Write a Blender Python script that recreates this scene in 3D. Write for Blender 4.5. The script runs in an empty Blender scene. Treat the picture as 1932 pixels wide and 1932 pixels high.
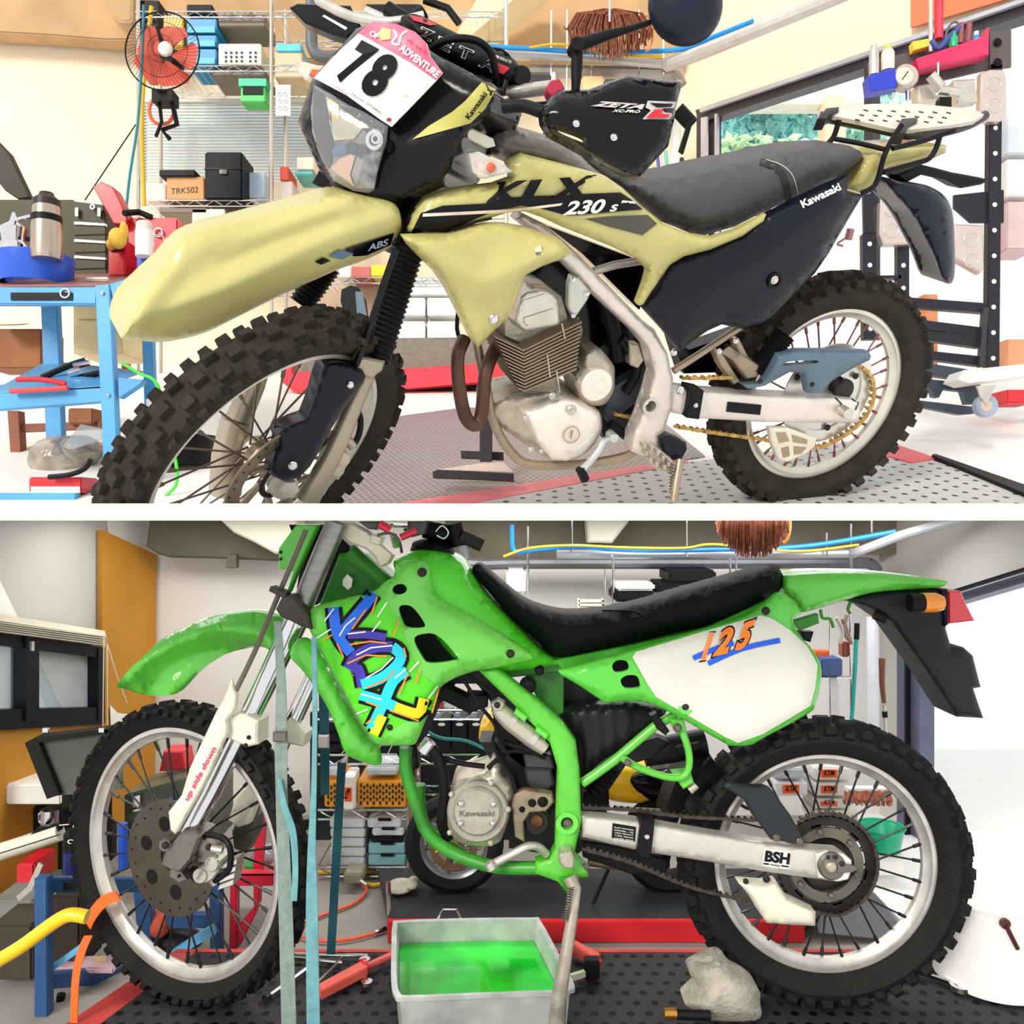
import bpy, bmesh, math, random
from mathutils import Vector, Matrix
from mathutils.geometry import delaunay_2d_cdt
random.seed(7)
F=1600.0; CZ=1.10; PI=math.pi
CAM=Vector((0,0,CZ)); COL=bpy.context.scene.collection
sin,cos=math.sin,math.cos
OFF={}
def ray(x,y): return Vector(((x-966)/F,1.0,(966-y)/F))
def V(x,y,Y): return CAM+ray(x,y)*Y
class PL:
    def __init__(s,O,N): s.O=Vector(O); s.N=Vector(N).normalized()
    def p(s,x,y,n=0):
        r=ray(x,y); t=(n+(s.O-CAM).dot(s.N))/r.dot(s.N); return CAM+r*t
    def sc(s,x,y,n=0): return (s.p(x,y,n)-CAM).y/F
def FP(Y): return PL((0,Y,CZ),(0,-1,0))
# ---------- materials (procedural)
MC={}
def lin(c): 
    c=c/255.0
    return c/12.92 if c<=.04045 else ((c+.055)/1.055)**2.4
def mt(key,rgb=(128,128,128),rough=.5,metal=0,var=.06,vs=12,bump=0,bs=60,emit=0,alpha=1,coat=0,trans=0,stretch=None,spec=None):
    if rgb and max(rgb)<75 and not metal and spec is None: spec=.22; coat=coat*.35
    if key in MC: return MC[key]
    m=bpy.data.materials.new(key); m.use_nodes=True; nt=m.node_tree; nd=nt.nodes; lk=nt.links
    b=nd['Principled BSDF']; c=[lin(v) for v in rgb]
    b.inputs['Roughness'].default_value=rough; b.inputs['Metallic'].default_value=metal
    b.inputs['Coat Weight'].default_value=coat; b.inputs['Coat Roughness'].default_value=.08
    if spec is not None: b.inputs['Specular IOR Level'].default_value=spec
    if trans: b.inputs['Transmission Weight'].default_value=trans; b.inputs['IOR'].default_value=1.25
    if alpha<1: b.inputs['Alpha'].default_value=alpha
    tc=nd.new('ShaderNodeTexCoord'); mp=nd.new('ShaderNodeMapping'); lk.new(tc.outputs['Object'],mp.inputs[0])
    if stretch: mp.inputs['Scale'].default_value=stretch
    nz=nd.new('ShaderNodeTexNoise'); nz.inputs['Scale'].default_value=vs; nz.inputs['Detail'].default_value=5; lk.new(mp.outputs[0],nz.inputs['Vector'])
    rp=nd.new('ShaderNodeValToRGB'); lk.new(nz.outputs['Fac'],rp.inputs[0])
    rp.color_ramp.elements[0].position=.3; rp.color_ramp.elements[1].position=.7
    rp.color_ramp.elements[0].color=[max(0,v*(1-var*2)) for v in c]+[1]; rp.color_ramp.elements[1].color=[min(1,v*(1+var)) for v in c]+[1]
    lk.new(rp.outputs[0],b.inputs['Base Color'])
    if bump:
        n2=nd.new('ShaderNodeTexNoise'); n2.inputs['Scale'].default_value=bs; lk.new(mp.outputs[0],n2.inputs['Vector'])
        bp=nd.new('ShaderNodeBump'); bp.inputs['Strength'].default_value=bump; bp.inputs['Distance'].default_value=.01
        lk.new(n2.outputs['Fac'],bp.inputs['Height']); lk.new(bp.outputs[0],b.inputs['Normal'])
    if emit: b.inputs['Emission Color'].default_value=c+[1]; b.inputs['Emission Strength'].default_value=emit
    MC[key]=m; return m
def dotmat(key,rgb,dot,step,rad,rough=.5,rz=0,metal=0):
    if key in MC: return MC[key]
    m=mt(key,rgb,rough,metal,var=.05,vs=6); nt=m.node_tree; nd=nt.nodes; lk=nt.links; b=nd['Principled BSDF']
    src=b.inputs['Base Color'].links[0].from_socket
    g=nd.new('ShaderNodeNewGeometry'); mp=nd.new('ShaderNodeMapping'); lk.new(g.outputs['Position'],mp.inputs[0]); mp.inputs['Rotation'].default_value=(0,0,rz)
    sp=nd.new('ShaderNodeSeparateXYZ'); lk.new(mp.outputs[0],sp.inputs[0])
    def M(op,a,b2=None):
        n=nd.new('ShaderNodeMath'); n.operation=op
        for i,v in enumerate((a,b2)):
            if v is None: continue
            if isinstance(v,(int,float)): n.inputs[i].default_value=v
            else: lk.new(v,n.inputs[i])
        return n.outputs[0]
    yy=M('DIVIDE',sp.outputs[1],step); row=M('FLOOR',yy); off=M('MULTIPLY',M('MODULO',row,2),.5)
    xx=M('ADD',M('DIVIDE',sp.outputs[0],step),off)
    fx=M('SUBTRACT',M('FRACT',xx),.5); fy=M('SUBTRACT',M('FRACT',yy),.5)
    d=M('SQRT',M('ADD',M('MULTIPLY',fx,fx),M('MULTIPLY',fy,fy))); k=M('LESS_THAN',d,rad)
    mx=nd.new('ShaderNodeMix'); mx.data_type='RGBA'; lk.new(k,mx.inputs[0]); lk.new(src,mx.inputs[6]); mx.inputs[7].default_value=[lin(v) for v in dot]+[1]
    lk.new(mx.outputs[2],b.inputs['Base Color']); return m
# ---------- 2-D helpers
def cat(pts,k=5,closed=True):
    n=len(pts); out=[]; D=len(pts[0])
    rng=range(n) if closed else range(n-1)
    for i in rng:
        if closed: P=[pts[(i+j-1)%n] for j in range(4)]
        else: P=[pts[max(0,min(n-1,i+j-1))] for j in range(4)]
        for s in range(k):
            t=s/k; a=-.5*t+t*t-.5*t**3; b=1-2.5*t*t+1.5*t**3; c=.5*t+2*t*t-1.5*t**3; d=-.5*t*t+.5*t**3
            out.append(tuple(a*P[0][q]+b*P[1][q]+c*P[2][q]+d*P[3][q] for q in range(D)))
    if not closed: out.append(tuple(pts[-1]))
    return out
def resamp(pts,step,closed=True):
    out=[]; n=len(pts)
    for i in range(n if closed else n-1):
        a=pts[i]; b=pts[(i+1)%n]; L=math.hypot(a[0]-b[0],a[1]-b[1]); k=max(1,int(round(L/step)))
        for j in range(k): out.append(tuple(a[q]+(b[q]-a[q])*j/k for q in range(len(a))))
    if not closed: out.append(tuple(pts[-1]))
    return out
def inside(x,y,P):
    c=False; j=len(P)-1
    for i in range(len(P)):
        if (P[i][1]>y)!=(P[j][1]>y) and x<(P[j][0]-P[i][0])*(y-P[i][1])/(P[j][1]-P[i][1]+1e-12)+P[i][0]: c=not c
        j=i
    return c
def dseg(x,y,P,closed=True):
    m=1e9; n=len(P)
    for i in range(n if closed else n-1):
        ax,ay=P[i][0],P[i][1]; bx,by=P[(i+1)%n][0],P[(i+1)%n][1]; dx,dy=bx-ax,by-ay; L=dx*dx+dy*dy
        t=0 if L==0 else max(0,min(1,((x-ax)*dx+(y-ay)*dy)/L)); e=(ax+t*dx-x)**2+(ay+t*dy-y)**2
        if e<m: m=e
    return math.sqrt(m)
def inset(P,d):
    n=len(P); A=sum(P[i][0]*P[(i+1)%n][1]-P[(i+1)%n][0]*P[i][1] for i in range(n)); s=1 if A>0 else -1; out=[]
    for i in range(n):
        a,b,c=P[i-1],P[i],P[(i+1)%n]
        e1=Vector((b[0]-a[0],b[1]-a[1])); e2=Vector((c[0]-b[0],c[1]-b[1]))
        if e1.length<1e-9 or e2.length<1e-9: out.append(tuple(b[:2])); continue
        e1.normalize(); e2.normalize(); n1=Vector((-e1.y,e1.x))*s; n2=Vector((-e2.y,e2.x))*s; m=n1+n2
        k=m.length_squared
        m=n1 if k<.2 else m*(2/k)
        out.append((b[0]+m.x*d,b[1]+m.y*d))
    return out
def ell(x,y,rx,ry=None,n=20,rot=0):
    ry=rx if ry is None else ry
    return [(x+rx*cos(2*PI*i/n)*cos(rot)-ry*sin(2*PI*i/n)*sin(rot),y+rx*cos(2*PI*i/n)*sin(rot)+ry*sin(2*PI*i/n)*cos(rot)) for i in range(n)]
def rect(x0,y0,x1,y1): return [(x0,y0),(x1,y0),(x1,y1),(x0,y1)]
def stroke(pts,w,taper=0):
    L=[];R=[];n=len(pts)
    for i,p in enumerate(pts):
        a=pts[max(0,i-1)]; b=pts[min(n-1,i+1)]; d=Vector((b[0]-a[0],b[1]-a[1])).normalized(); h=w/2*(1-taper*i/(n-1))
        L.append((p[0]-d.y*h,p[1]+d.x*h)); R.append((p[0]+d.y*h,p[1]-d.x*h))
    return L+R[::-1]
# ---------- mesh accumulator
class MB:
    def __init__(s): s.v=[]; s.f=[]
    def add(s,v,f):
        o=len(s.v); s.v+= [Vector(q) for q in v]; s.f+=[[i+o for i in q] for q in f]; return s
    def hexa(s,P):  # 8 points: front 4, back 4
        return s.add(P,[(0,1,2,3),(7,6,5,4),(0,4,5,1),(1,5,6,2),(2,6,7,3),(3,7,4,0)])
    def box(s,c,d,R=None):
        P=[]
        for z in (-1,1):
            for x,y in ((-1,-1),(1,-1),(1,1),(-1,1)):
                q=Vector((x*d[0]/2,y*d[1]/2,z*d[2]/2)); P.append(Vector(c)+(R@q if R else q))
        return s.hexa(P)
    def wbox(s,x0,y0,x1,y1,Y,dp):   # front face by picture edges at depth Y, real box behind
        A,B=V(x0,y0,Y),V(x1,y1,Y)
        return s.box(((A.x+B.x)/2,(A.y+B.y)/2+dp/2,(A.z+B.z)/2),(abs(B.x-A.x),dp,abs(A.z-B.z)))
    def prism(s,front,vec):
        n=len(front); v=list(front)+[p+vec for p in front]
        return s.add(v,[list(range(n)),list(range(2*n-1,n-1,-1))]+[(i,(i+1)%n,n+(i+1)%n,n+i) for i in range(n)])
    def pprism(s,pl,poly,n1,th,bev=0):
        fr=[pl.p(x,y,n1) for x,y in poly]
        if bev:
            b=bev; k=pl.sc(poly[0][0],poly[0][1],n1); ins=inset(poly,b)
            top=[pl.p(x,y,n1) for x,y in ins]; mid=[q-pl.N*(b*k) for q in fr]; bk=[q-pl.N*th for q in fr]; n=len(fr)
            return s.add(top+mid+bk,[list(range(n)),list(range(3*n-1,2*n-1,-1))]+[(j*n+i,j*n+(i+1)%n,(j+1)*n+(i+1)%n,(j+1)*n+i) for j in (0,1) for i in range(n)])
        return s.prism(fr,-pl.N*th)
    def tube(s,P,r,seg=10,cap=True):
        P=[Vector(p) for p in P]; n=len(P); rr=r if isinstance(r,(list,tuple)) else [r]*n
        t=[(P[min(n-1,i+1)]-P[max(0,i-1)]).normalized() for i in range(n)]
        up=Vector((0,0,1)) if abs(t[0].z)<.9 else Vector((1,0,0)); a=t[0].cross(up).normalized(); v=[]
        for i in range(n):
            a=(a-t[i]*a.dot(t[i])).normalized(); b=t[i].cross(a)
            v+=[P[i]+(a*cos(2*PI*j/seg)+b*sin(2*PI*j/seg))*rr[i] for j in range(seg)]
        f=[(i*seg+j,i*seg+(j+1)%seg,(i+1)*seg+(j+1)%seg,(i+1)*seg+j) for i in range(n-1) for j in range(seg)]
        if cap: f+=[list(range(seg-1,-1,-1)),list(range((n-1)*seg,n*seg))]
        return s.add(v,f)
    def ptube(s,pl,pts,r,k=4,seg=10,sm=True):  # pts (x,y,n[,r])
        pts=[tuple(p)+(0,)*(3-len(p)) if len(p)<3 else tuple(p) for p in pts]
        pts=[p if len(p)==4 else p+(r,) for p in pts]
        if sm and len(pts)>2: pts=cat(pts,k,False)
        return s.tube([pl.p(p[0],p[1],p[2]) for p in pts],[p[3]*pl.sc(p[0],p[1],p[2]) for p in pts],seg)
    def bellows(s,pl,a,b,ra,rb,n,k=14,depth=.16,nn=0):
        P=[];R=[]
        for i in range(k*4+1):
            t=i/(k*4); x=a[0]+(b[0]-a[0])*t; y=a[1]+(b[1]-a[1])*t; P.append(pl.p(x,y,nn)); r=(ra+(rb-ra)*t)*(1-depth*(.5-.5*cos(t*k*2*PI))); R.append(r*pl.sc(x,y,nn))
        return s.tube(P,R,16)
    def lathe(s,C,N,prof,seg=48,closed=False,cap=False,a0=0):
        C=Vector(C); N=Vector(N).normalized(); a=N.cross(Vector((0,0,1)) if abs(N.z)<.95 else Vector((1,0,0))).normalized(); b=a.cross(N); m=len(prof); v=[]
        for i in range(seg):
            d=a*cos(2*PI*i/seg+a0)+b*sin(2*PI*i/seg+a0)
            v+=[C+d*r+N*h for r,h in prof]
        f=[]
        for i in range(seg):
            i2=(i+1)%seg
            for j in range(m if closed else m-1):
                j2=(j+1)%m; f.append((i*m+j,i2*m+j,i2*m+j2,i*m+j2))
        if cap: f+=[[i*m for i in range(seg)],[i*m+m-1 for i in range(seg-1,-1,-1)]]
        return s.add(v,f)
    def pcyl(s,pl,x,y,r,n1,th,seg=24,bev=.12,r2=None):
        k=pl.sc(x,y,n1); C=pl.p(x,y,n1); R=r*k; b=R*bev; q=(r2*k if r2 else R)
        return s.lathe(C,pl.N,[(R-b,0),(R,-b),(q,-th)],seg,cap=True)
    def pring(s,pl,x,y,r,ri,n1,th,seg=28):
        k=pl.sc(x,y,n1); return s.lathe(pl.p(x,y,n1),pl.N,[(r*k,0),(ri*k,0),(ri*k,-th),(r*k,-th)],seg,closed=True)
    def ball(s,C,r,sq=(1,1,1),seg=14,rng=8):
        C=Vector(C); v=[C+Vector((0,0,r*sq[2]))]
        for i in range(1,rng):
            t=PI*i/rng
            for j in range(seg): v.append(C+Vector((r*sq[0]*sin(t)*cos(2*PI*j/seg),r*sq[1]*sin(t)*sin(2*PI*j/seg),r*sq[2]*cos(t))))
        v.append(C-Vector((0,0,r*sq[2]))); e=len(v)-1
        f=[(0,1+j,1+(j+1)%seg) for j in range(seg)]+[(1+i*seg+j,1+(i+1)*seg+j,1+(i+1)*seg+(j+1)%seg,1+i*seg+(j+1)%seg) for i in range(rng-2) for j in range(seg)]
        f+=[(e,1+(rng-2)*seg+(j+1)%seg,1+(rng-2)*seg+j) for j in range(seg)]
        return s.add(v,f)
    def build(s,name,mat,parent=None,bev=0,ang=35,cutz=None,flat=False):
        me=bpy.data.meshes.new(name)
        if parent is not None: off=OFF[parent.name]
        else:
            xs=[v.x for v in s.v]; ys=[v.y for v in s.v]; zs=[v.z for v in s.v]
            off=Vector(((min(xs)+max(xs))/2,(min(ys)+max(ys))/2,min(zs)))
        bm=bmesh.new(); vs=[bm.verts.new(v-off) for v in s.v]
        for f in s.f:
            try: bm.faces.new([vs[i] for i in f])
            except ValueError: pass
        bmesh.ops.recalc_face_normals(bm,faces=bm.faces)
        if bev:
            es=[e for e in bm.edges if len(e.link_faces)==2 and e.calc_face_angle(0)>.5]
            bmesh.ops.bevel(bm,geom=es,offset=bev,segments=2,affect='EDGES',clamp_overlap=True)
        if cutz is not None:
            bmesh.ops.bisect_plane(bm,geom=bm.verts[:]+bm.edges[:]+bm.faces[:],plane_co=(0,0,cutz-off.z),plane_no=(0,0,1),clear_inner=True)
        bm.to_mesh(me); bm.free()
        if not flat:
            if getattr(s,'shell',False): ang=62
            me.shade_smooth(); me.set_sharp_from_angle(angle=math.radians(ang))
        me.materials.append(mat)
        o=bpy.data.objects.new(name,me); COL.objects.link(o)
        if parent is not None: o.parent=parent
        else: o.location=off
        OFF[o.name]=off
        return o
# a panel with a curved face: outline in picture points on a plane, thickness and bulge real
class SH:
    def __init__(s,pl,poly,n0,bulge,edge,back,sym=False,holes=(),step=9,sm=True,ridges=(),gx=0,gy=0,pivot=None,it=9):
        s.it=it
        P=resamp(cat(poly,5) if sm else poly,step*.8); P=[(p[0],p[1]) for p in P]; H=[resamp(cat(h,4),5) for h in holes]
        s.pl=pl;s.P=P;s.H=H;s.n0=n0;s.b=bulge;s.e=edge;s.r=ridges;s.gx=gx;s.gy=gy;s.sym=sym
        s.pv=pivot or (sum(p[0] for p in P)/len(P),sum(p[1] for p in P)/len(P)); s.back=back; s.step=step
    def h0(s,x,y):
        if inside(x,y,s.P): t=min(1,dseg(x,y,s.P)/s.e); v=s.n0+s.b*max(0,1-(1-t)**2)**.8
        else: v=s.n0
        for q in s.r:
            ln,w,a=q[:3]; d=dseg(x,y,ln,False)/w
            if d<1: v+=a*((1-d) if len(q)>3 else (1-d*d)**2)
        return v+s.gx*(x-s.pv[0])+s.gy*(y-s.pv[1])
    def prep(s):
        extra=[]
        for k in (.12,.32,.6):
            d=s.e*k
            if d<1.2: continue
            q=resamp(inset(s.P,d),s.step*.75)
            extra+=[p for p in q if inside(p[0],p[1],s.P) and abs(dseg(p[0],p[1],s.P)-d)<d*.2 and not any(inside(p[0],p[1],h) or dseg(p[0],p[1],h)<3 for h in s.H)]
        s.vv,s.ff=s.tris(s.P,s.H,s.step,extra); n=len(s.vv); hh=[s.h0(x,y) for x,y in s.vv]
        nb=[set() for _ in range(n)]; cnt={}
        for f in s.ff:
            for i in range(3):
                a,b=f[i],f[(i+1)%3]; nb[a].add(b); nb[b].add(a); k=(min(a,b),max(a,b)); cnt[k]=cnt.get(k,0)+1
        bd=set(i for k,c in cnt.items() if c==1 for i in k)
        for it in range(s.it):
            h2=list(hh)
            for i in range(n):
                if i in bd or not nb[i]: continue
                q=[j for j in nb[i]]; h2[i]=hh[i]*.4+.6*sum(hh[j] for j in q)/len(q)
            hh=h2
        s.hh=hh; s.g={}; s.cs=16
        for k,f in enumerate(s.ff):
            xs=[s.vv[i][0] for i in f]; ys=[s.vv[i][1] for i in f]
            for i in range(int(min(xs)//s.cs),int(max(xs)//s.cs)+1):
                for j in range(int(min(ys)//s.cs),int(max(ys)//s.cs)+1): s.g.setdefault((i,j),[]).append(k)
    def h(s,x,y):
        if not hasattr(s,'hh'): s.prep()
        for k in s.g.get((int(x//s.cs),int(y//s.cs)),()):
            f=s.ff[k]; (ax,ay),(bx,by),(cx,cy)=[s.vv[i] for i in f[:3]]; D=(by-cy)*(ax-cx)+(cx-bx)*(ay-cy)
            if abs(D)<1e-9: continue
            u=((by-cy)*(x-cx)+(cx-bx)*(y-cy))/D; v=((cy-ay)*(x-cx)+(ax-cx)*(y-cy))/D
            if u>=-.01 and v>=-.01 and u+v<=1.01: return u*s.hh[f[0]]+v*s.hh[f[1]]+(1-u-v)*s.hh[f[2]]
        return s.h0(x,y)
    def tris(s,P,H,step,extra=()):
        pts=[];ed=[]
        for L in [P]+list(H):
            o=len(pts); pts+=L; ed+=[(o+i,o+(i+1)%len(L)) for i in range(len(L))]
        x0=min(p[0] for p in P);x1=max(p[0] for p in P);y0=min(p[1] for p in P);y1=max(p[1] for p in P); j=0;y=y0+step/2
        while y<y1:
            x=x0+(step/2 if j%2 else step)
            while x<x1:
                if inside(x,y,P) and dseg(x,y,P)>step*.45 and not any(inside(x,y,h) or dseg(x,y,h)<step*.4 for h in H): pts.append((x,y))
                x+=step
            y+=step*.87; j+=1
        pts+=list(extra)
        r=delaunay_2d_cdt([Vector(p) for p in pts],ed,[],0,.3); vv=[(v.x,v.y) for v in r[0]]; ff=[]
        for f in r[2]:
            cx=sum(vv[i][0] for i in f)/len(f); cy=sum(vv[i][1] for i in f)/len(f)
            if inside(cx,cy,P) and not any(inside(cx,cy,h) for h in H): ff.append(list(f))
        return vv,ff
    def mesh(s,m=None):
        m=m or MB(); m.shell=True
        if not hasattr(s,'hh'): s.prep()
        vv,ff=s.vv,s.ff; fr=[s.pl.p(x,y,h) for (x,y),h in zip(vv,s.hh)]
        if s.sym: bk=[q-s.pl.N*(2*h) for q,h in zip(fr,s.hh)]
        else: bk=[q-s.pl.N*s.back for q in fr]
        n=len(vv); cnt={}
        for f in ff:
            for i in range(len(f)):
                e=(f[i],f[(i+1)%len(f)]); k=tuple(sorted(e)); cnt[k]=cnt.get(k,[]) + [e]
        side=[(e[0][0],e[0][1],e[0][1]+n,e[0][0]+n) for e in cnt.values() if len(e)==1]
        return m.add(fr+bk,ff+[[i+n for i in reversed(f)] for f in ff]+side)
    def decal(s,poly,eps=.0015,sm=False,m=None,step=None):
        m=m or MB(); P=resamp(cat(poly,4) if sm else poly,8); vv,ff=s.tris([(p[0],p[1]) for p in P],[],step or 12)
        return m.add([s.pl.p(x,y,s.h(x,y)+eps) for x,y in vv],ff)
def flatsurf(pl,n):
    q=SH.__new__(SH); q.pl=pl; q.P=[(0,0),(1,0),(0,1)]; q.h=lambda x,y:n; q.H=[]; q.step=9; return q
def text(parent,s,surf,a,b,h,mat,shear=0,off=0,eps=.002,name='lettering',up=None,outline=None,outw=.05,th=0):
    """baseline runs from picture point a to b, capitals h picture px high"""
    def mk(o_,e_,mat_,nm):
        cu=bpy.data.curves.new('t','FONT'); cu.body=s; cu.size=1; cu.shear=shear; cu.offset=o_; cu.resolution_u=4; cu.fill_mode='FRONT'
        ob=bpy.data.objects.new('t',cu); COL.objects.link(ob); bpy.context.view_layer.update(); dg=bpy.context.evaluated_depsgraph_get()
        me=bpy.data.meshes.new_from_object(ob.evaluated_get(dg)); bpy.data.objects.remove(ob); bpy.data.curves.remove(cu)
        vs=[(v.co.x,v.co.y) for v in me.vertices]; fs=[list(p.vertices) for p in me.polygons]; bpy.data.meshes.remove(me)
        if not vs: return None
        W0=min(v[0] for v in vs) if not hasattr(text,'x0') or o_==off else text.x0; W=max(v[0] for v in vs)
        if o_==off: text.x0=W0; text.w=W-W0
        W0=text.x0; Wd=text.w
        d=Vector((b[0]-a[0],b[1]-a[1])); u=Vector(up) if up else Vector((d.y,-d.x)).normalized(); m=MB()
        pp=[]
        for x,y in vs:
            q=Vector(a)+d*((x-W0)/Wd)+u*(y/.70*h); pp.append(surf.pl.p(q.x,q.y,surf.h(q.x,q.y)+e_))
        m.add(pp,fs); return m.build(nm,mat_,parent,flat=True)
    o=mk(off,eps,mat,name)
    if outline: mk(off+outw,eps*.5,outline,name+'_outline')
    return o
# ---------- things
def tagp(o,label,cat_,group=None):
    o['label']=label; o['category']=cat_
    if group: o['group']=group
    return o
def thing(name,loc,label,cat_,group=None):
    o=bpy.data.objects.new(name,None); o.empty_display_size=.05; COL.objects.link(o); o.location=loc; OFF[o.name]=Vector(loc); return tagp(o,label,cat_,group)
def struct(o): o['kind']='structure'; return o
def lab(o,s): o['label']=s; return o
# ---------- wheels
def wheel(root,C,N,R,W,rimr,pre,tm,rm,sm_,nsp=32,kh=.016,nk=46,hubr=.03,cut=None,hubm=None,spw=.0022,rimw=.02,nipm=None):
    C=Vector(C);N=Vector(N).normalized();a=N.cross(Vector((0,0,1))).normalized();b=a.cross(N)
    m=MB(); R0=R-kh; mid=(rimr+R0)/2
    pr=[(rimr-.006,.26*W),(rimr+.004,.36*W),(rimr+.016,.44*W),(mid,.49*W),(R0-.016,.46*W),(R0-.005,.36*W),(R0,.2*W),(R0+.001,0)]
    pr=pr+[(r,-h) for r,h in pr[-2::-1]]
    m.lathe(C,N,pr,96,closed=True)
    def knob(ang,h,tilt,tl,wd,hh,r0,skew=0):
        d=a*cos(ang)+b*sin(ang); t=-a*sin(ang)+b*cos(ang); o=d*cos(tilt)+N*sin(tilt); w=o.cross(t)
        c=C+d*r0+N*h; t2=t*cos(skew)+w*sin(skew); w2=w*cos(skew)-t*sin(skew); P=[]
        for z,k in ((-.004,1),(hh,.82)):
            for x,y in ((-1,-1),(1,-1),(1,1),(-1,1)): P.append(c+t2*(x*tl*k/2)+w2*(y*wd*k/2)+o*z)
        m.hexa(P)
    st=2*PI/nk
    for i in range(nk):
        A=i*st
        if i%2==0:
            knob(A,.0,0,st*R*.78,W*.24,kh,R0); 
            for sg in (1,-1): knob(A+.1*st,sg*.42*W,sg*1.0,st*R*.62,W*.19,kh*.85,R0-.009)
        else:
            for sg in (1,-1): knob(A,sg*.2*W,sg*.3,st*R*.74,W*.2,kh,R0-.002)
            for sg in (1,-1): knob(A+.1*st,sg*.46*W,sg*1.15,st*R*.55,W*.15,kh*.8,R0-.014)
    ty=m.build(pre+'tyre',tm,root,cutz=cut,ang=30)
    m=MB(); q=rimw
    pr=[(rimr+.002,q*.9),(rimr,q),(rimr-.016,q*1.02),(rimr-.02,q*.7),(rimr-.032,q*.35),(rimr-.034,0)]; pr=pr+[(r,-h) for r,h in pr[-2::-1]]
    m.lathe(C,N,pr,80,closed=True); rim=m.build(pre+'rim',rm,root,cutz=cut,ang=30)
    hw=.034
    hub=MB(); hub.lathe(C,N,[(.008,hw+.02),(hubr*.5,hw+.02),(hubr*.55,hw),(hubr,hw-.004),(hubr,hw-.012),(hubr*.6,hw-.02),(hubr*.6,-hw+.02),(hubr,-hw+.012),(hubr,-hw),(.008,-hw-.02)],28,cap=True)
    hub.build(pre+'hub',hubm or rm,root,cutz=cut)
    for i in range(nsp):
        sg=1 if i%2 else -1; A=2*PI*i/nsp; A2=A+(.5 if (i//2)%2 else -.5)
        p0=C+(a*cos(A2)+b*sin(A2))*hubr*.92+N*(sg*(hw-.008)); p1=C+(a*cos(A)+b*sin(A))*(rimr-.03)+N*(sg*.004)
        d=(p1-p0); s=MB(); s.tube([p0,p0+d*.9],spw,6); s.tube([p0+d*.89,p1+d*.01],spw*1.8,6)
        if cut is not None:
            if p0.z<cut and p1.z<cut: continue
        s.build('spoke',sm_,rim,cutz=cut)
    return ty,rim
def chain(root,pl,pts,step,n,mat,w=.5,name='chain'):
    P=resamp(cat([p+(0,) if len(p)<3 else p for p in pts],8,False),3,False); out=[P[0]];acc=0
    for i in range(1,len(P)):
        acc+=math.hypot(P[i][0]-P[i-1][0],P[i][1]-P[i-1][1])
        if acc>=step: out.append(P[i]); acc=0
    m=MB()
    for i in range(len(out)-1):
        a,b=out[i],out[i+1]; m.pcyl(pl,a[0],a[1],step*.36,n,.014,8,.1)
        if i%2: m.pprism(pl,stroke([a[:2],b[:2]],step*.62),n+.002,.002); m.pprism(pl,stroke([a[:2],b[:2]],step*.62),n-.014,.002)
        else: m.pprism(pl,stroke([a[:2],b[:2]],step*.5),n-.001,.002); m.pprism(pl,stroke([a[:2],b[:2]],step*.5),n-.011,.002)
    return m.build(name,mat,root,ang=30)
def bolts(root,pl,L,n,mat,name='bolt',th=.006):
    for p in L:
        m=MB(); r=p[2]; m.pcyl(pl,p[0],p[1],r,n,th,14,.3); k=pl.sc(p[0],p[1],n)
        m.lathe(pl.p(p[0],p[1],n+.001),pl.N,[(r*k*.55,0),(r*k*.4,.0005),(r*k*.35,-.002)],6,cap=True); m.build(name,mat,root)
# ---------- camera, sky, sun
sc=bpy.context.scene
cd=bpy.data.cameras.new('camera'); cam=bpy.data.objects.new('camera',cd); COL.objects.link(cam)
cam.location=CAM; cam.rotation_euler=(PI/2,0,0); cd.sensor_width=36; cd.sensor_fit='AUTO'; cd.lens=F*36/1932; cd.clip_start=.05; sc.camera=cam
w=bpy.data.worlds.new('sky'); sc.world=w; w.use_nodes=True; bg=w.node_tree.nodes['Background']; bg.inputs[0].default_value=(1,1,1,1); bg.inputs[1].default_value=.93
def sun(rot,st,ang,col=(1,1,1)):
    l=bpy.data.lights.new('sun','SUN'); l.energy=st; l.angle=ang; l.color=col; o=bpy.data.objects.new('sun',l); COL.objects.link(o); o.rotation_euler=rot
sun((math.radians(63),0,math.radians(-30)),2.3,.3,(1,.95,.86))
def lamp(x,y,z,sx,sy,p,col=(1,1,1),rot=(0,0,0)):
    l=bpy.data.lights.new('added_fill_lamp','AREA'); l.shape='RECTANGLE'; l.size=sx; l.size_y=sy; l.energy=p; l.color=col; o=bpy.data.objects.new('added_fill_lamp',l); COL.objects.link(o); o.location=(x,y,z); o.rotation_euler=rot
lamp(-.6,2.75,CZ-.014,1.6,.25,9,(1,.98,.94)); lamp(.7,2.75,CZ-.014,1.2,.25,8); lamp(0,2.15,CZ-.014,1.8,.2,2.5)  # unseen fill lamps added under the slab to brighten the lower room
sc.view_settings.view_transform='Standard'; sc.view_settings.look='None'; sc.view_settings.exposure=.2; sc.view_settings.gamma=1
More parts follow.
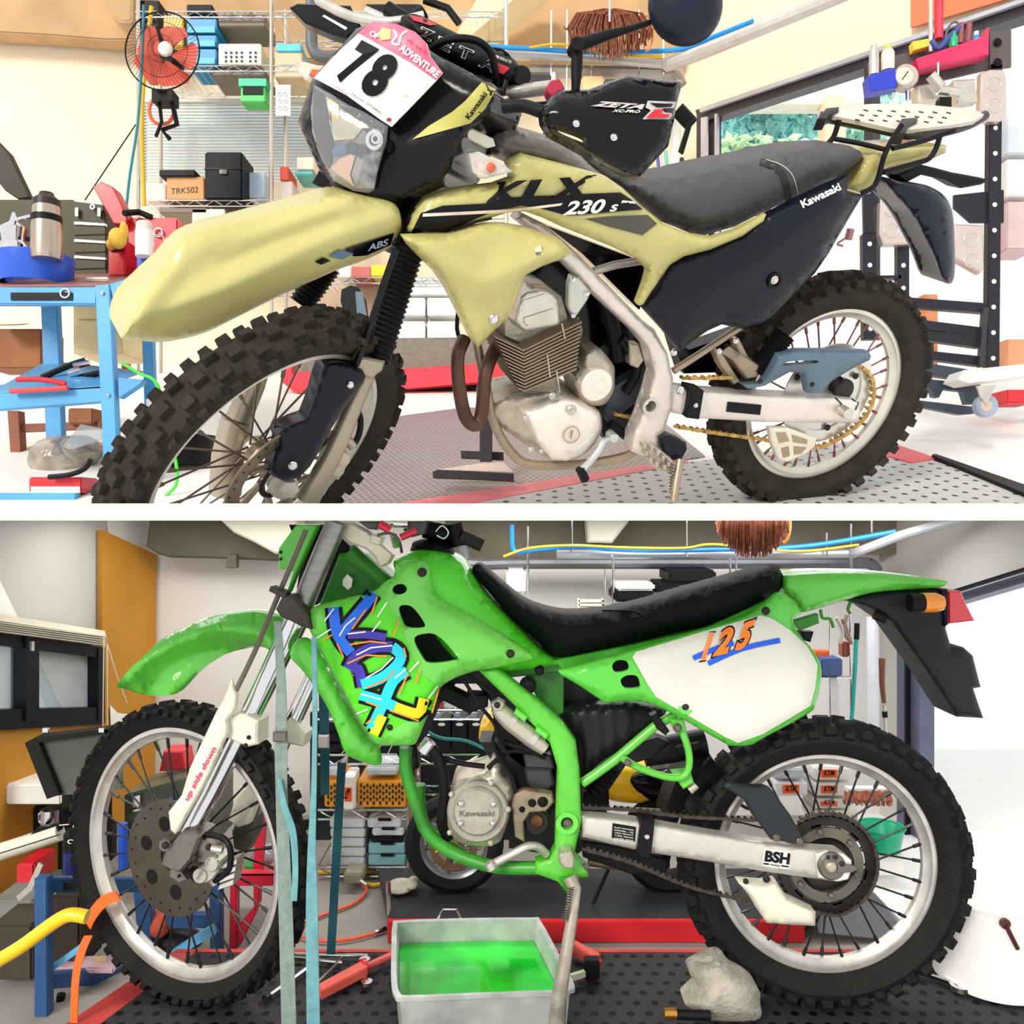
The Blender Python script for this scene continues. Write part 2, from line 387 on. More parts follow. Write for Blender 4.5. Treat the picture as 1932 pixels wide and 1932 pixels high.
# ---------- materials
YEL=mt('olive_plastic',(196,188,118),.3,0,.03,8,coat=.15)
YEL2=mt('tail_olive',(170,160,95),.25,coat=.3)
BLK=mt('gloss_black',(9,9,14),.16,0,.1,coat=.3); BLKM=mt('matt_black',(13,13,16),.5); DEC=mt('black_film',(12,12,14),.3)
NAVY=mt('blue_black_plastic',(16,20,32),.28,coat=.3); SLATE=mt('slate_plastic',(88,112,128),.35)
ALU=mt('aluminium',(215,208,198),.34,.75,.08,20); ALUD=mt('cast_aluminium',(196,186,168),.42,.6,.12,25,.25,80); CHR=mt('chrome',(225,225,228),.12,1,.03)
BEI=mt('frame_grey',(168,150,128),.35,.5,.1); RUST=mt('rusty_header',(92,62,50),.45,.4,.25,18)
STL=mt('steel',(120,112,104),.4,.7,.1); DST=mt('dark_steel',(52,48,46),.45,.6,.15); RUB=mt('tyre_rubber',(50,44,38),.75,0,.18,30,.3,120); RUB2=mt('tyre_rubber_dark',(26,24,22),.7,0,.15,30,.3,120)
GREY=mt('seat_vinyl',(74,73,76),.5,0,.04,40,.4,500); SEATB=mt('black_vinyl',(15,17,18),.55,0,.05,40,.4,450,spec=.15)
WHT=mt('white_film',(245,243,236),.35,0,.02); RED=mt('red_paint',(215,35,48),.35); GOLD=mt('gold_chain',(196,158,92),.35,.7,.2,60)
CRM=mt('cream_plastic',(226,220,200),.4,0,.05,18); PINK=mt('pink_print',(232,96,128),.4); GRN=mt('lime_green_plastic',(98,205,66),.26,0,.03,6,coat=.35)
GRNF=mt('green_frame_paint',(72,176,48),.3,0,.12,14,coat=.3); GRND=mt('dirty_green_paint',(52,142,36),.4,0,.25,10); ORG=mt('orange_plastic',(255,128,28),.35); BLU=mt('blue_plastic',(40,90,205),.35)
SPK=mt('spoke_steel',(108,92,78),.4,.6,.15); SPKB=mt('spoke_black',(30,30,32),.4,.4); RIMA=mt('rim_aluminium',(226,220,208),.3,.55,.06); RIMB=mt('rim_worn_aluminium',(206,202,194),.32,.6,.12,20)
CART=mt('cart_blue_paint',(78,160,215),.4,0,.1,5); TRANS=mt('clear_plastic',(225,230,232),.15,0,.05,alpha=.45); GLS=mt('clear_lens',(235,240,245),.05,0,0,alpha=.1,coat=1)
# ---------- the slab between the storeys
m=MB(); m.box((0,3.15,CZ),(7.2,3.8,.025)); struct(m.build('ceiling',mt('white_slab',(250,250,248),.7,0,.01)))
# upper storey
def rampz(Y): return CZ+.316*Y-.712
RN=Vector((0,-.316,1)).normalized(); RP=PL((0,0,CZ-.712),RN)   # ramped shop floor
def onramp(name,poly,th,mat,lift=0,st=True,bev=0):
    fr=[RP.p(x,y,lift) for x,y in poly]; m=MB(); m.prism(fr,Vector((0,0,-th))); o=m.build(name,mat,bev=bev,ang=20); return struct(o) if st else o
m=MB(); A=[(-3.5,2.33),(3.5,2.33),(3.5,5.2),(-3.5,5.2)]
m.prism([Vector((x,y,rampz(y))) for x,y in A],Vector((0,0,-.03))); struct(m.build('floor',mt('pale_concrete',(236,232,226),.7,0,.04,4)))
onramp('floor_checker_plate',[(540,957),(640,850),(722,789),(880,768),(1240,786),(1330,860),(1100,897),(840,957)],.03,dotmat('checker_plate',(150,138,140),(108,98,100),.022,.33,.4),.006)
onramp('floor_punched_deck',[(850,957),(1100,904),(1300,872),(1648,826),(1760,868),(1945,935),(1945,960)],.03,dotmat('punched_plate_pale',(186,184,182),(46,44,46),.05,.17,.5,.5),.008)
onramp('trim_1',[(700,957),(1290,866),(1300,872),(850,957)],.03,mt('pink_red_paint',(226,120,128),.5,0,.12,14),.01)
onramp('trim_2',[(1655,826),(1768,864),(1718,872),(1640,850)],.03,mt('red_tape',(226,92,98),.5),.012)
onramp('trim_3',[(1758,858),(1765,856),(1945,918),(1945,935)],.03,BLKM,.02)
UB=FP(5.0); WALLU=mt('cream_wall',(244,226,196),.8,0,.02,2)
def slabwall(name,pl,rects,mat,th=.06):
    m=MB()
    for r in rects: m.pprism(pl,r if len(r)>3 else r,0,th)
    return struct(m.build(name,mat))
slabwall('wall_back',UB,[rect(-120,-120,268,700),rect(268,345,1290,700),rect(268,-120,1290,186),rect(700,186,1290,345)],WALLU)
UR=PL((1.0125,5.0,CZ),(-1.8,-.9175,0))
slabwall('wall_right',UR,[[(1290,-160),(1960,-160),(1960,-6),(1312,208),(1290,216)],[(1290,216),(1314,208),(1314,700),(1290,700)]],WALLU)
m=MB(); m.pprism(UR,[(1312,208),(1960,-8),(1960,20),(1318,232)],.02,.08); m.pprism(UR,[(1314,226),(1345,216),(1345,560),(1314,560)],.0,.06)
m.pprism(UR,[(1630,115),(1646,112),(1646,640),(1630,640)],.03,.05)
struct(m.build('door_1',mt('dark_door_frame',(66,62,66),.4,.4)))
m=MB(); m.pprism(UR,[(1320,204),(1960,-14),(1960,-6),(1320,212)],.05,.02); m.pprism(UR,[(1348,215),(1352,214),(1352,560),(1348,560)],.03,.02); m.pprism(UR,[(1322,222),(1334,220),(1334,560),(1322,560)],.03,.01); struct(m.build('trim_4',mt('pale_alloy',(206,205,214),.3,.5)))
UL=PL((-2.86,5.0,CZ),(1,-.06,0))
CONC=mt('raw_concrete',(196,160,116),.9,0,.12,3,.3,20); CONC2=mt('grey_concrete',(104,98,88),.9,0,.15,4,.3,20)
m=MB(); m.pprism(FP(4.85),[(-60,-120),(268,-120),(268,74),(200,75),(90,66),(-60,58)],0,.12); m.pprism(FP(4.6),[(168,-60),(252,-60),(252,44),(225,44),(205,26)],0,.25,4)
m.pprism(FP(4.9),[(258,-120),(1290,-120),(1290,112),(258,112)],0,.08); struct(m.build('trim_5',CONC,bev=.01))
m=MB(); m.pprism(FP(4.5),[(930,-20),(1010,-60),(790,180),(740,160)][0:0] or [(905,-10),(1000,-60),(1040,-60),(885,70),(845,90)],0,.3); struct(m.build('trim_6',mt('cream_beam',(240,222,180),.8,0,.03)))
# lower storey
LB=FP(3.3); WALLL=mt('light_grey_wall',(240,236,231),.8,0,.02,2)
slabwall('wall_back',LB,[rect(-60,974,1700,1700)],WALLL)
LL=PL((-1.394,3.3,CZ),(.97,-.244,0)); LR=PL((1.431,3.3,CZ),(-.98,-.196,0))
slabwall('wall_left',LL,[[(-60,970),(291,973),(291,1700),(200,1700),(200,970)],rect(-60,970,200,1190),rect(-60,1365,200,1800)],WALLL)
slabwall('wall_right',LR,[[(1660,972),(1990,966),(1990,1080),(1735,1142),(1735,1180),(1692,1180),(1692,1700),(1660,1700)]],mt('grey_panel_wall',(206,202,194),.8,0,.02,2))
FL=mt('shop_floor_grey',(150,145,138),.6,0,.06,3)
m=MB(); m.box((0,2.7,-.11),(7,2.6,.06)); struct(m.build('floor',FL))
def onfl(name,poly,z,th,mat,st=True,bev=0):
    P=PL((0,0,z),(0,0,1)); m=MB(); m.prism([P.p(x,y) for x,y in poly],Vector((0,0,-th))); o=m.build(name,mat,bev=bev,ang=20); return struct(o) if st else o
m=MB(); m.prism([Vector(p) for p in ((1.12,2.14,-.076),(3.6,2.0,-.076),(3.6,4.2,-.076),(1.75,4.2,-.076),(1.3,3.2,-.076),(1.12,2.9,-.076))],Vector((0,0,-.003))); struct(m.build('floor_outside_daylit',mt('daylit_white_concrete',(252,252,252),.7,0,.01)))  # white floor by the doorway; overexposed daylight is put into its colour
m=MB(); m.prism([Vector(p) for p in ((-1.0,1.5,0),(1.6,1.5,0),(1.6,2.02,0),(1.33,2.118,0),(-.836,2.118,0))],Vector((0,0,-.078)))
struct(m.build('floor_lift_deck',dotmat('punched_plate_dark',(50,49,50),(3,3,4),.04,.23,.6,.0,0)))
m=MB(); m.box((.25,2.124,-.028),(2.18,.014,.06)); m.prism([Vector(p) for p in ((-1.075,1.5,.001),(-.985,1.5,.001),(-.79,2.12,.001),(-.845,2.13,.001))],Vector((0,0,-.075))); struct(m.build('trim_7',mt('faded_red_paint',(190,62,58),.5,0,.15,14)))
# ================= olive bike on the upper floor
KN=Vector((.311,-.827,-.469)).normalized(); KO=CAM+Vector((.818,2.255,.312)); K=PL(KO,KN)
KC=CAM+Vector((-.499,1.707,.110)); KNF=Vector((.697,-.247,-.673)).normalized()
k=thing('motorcycle',(.2,1.95,CZ+.013),'olive and black trail bike with number plate 78 and rear rack, filling the upper picture','motorcycle')
CUT=CZ+.0125
wheel(k,KC,KNF,.352,.09,.283,'front_',RUB,RIMA,SPK,32,.014,58,cut=CUT,hubm=ALUD,rimw=.022)
wheel(k,KO,KN,.325,.105,.243,'rear_',RUB,RIMA,mt('spoke_red_brown',(138,84,78),.4,.4),32,.016,44,hubm=ALUD,hubr=.05)
KF=PL(KC+KNF*.085,(.45,-.8,-.4)); FF=PL(KC,(.5,-.75,-.43)); KB2=PL(KC-KNF*.085,(.45,-.8,-.4))
# brake disc, sensor ring, nut
m=MB(); m.lathe(KC+KNF*.055,KNF,[(.132,0),(.098,0),(.098,-.004),(.132,-.004)],60,closed=True); 
a=KNF.cross(Vector((0,0,1))).normalized(); b=a.cross(KNF)
for i in range(6):
    t=2*PI*i/6; p0=KC+KNF*.053+(a*cos(t)+b*sin(t))*.1; p1=KC+KNF*.053+(a*cos(t+.5)+b*sin(t+.5))*.05; m.tube([p0,p1],.007,6)
dd=m.build('brake_disc',mt('disc_worn',(158,142,122),.35,.7,.1),k,cutz=CUT)
m=MB()
for i in range(36):
    t=2*PI*i/36; m.lathe(KC+KNF*.0556+(a*cos(t)+b*sin(t))*(.118+.006*(i%2)),KNF,[(.0028,0),(.002,-.001)],8,cap=True)
m.build('drilled_hole',DST,dd,cutz=CUT)
m=MB(); m.lathe(KC+KNF*.06,KNF,[(.056,0),(.044,0),(.044,-.003),(.056,-.003)],60,closed=True)
for i in range(48):
    t=2*PI*i/48; m.box(KC+KNF*.061+(a*cos(t)+b*sin(t))*.05,(.004,.004,.004))
m.build('sensor_ring',DST,k,cutz=CUT)
m=MB(); m.pcyl(KF,547,925,19,.035,.07,6,.1); m.pcyl(KF,536,918,28,.015,.05,20); m.build('axle_nut',ALU,k,cutz=CUT)
# fork near
m=MB(); m.ptube(KF,[(698,694,0,15),(668,762,0,17),(634,842,0,19),(606,896,0,20),(580,946,0,21)],17,3,20); m.pprism(KF,[(672,672),(728,682),(722,700),(700,716),(672,704)],.03,.05,4); m.build('fork_slider',mt('satin_fork',(176,164,146),.35,.65,.05),k,cutz=CUT)
s=SH(KF,[(611,686),(622,680),(643,683),(684,697),(690,709),(686,722),(661,755),(640,785),(624,811),(611,838),(585,880),(566,900),(537,909),(509,895),(513,863),(526,838),(520,822),(530,809),(555,796),(576,789),(590,754),(600,716)],.035,.02,14,.05,sm=False,step=8); s.mesh().build('fork_guard',NAVY,k)
bolts(k,KF,[(662,727,7),(553,880,9)],.062,CHR)
m=MB(); m.bellows(KF,(773,462),(713,680),32,25,0,22,.16); m.build('fork_bellows',BLKM,k)
m=MB(); m.ptube(KF,[(790,400,-.02),(773,462,-.01)],22,1,14,False); m.pprism(KF,[(728,398),(800,360),(850,330),(880,290),(870,350),(815,400),(800,470),(740,480),(752,430)],-.06,.08,4); m.build('fork_tube',BLKM,k)
m=MB(); m.ptube(KF,[(748,470,.04),(716,560,.045),(690,640,.045),(672,688,.03)],7); m.ptube(KF,[(690,640,.045),(668,672,.04),(664,690,.03)],2.5); m.build('brake_hose',BLK,k)
m=MB(); m.ptube(KF,[(640,690,.0),(642,682,.0)],18,1,14,False); m.build('guard_collar',CHR,k)
# fork far
m=MB(); m.bellows(KB2,(618,500),(568,575),28,25,0,10,.16); m.build('fork_bellows',BLKM,k)
m=MB(); m.ptube(KB2,[(500,655,0,20),(478,725,0,22),(450,790,0,24)],22,2,16,False); m.ptube(KB2,[(448,792,0),(430,860,0),(425,930,0)],30,2,16,False); m.build('fork_slider',mt('satin_fork',()),k,cutz=CUT)
# caliper
m=MB(); m.pprism(KF,[(648,858),(655,880),(640,906),(622,905),(608,892),(618,868),(632,850)],.0,.05,3); m.pcyl(KF,647,868,15,.012,.05); m.pcyl(KF,637,888,14,.012,.05); m.ptube(KF,[(648,822,-.02),(666,842,-.02)],10,1,10,False); m.pprism(KF,[(612,892),(630,905),(612,935),(588,948),(596,920)],-.01,.02,2); m.build('brake_caliper',ALUD,k,cutz=CUT)
m=MB(); m.ptube(KF,[(668,762,-.02),(680,790,-.02),(677,820,-.02),(666,842,-.02)],6); m.build('caliper_hose',BLKM,k)
# front fender
fen=SH(FF,[(228,634),(240,602),(262,562),(300,500),(335,452),(352,440),(390,425),(470,405),(560,382),(640,365),(700,372),(745,385),(758,420),(750,450),(738,466),(690,490),(640,508),(590,530),(520,562),(440,602),(380,630),(310,645),(262,643),(236,641)],.02,.022,14,.1,True,step=8,it=2,ridges=[([(232,630),(270,600),(420,545),(560,480),(650,440),(750,405)],80,.05,1),([(255,600),(300,540),(345,490),(400,462),(520,425),(660,380)],34,.018,1),([(420,500),(520,455),(640,412)],14,-.006),([(620,470),(700,440),(745,425)],10,.004)])
fo=fen.mesh().build('front_fender',YEL,k); lab(fo,'olive yellow beak shaped front fender')
fen.decal([(650,470),(744,440),(737,462),(692,482),(668,484)],.005).build('fender_decal',BLK,fo); fen.decal([(620,484),(640,472),(668,478),(646,490)],.006).build('fender_decal',mt('steel_blue_film',(96,124,150),.35),fo); fen.decal([(594,494),(610,486),(624,492),(606,500)],.005).build('fender_decal',BLK,fo)
text(fo,'ABS',fen,(694,474),(736,461),11,mt('pale_blue_film',(176,190,206),.35),.4,.02,.008)
# mask
HM=PL(CAM+ray(740,200)*1.55,(-.28,-.93,-.22))
mk=SH(HM,[(589,149),(562,231),(582,276),(602,320),(629,355),(654,380),(686,402),(728,402),(773,380),(828,348),(852,318),(868,285),(885,240),(922,224),(938,178),(930,158),(907,147),(815,97),(770,60),(704,42),(672,54)],.0,.04,26,.16,sm=False,step=10,ridges=[([(740,240),(728,330),(700,400)],16,.02),([(750,290),(850,265),(900,235)],14,.014)])
mo=mk.mesh().build('headlight_mask',BLK,k); lab(mo,'glossy black headlight mask')
m=MB(); m.pprism(HM,[(602,320),(587,345),(600,352),(640,362)],-.03,.02,2); m.pprism(HM,[(681,387),(686,408),(735,404),(800,370),(770,400),(740,410),(720,420)][:5],-.02,.08,3); m.build('mask_lower_edge',BLK,k)
LN=[(592,160),(619,174),(654,196),(686,211),(731,238),(728,261),(720,290),(710,325),(705,358),(694,364),(666,360),(629,341),(617,323),(599,281),(589,248),(586,205)]
s=SH(HM,LN,.05,.02,22,.01,sm=False,step=9); rfl=mt('reflector',(150,142,130),.06,1,.5,9,.5,10); s.mesh().build('headlight_reflector',rfl,k)
for P_,c in (([(592,165),(612,178),(625,215),(628,262),(624,310),(617,320),(600,280),(590,240)],mt('dark_reflection',(34,28,28),.08,.6,.5,20)),([(615,182),(640,198),(638,228),(622,222)],mt('amber_reflection',(200,150,80),.2,.3)),([(640,198),(690,214),(728,240),(705,240),(690,250),(665,218)],mt('dark_reflection',())),([(625,318),(640,300),(672,288),(660,330),(668,352)],mt('peach_reflection',(225,178,150),.1,.8)),([(690,290),(722,275),(705,355),(672,355)],mt('ribbed_mirror',(130,126,122),.06,1,.5,60)),([(625,282),(650,272),(654,290),(628,296)],mt('blue_reflection',(70,100,140),.1,.7)),([(620,222),(655,215),(690,235),(668,262),(630,265)],mt('bright_reflection',(214,204,172),.12,.3,.3,14))):
    s.decal(P_,.003).build('facet_reflection',c,k)  # facet patches with dark, amber, peach and blue reflections painted in
m=MB(); m.pcyl(HM,662,278,12,.1,.03); m.pcyl(HM,682,280,8,.095,.03); m.build('bulb_cap',NAVY,k); m=MB(); m.pring(HM,706,264,18,11,.09,.02); m.pring(HM,708,262,9,5,.095,.02); m.build('bulb_ring',CHR,k)
s=SH(HM,LN,.1,.02,30,.004,sm=False,step=12); s.mesh().build('headlight_lens',GLS,k)
# number plate 78
PLT=[(592,147),(640,96),(688,52),(704,40),(748,45),(783,60),(805,82),(812,107),(835,137),(823,151),(780,196),(738,239),(718,226),(654,180)]
pt=SH(HM,PLT,.075,.012,60,.003,sm=False,step=12); po=pt.mesh().build('number_plate',WHT,k); lab(po,'white number plate with pink band and number 78')
pt.decal([(676,62),(688,52),(704,40),(748,45),(783,60),(805,82),(812,107),(835,137),(823,151),(775,118),(730,92)],.0015).build('plate_band',PINK,po)
pt.decal([(722,52),(738,56),(736,74),(718,76),(714,62)],.003).build('plate_badge',mt('badge_yellow',(246,206,84),.4),po); pt.decal(stroke(cat([(742,56),(748,68),(740,80),(752,84),(757,66),(768,58)],3,False),4),.003).build('plate_squiggle',WHT,po)
text(po,'7',pt,(634,142),(668,160),74,DEC,0,.055,.003,'race_number',up=(.62,-.86)); text(po,'8',pt,(676,163),(716,184),74,DEC,0,.055,.003,'race_number',up=(.56,-.88))
text(po,'ADVENTURE',pt,(752,93),(824,147),13,WHT,0,.04,.004); text(po,'OF',pt,(696,66),(712,74),10,WHT,0,.04,.004); text(po,'13-14 A.',pt,(766,76),(806,104),6,RED,0,.01,.004)
text(po,'Feel it',pt,(632,165),(656,180),4,RED,.3,.0,.003); text(po,'Technix',pt,(662,179),(686,193),5,mt('ink_navy',(50,50,110),.4),.3,.0,.003); text(po,'GATHERING',pt,(690,196),(718,216),5,DEC,0,.0,.003)
pt.decal(ell(734,226,5,4,12),.004).build('plate_badge',mt('brick_red',(160,60,50),.5),po)
mk.decal([(909,155),(936,168),(915,206),(887,233),(778,263),(808,238),(853,211),(877,191)],.002).build('mask_flash',mt('olive_film',(190,184,92),.35),mo)
text(mo,'Kawasaki',mk,(885,226),(920,178),10,DEC,0,.03,.005)
# turn signals
m=MB(); m.pprism(KF,[(880,245),(892,242),(932,262),(936,276),(920,280),(886,262)],.05,.04,3); m.build('signal_stalk',CRM,k)
s=SH(KF,[(880,290),(888,280),(902,283),(930,296),(962,312),(980,326),(960,334),(915,344),(892,330),(884,310)],.06,.03,14,.03,step=8); s.mesh().build('turn_signal_lens',GLS,k); m=MB(); m.pprism(KF,[(886,290),(904,286),(940,304),(970,324),(915,338),(894,326)],.055,.03,3); m.ball(KF.p(926,318,.07),.012); m.build('signal_reflector',mt('signal_white',(236,224,212),.15,.2,.15,40),k)
m=MB(); m.ball(KF.p(926,316,.082),.009); m.build('signal_bulb',mt('orange_bulb',(222,100,60),.3),k)
m=MB(); m.pprism(HM,[(550,112),(560,113),(614,126),(592,149),(574,150),(558,132)],-.05,.03,4); m.build('turn_signal_lens',mt('pale_lens',(236,214,196),.15,0,.2,30,coat=1),k); m=MB(); m.pprism(HM,[(588,130),(604,132),(596,144),(582,142)],-.045,.01,1); m.build('signal_bulb',mt('orange_bulb',()),k)
# bars, pad
HB=PL(CAM+ray(880,100)*1.62,(0,-.97,-.25))
pad=SH(HB,[(756,34),(780,26),(812,38),(865,64),(910,84),(946,99),(970,112),(980,132),(968,152),(944,156),(921,148),(867,124),(812,92),(770,66)],.02,.035,26,.07,step=9); pao=pad.mesh().build('handlebar_pad',mt('pad_black',(26,22,22),.5),k); lab(pao,'black handlebar pad with outlined letters')
for ch,a_,b_ in (('Z',(788,68),(812,78)),('E',(822,86),(846,98)),('T',(862,104),(886,114)),('A',(904,124),(932,138))): text(pao,ch,pad,a_,b_,19,mt('pad_black',()),0,.01,.005,'pad_lettering',outline=WHT,outw=.04)
pad.decal([(938,118),(962,128),(950,140),(938,136)],.003).build('pad_flash',RED,pao); pad.decal([(772,28),(800,34),(825,46),(812,48),(780,38)],.003).build('pad_flash',RED,pao); text(pao,'PRODUCTS',pad,(934,108),(964,120),5,WHT,.2,0,.004,'pad_lettering')
m=MB(); m.ptube(HB,[(812,92,.05),(836,78,.07),(868,72,.08),(902,78,.08),(925,98,.07),(934,130,.06),(934,165,.03)],7); m.ptube(HB,[(928,92,.0),(950,96,.02),(966,118,.02),(968,148,.02)],3); m.ptube(HB,[(955,152,.05),(946,190,.05),(940,240,.03)],5); m.build('control_cable',BLKM,k)
m=MB(); m.pcyl(HB,984,142,18,.03,.06,20); m.pprism(HB,[(935,150),(968,152),(980,165),(960,186),(935,176)],.0,.05,3); m.pcyl(HB,952,206,9,.05,.05); m.build('bar_clamp',BLKM,k)
bar=MB(); bar.ptube(HB,[(930,180,.0),(985,172,.02),(1040,165,.06)],13,3,14); bar.build('handlebar',ALU,k); bar=MB(); bar.ptube(HB,[(600,0,-.1),(660,30,-.05),(735,42,0),(800,30,0)],9,3,12); bar.build('handlebar_far_end',ALU,k)
HG=PL(CAM+ray(1150,230)*1.42,(.1,-.95,-.2))
m=MB(); m.ptube(HG,[(950,202,-.05),(990,200,-.03),(1030,212,.0),(1080,205,0)],12,3,14); m.ptube(HG,[(945,190,-.05),(1000,196,-.02),(1060,190,0)],3); m.build('clutch_lever',BLKM,k)
m=MB(); m.pcyl(HG,1048,166,15,.02,.04); m.ptube(HG,[(1040,172,-.02),(1058,160,-.02)],13,1,12,False); m.build('indicator_switch',mt('switch_red',(176,36,66),.35),k)
gu=SH(HG,[(1020,208),(1038,184),(1054,170),(1109,169),(1150,154),(1184,141),(1240,148),(1285,154),(1284,170),(1275,204),(1272,226),(1261,276),(1231,308),(1208,334),(1196,333),(1179,328),(1109,291),(1067,268),(1036,252),(1022,228)],.04,.035,22,.03,sm=False,step=9,holes=[[(1046,236),(1056,238),(1100,254),(1106,265),(1098,268),(1056,250)]],ridges=[([(1030,212),(1100,220),(1190,229),(1272,228)],12,.02),([(1090,180),(1180,200)],14,-.008)])
go=gu.mesh().build('hand_guard',BLK,k); lab(go,'big black hand guard on the near bar end'); bolts(k,HG,[(1088,232,7),(1159,258,7)],.082,CHR)
text(go,'ZETA',gu,(1114,199),(1216,206),9,mt('silver_film',(196,192,190),.3),.6,.05,.004,'guard_lettering'); text(go,'XC-PRO',gu,(1155,211),(1208,213),5,WHT,.4,.02,.004,'guard_lettering')
gu.decal([(1222,190),(1276,192),(1272,204),(1248,205),(1254,212),(1272,214),(1262,225),(1212,225),(1228,208),(1218,203)],.003).build('guard_flash',mt('silver_film',()),go); gu.decal([(1236,206),(1252,206),(1248,214),(1266,216),(1260,222),(1218,223)],.005).build('guard_flash',RED,go); gu.decal([(1225,194),(1270,196),(1266,202),(1240,202)],.005).build('guard_flash',BLK,go)
m=MB(); m.ptube(HG,[(1086,172,0,8),(1088,130,0,11),(1090,82,0,11)],10,1,14,False); m.pcyl(HG,1090,82,13,.02,.04); m.ptube(HG,[(1095,84,0,12),(1150,65,0,9),(1190,54,0,6),(1240,38,0,5)],8,1,12,False); mi=m.build('mirror_stalk',BLKM,k)
m=MB(); m.lathe(HG.p(1294,8,.02),HG.N,[(.0605,-.01),(.062,0),(.056,.014),(.04,.026),(.02,.033),(.002,.035)],40,cap=True); m.build('mirror_head',mt('mirror_navy',(28,32,48),.35,coat=.2),k)
m=MB(); m.ptube(HG,[(1278,206,-.12),(1306,236,-.12)],14,1,14,False); m.pprism(HG,[(1300,226),(1310,222),(1290,290),(1282,284)],-.1,.01,1); m.build('handlebar_grip',BLKM,k)
# far guard
FG=PL(CAM+ray(620,40)*1.85,(0,-1,0))
m=MB(); m.pprism(FG,[(545,12),(560,4),(660,8),(676,40),(690,62),(672,60),(655,72),(622,62),(575,42)],0,.03,4); fg=m.build('hand_guard',BLK,k); m=MB(); m.pprism(FG,[(608,30),(612,28),(655,52),(652,56)],.003,.003); m.build('guard_slot',WHT,fg)
m=MB(); m.ptube(FG,[(690,22,.02),(730,40,.02)],10,1,12,False); m.build('bar_end',ALU,k); m=MB(); m.ptube(FG,[(730,16,.03),(770,38,.03),(800,22,.03)],14); m.ptube(FG,[(800,0,.02),(845,16,.02),(866,44,.02)],7,1,10,False); m.pprism(FG,[(690,6),(790,6),(800,34),(760,50),(700,32)],.0,.04,3); m.build('brake_lever',BLKM,k)
# tank and covers
s=SH(K,[(918,262),(935,249),(960,245),(1020,252),(1060,266),(1088,287),(1115,312),(1150,340),(1190,382),(1130,360),(1064,330),(1000,310),(950,305)],.08,.06,30,.2,True,step=9); lab(s.mesh().build('fuel_tank',mt('tank_satin',(96,90,84),.35,coat=.2),k),'satin dark fuel tank top')
seat=SH(K,[(1062,262),(1090,282),(1120,302),(1160,325),(1200,335),(1240,337),(1300,329),(1380,309),(1440,299),(1491,285),(1542,277),(1603,275),(1624,286),(1630,300),(1603,321),(1560,342),(1504,372),(1440,400),(1385,428),(1328,444),(1303,440),(1253,420),(1208,382),(1171,348),(1110,305),(1070,274)],.06,.06,44,.2,True,step=10,sm=False)
st=seat.mesh().build('seat',GREY,k); lab(st,'long grey vinyl seat with a strap')
m=MB(); seat.decal(stroke(cat([(1434,304),(1462,314),(1480,335),(1488,380)],4,False),13),.003,m=m,step=8); m.build('seat_strap',mt('strap_dark',(48,46,48),.5),st); m=MB(); m.ptube(K,[(x,y,seat.h(x,y)+.004) for x,y in resamp(cat([(1446,301),(1476,312),(1496,332),(1506,368)],4,False),6,False)],.7,1,5,False); m.build('strap_stitching',CRM,st)
cov=SH(K,[(762,442),(772,420),(782,398),(800,374),(830,362),(862,354),(930,346),(962,334),(955,305),(982,288),(1064,309),(1141,331),(1175,355),(1210,388),(1250,420),(1303,441),(1345,447),(1385,434),(1446,404),(1440,418),(1400,446),(1340,471),(1290,484),(1264,500),(1246,525),(1214,574),(1206,577),(1201,571),(1214,535),(1221,508),(1200,487),(1150,464),(1100,444),(1060,428),(1022,410),(990,399),(955,402),(905,418),(850,440),(800,445)],.13,.035,22,.014,sm=False,step=9,ridges=[([(905,418),(955,399),(990,395),(1022,404),(1060,420),(1150,455),(1225,500),(1240,540)],14,.012),([(1141,331),(1210,392),(1303,444)],9,.008)])
co=cov.mesh().build('side_cowl',YEL,k); lab(co,'olive yellow tank cowl with black graphics')
cov.decal([(776,439),(794,402),(835,388),(918,384),(950,373),(1100,366),(1171,363),(1190,375),(1213,395),(1072,407),(1022,394),(985,388),(940,396),(900,412),(845,438)],.004,step=8).build('cowl_graphic',DEC,co)
cov.decal([(798,403),(960,395),(1062,383),(1058,388),(960,401),(797,409)],.006).build('cowl_stripe',mt('pink_white_film',(244,222,206),.4),co); cov.decal([(1174,378),(1196,380),(1200,384),(1172,383)],.004).build('cowl_stripe',WHT,co)
cov.decal([(1104,413),(1150,409),(1222,405),(1240,422),(1212,444),(1150,428)],.002,step=9).build('cowl_graphic',mt('charcoal_film',(78,74,62),.45),co)
cov.decal([(1028,398),(1072,409),(1216,398),(1100,413)],.0025,step=9).build('cowl_stripe',YEL,co)
for ch,a_,b_ in (('K',(916,385),(980,381)),('L',(978,382),(1036,377)),('X',(1030,378),(1106,371))): text(co,ch,cov,a_,b_,40,DEC,.0,.05,.007,'model_lettering',up=(.55,-1))
text(co,'230',cov,(1062,405),(1144,400),24,WHT,.45,.03,.006,'model_lettering'); text(co,'s',cov,(1150,399),(1168,397),18,WHT,.4,.02,.006,'model_lettering')
low=SH(K,[(757,444),(800,443),(845,441),(880,430),(915,421),(947,421),(1000,430),(1054,450),(1081,476),(1060,489),(1024,502),(992,519),(982,545),(970,575),(961,598),(930,626),(902,656),(888,640),(865,595),(840,545),(818,512),(795,490),(768,462)],.15,.035,18,.014,sm=False,step=9,holes=[ell(1018,474,9,10,14)],it=3,ridges=[([(765,450),(850,497),(915,532),(1010,500),(1060,480)],60,.03,1)])
lo=low.mesh().build('lower_shroud',YEL,k); lab(lo,'olive yellow pointed radiator shroud'); bolts(k,K,[(933,603,10)],.19,CHR)
low.decal(stroke([(856,434),(900,418),(928,412)],5),.003).build('shroud_vent',DEC,lo)
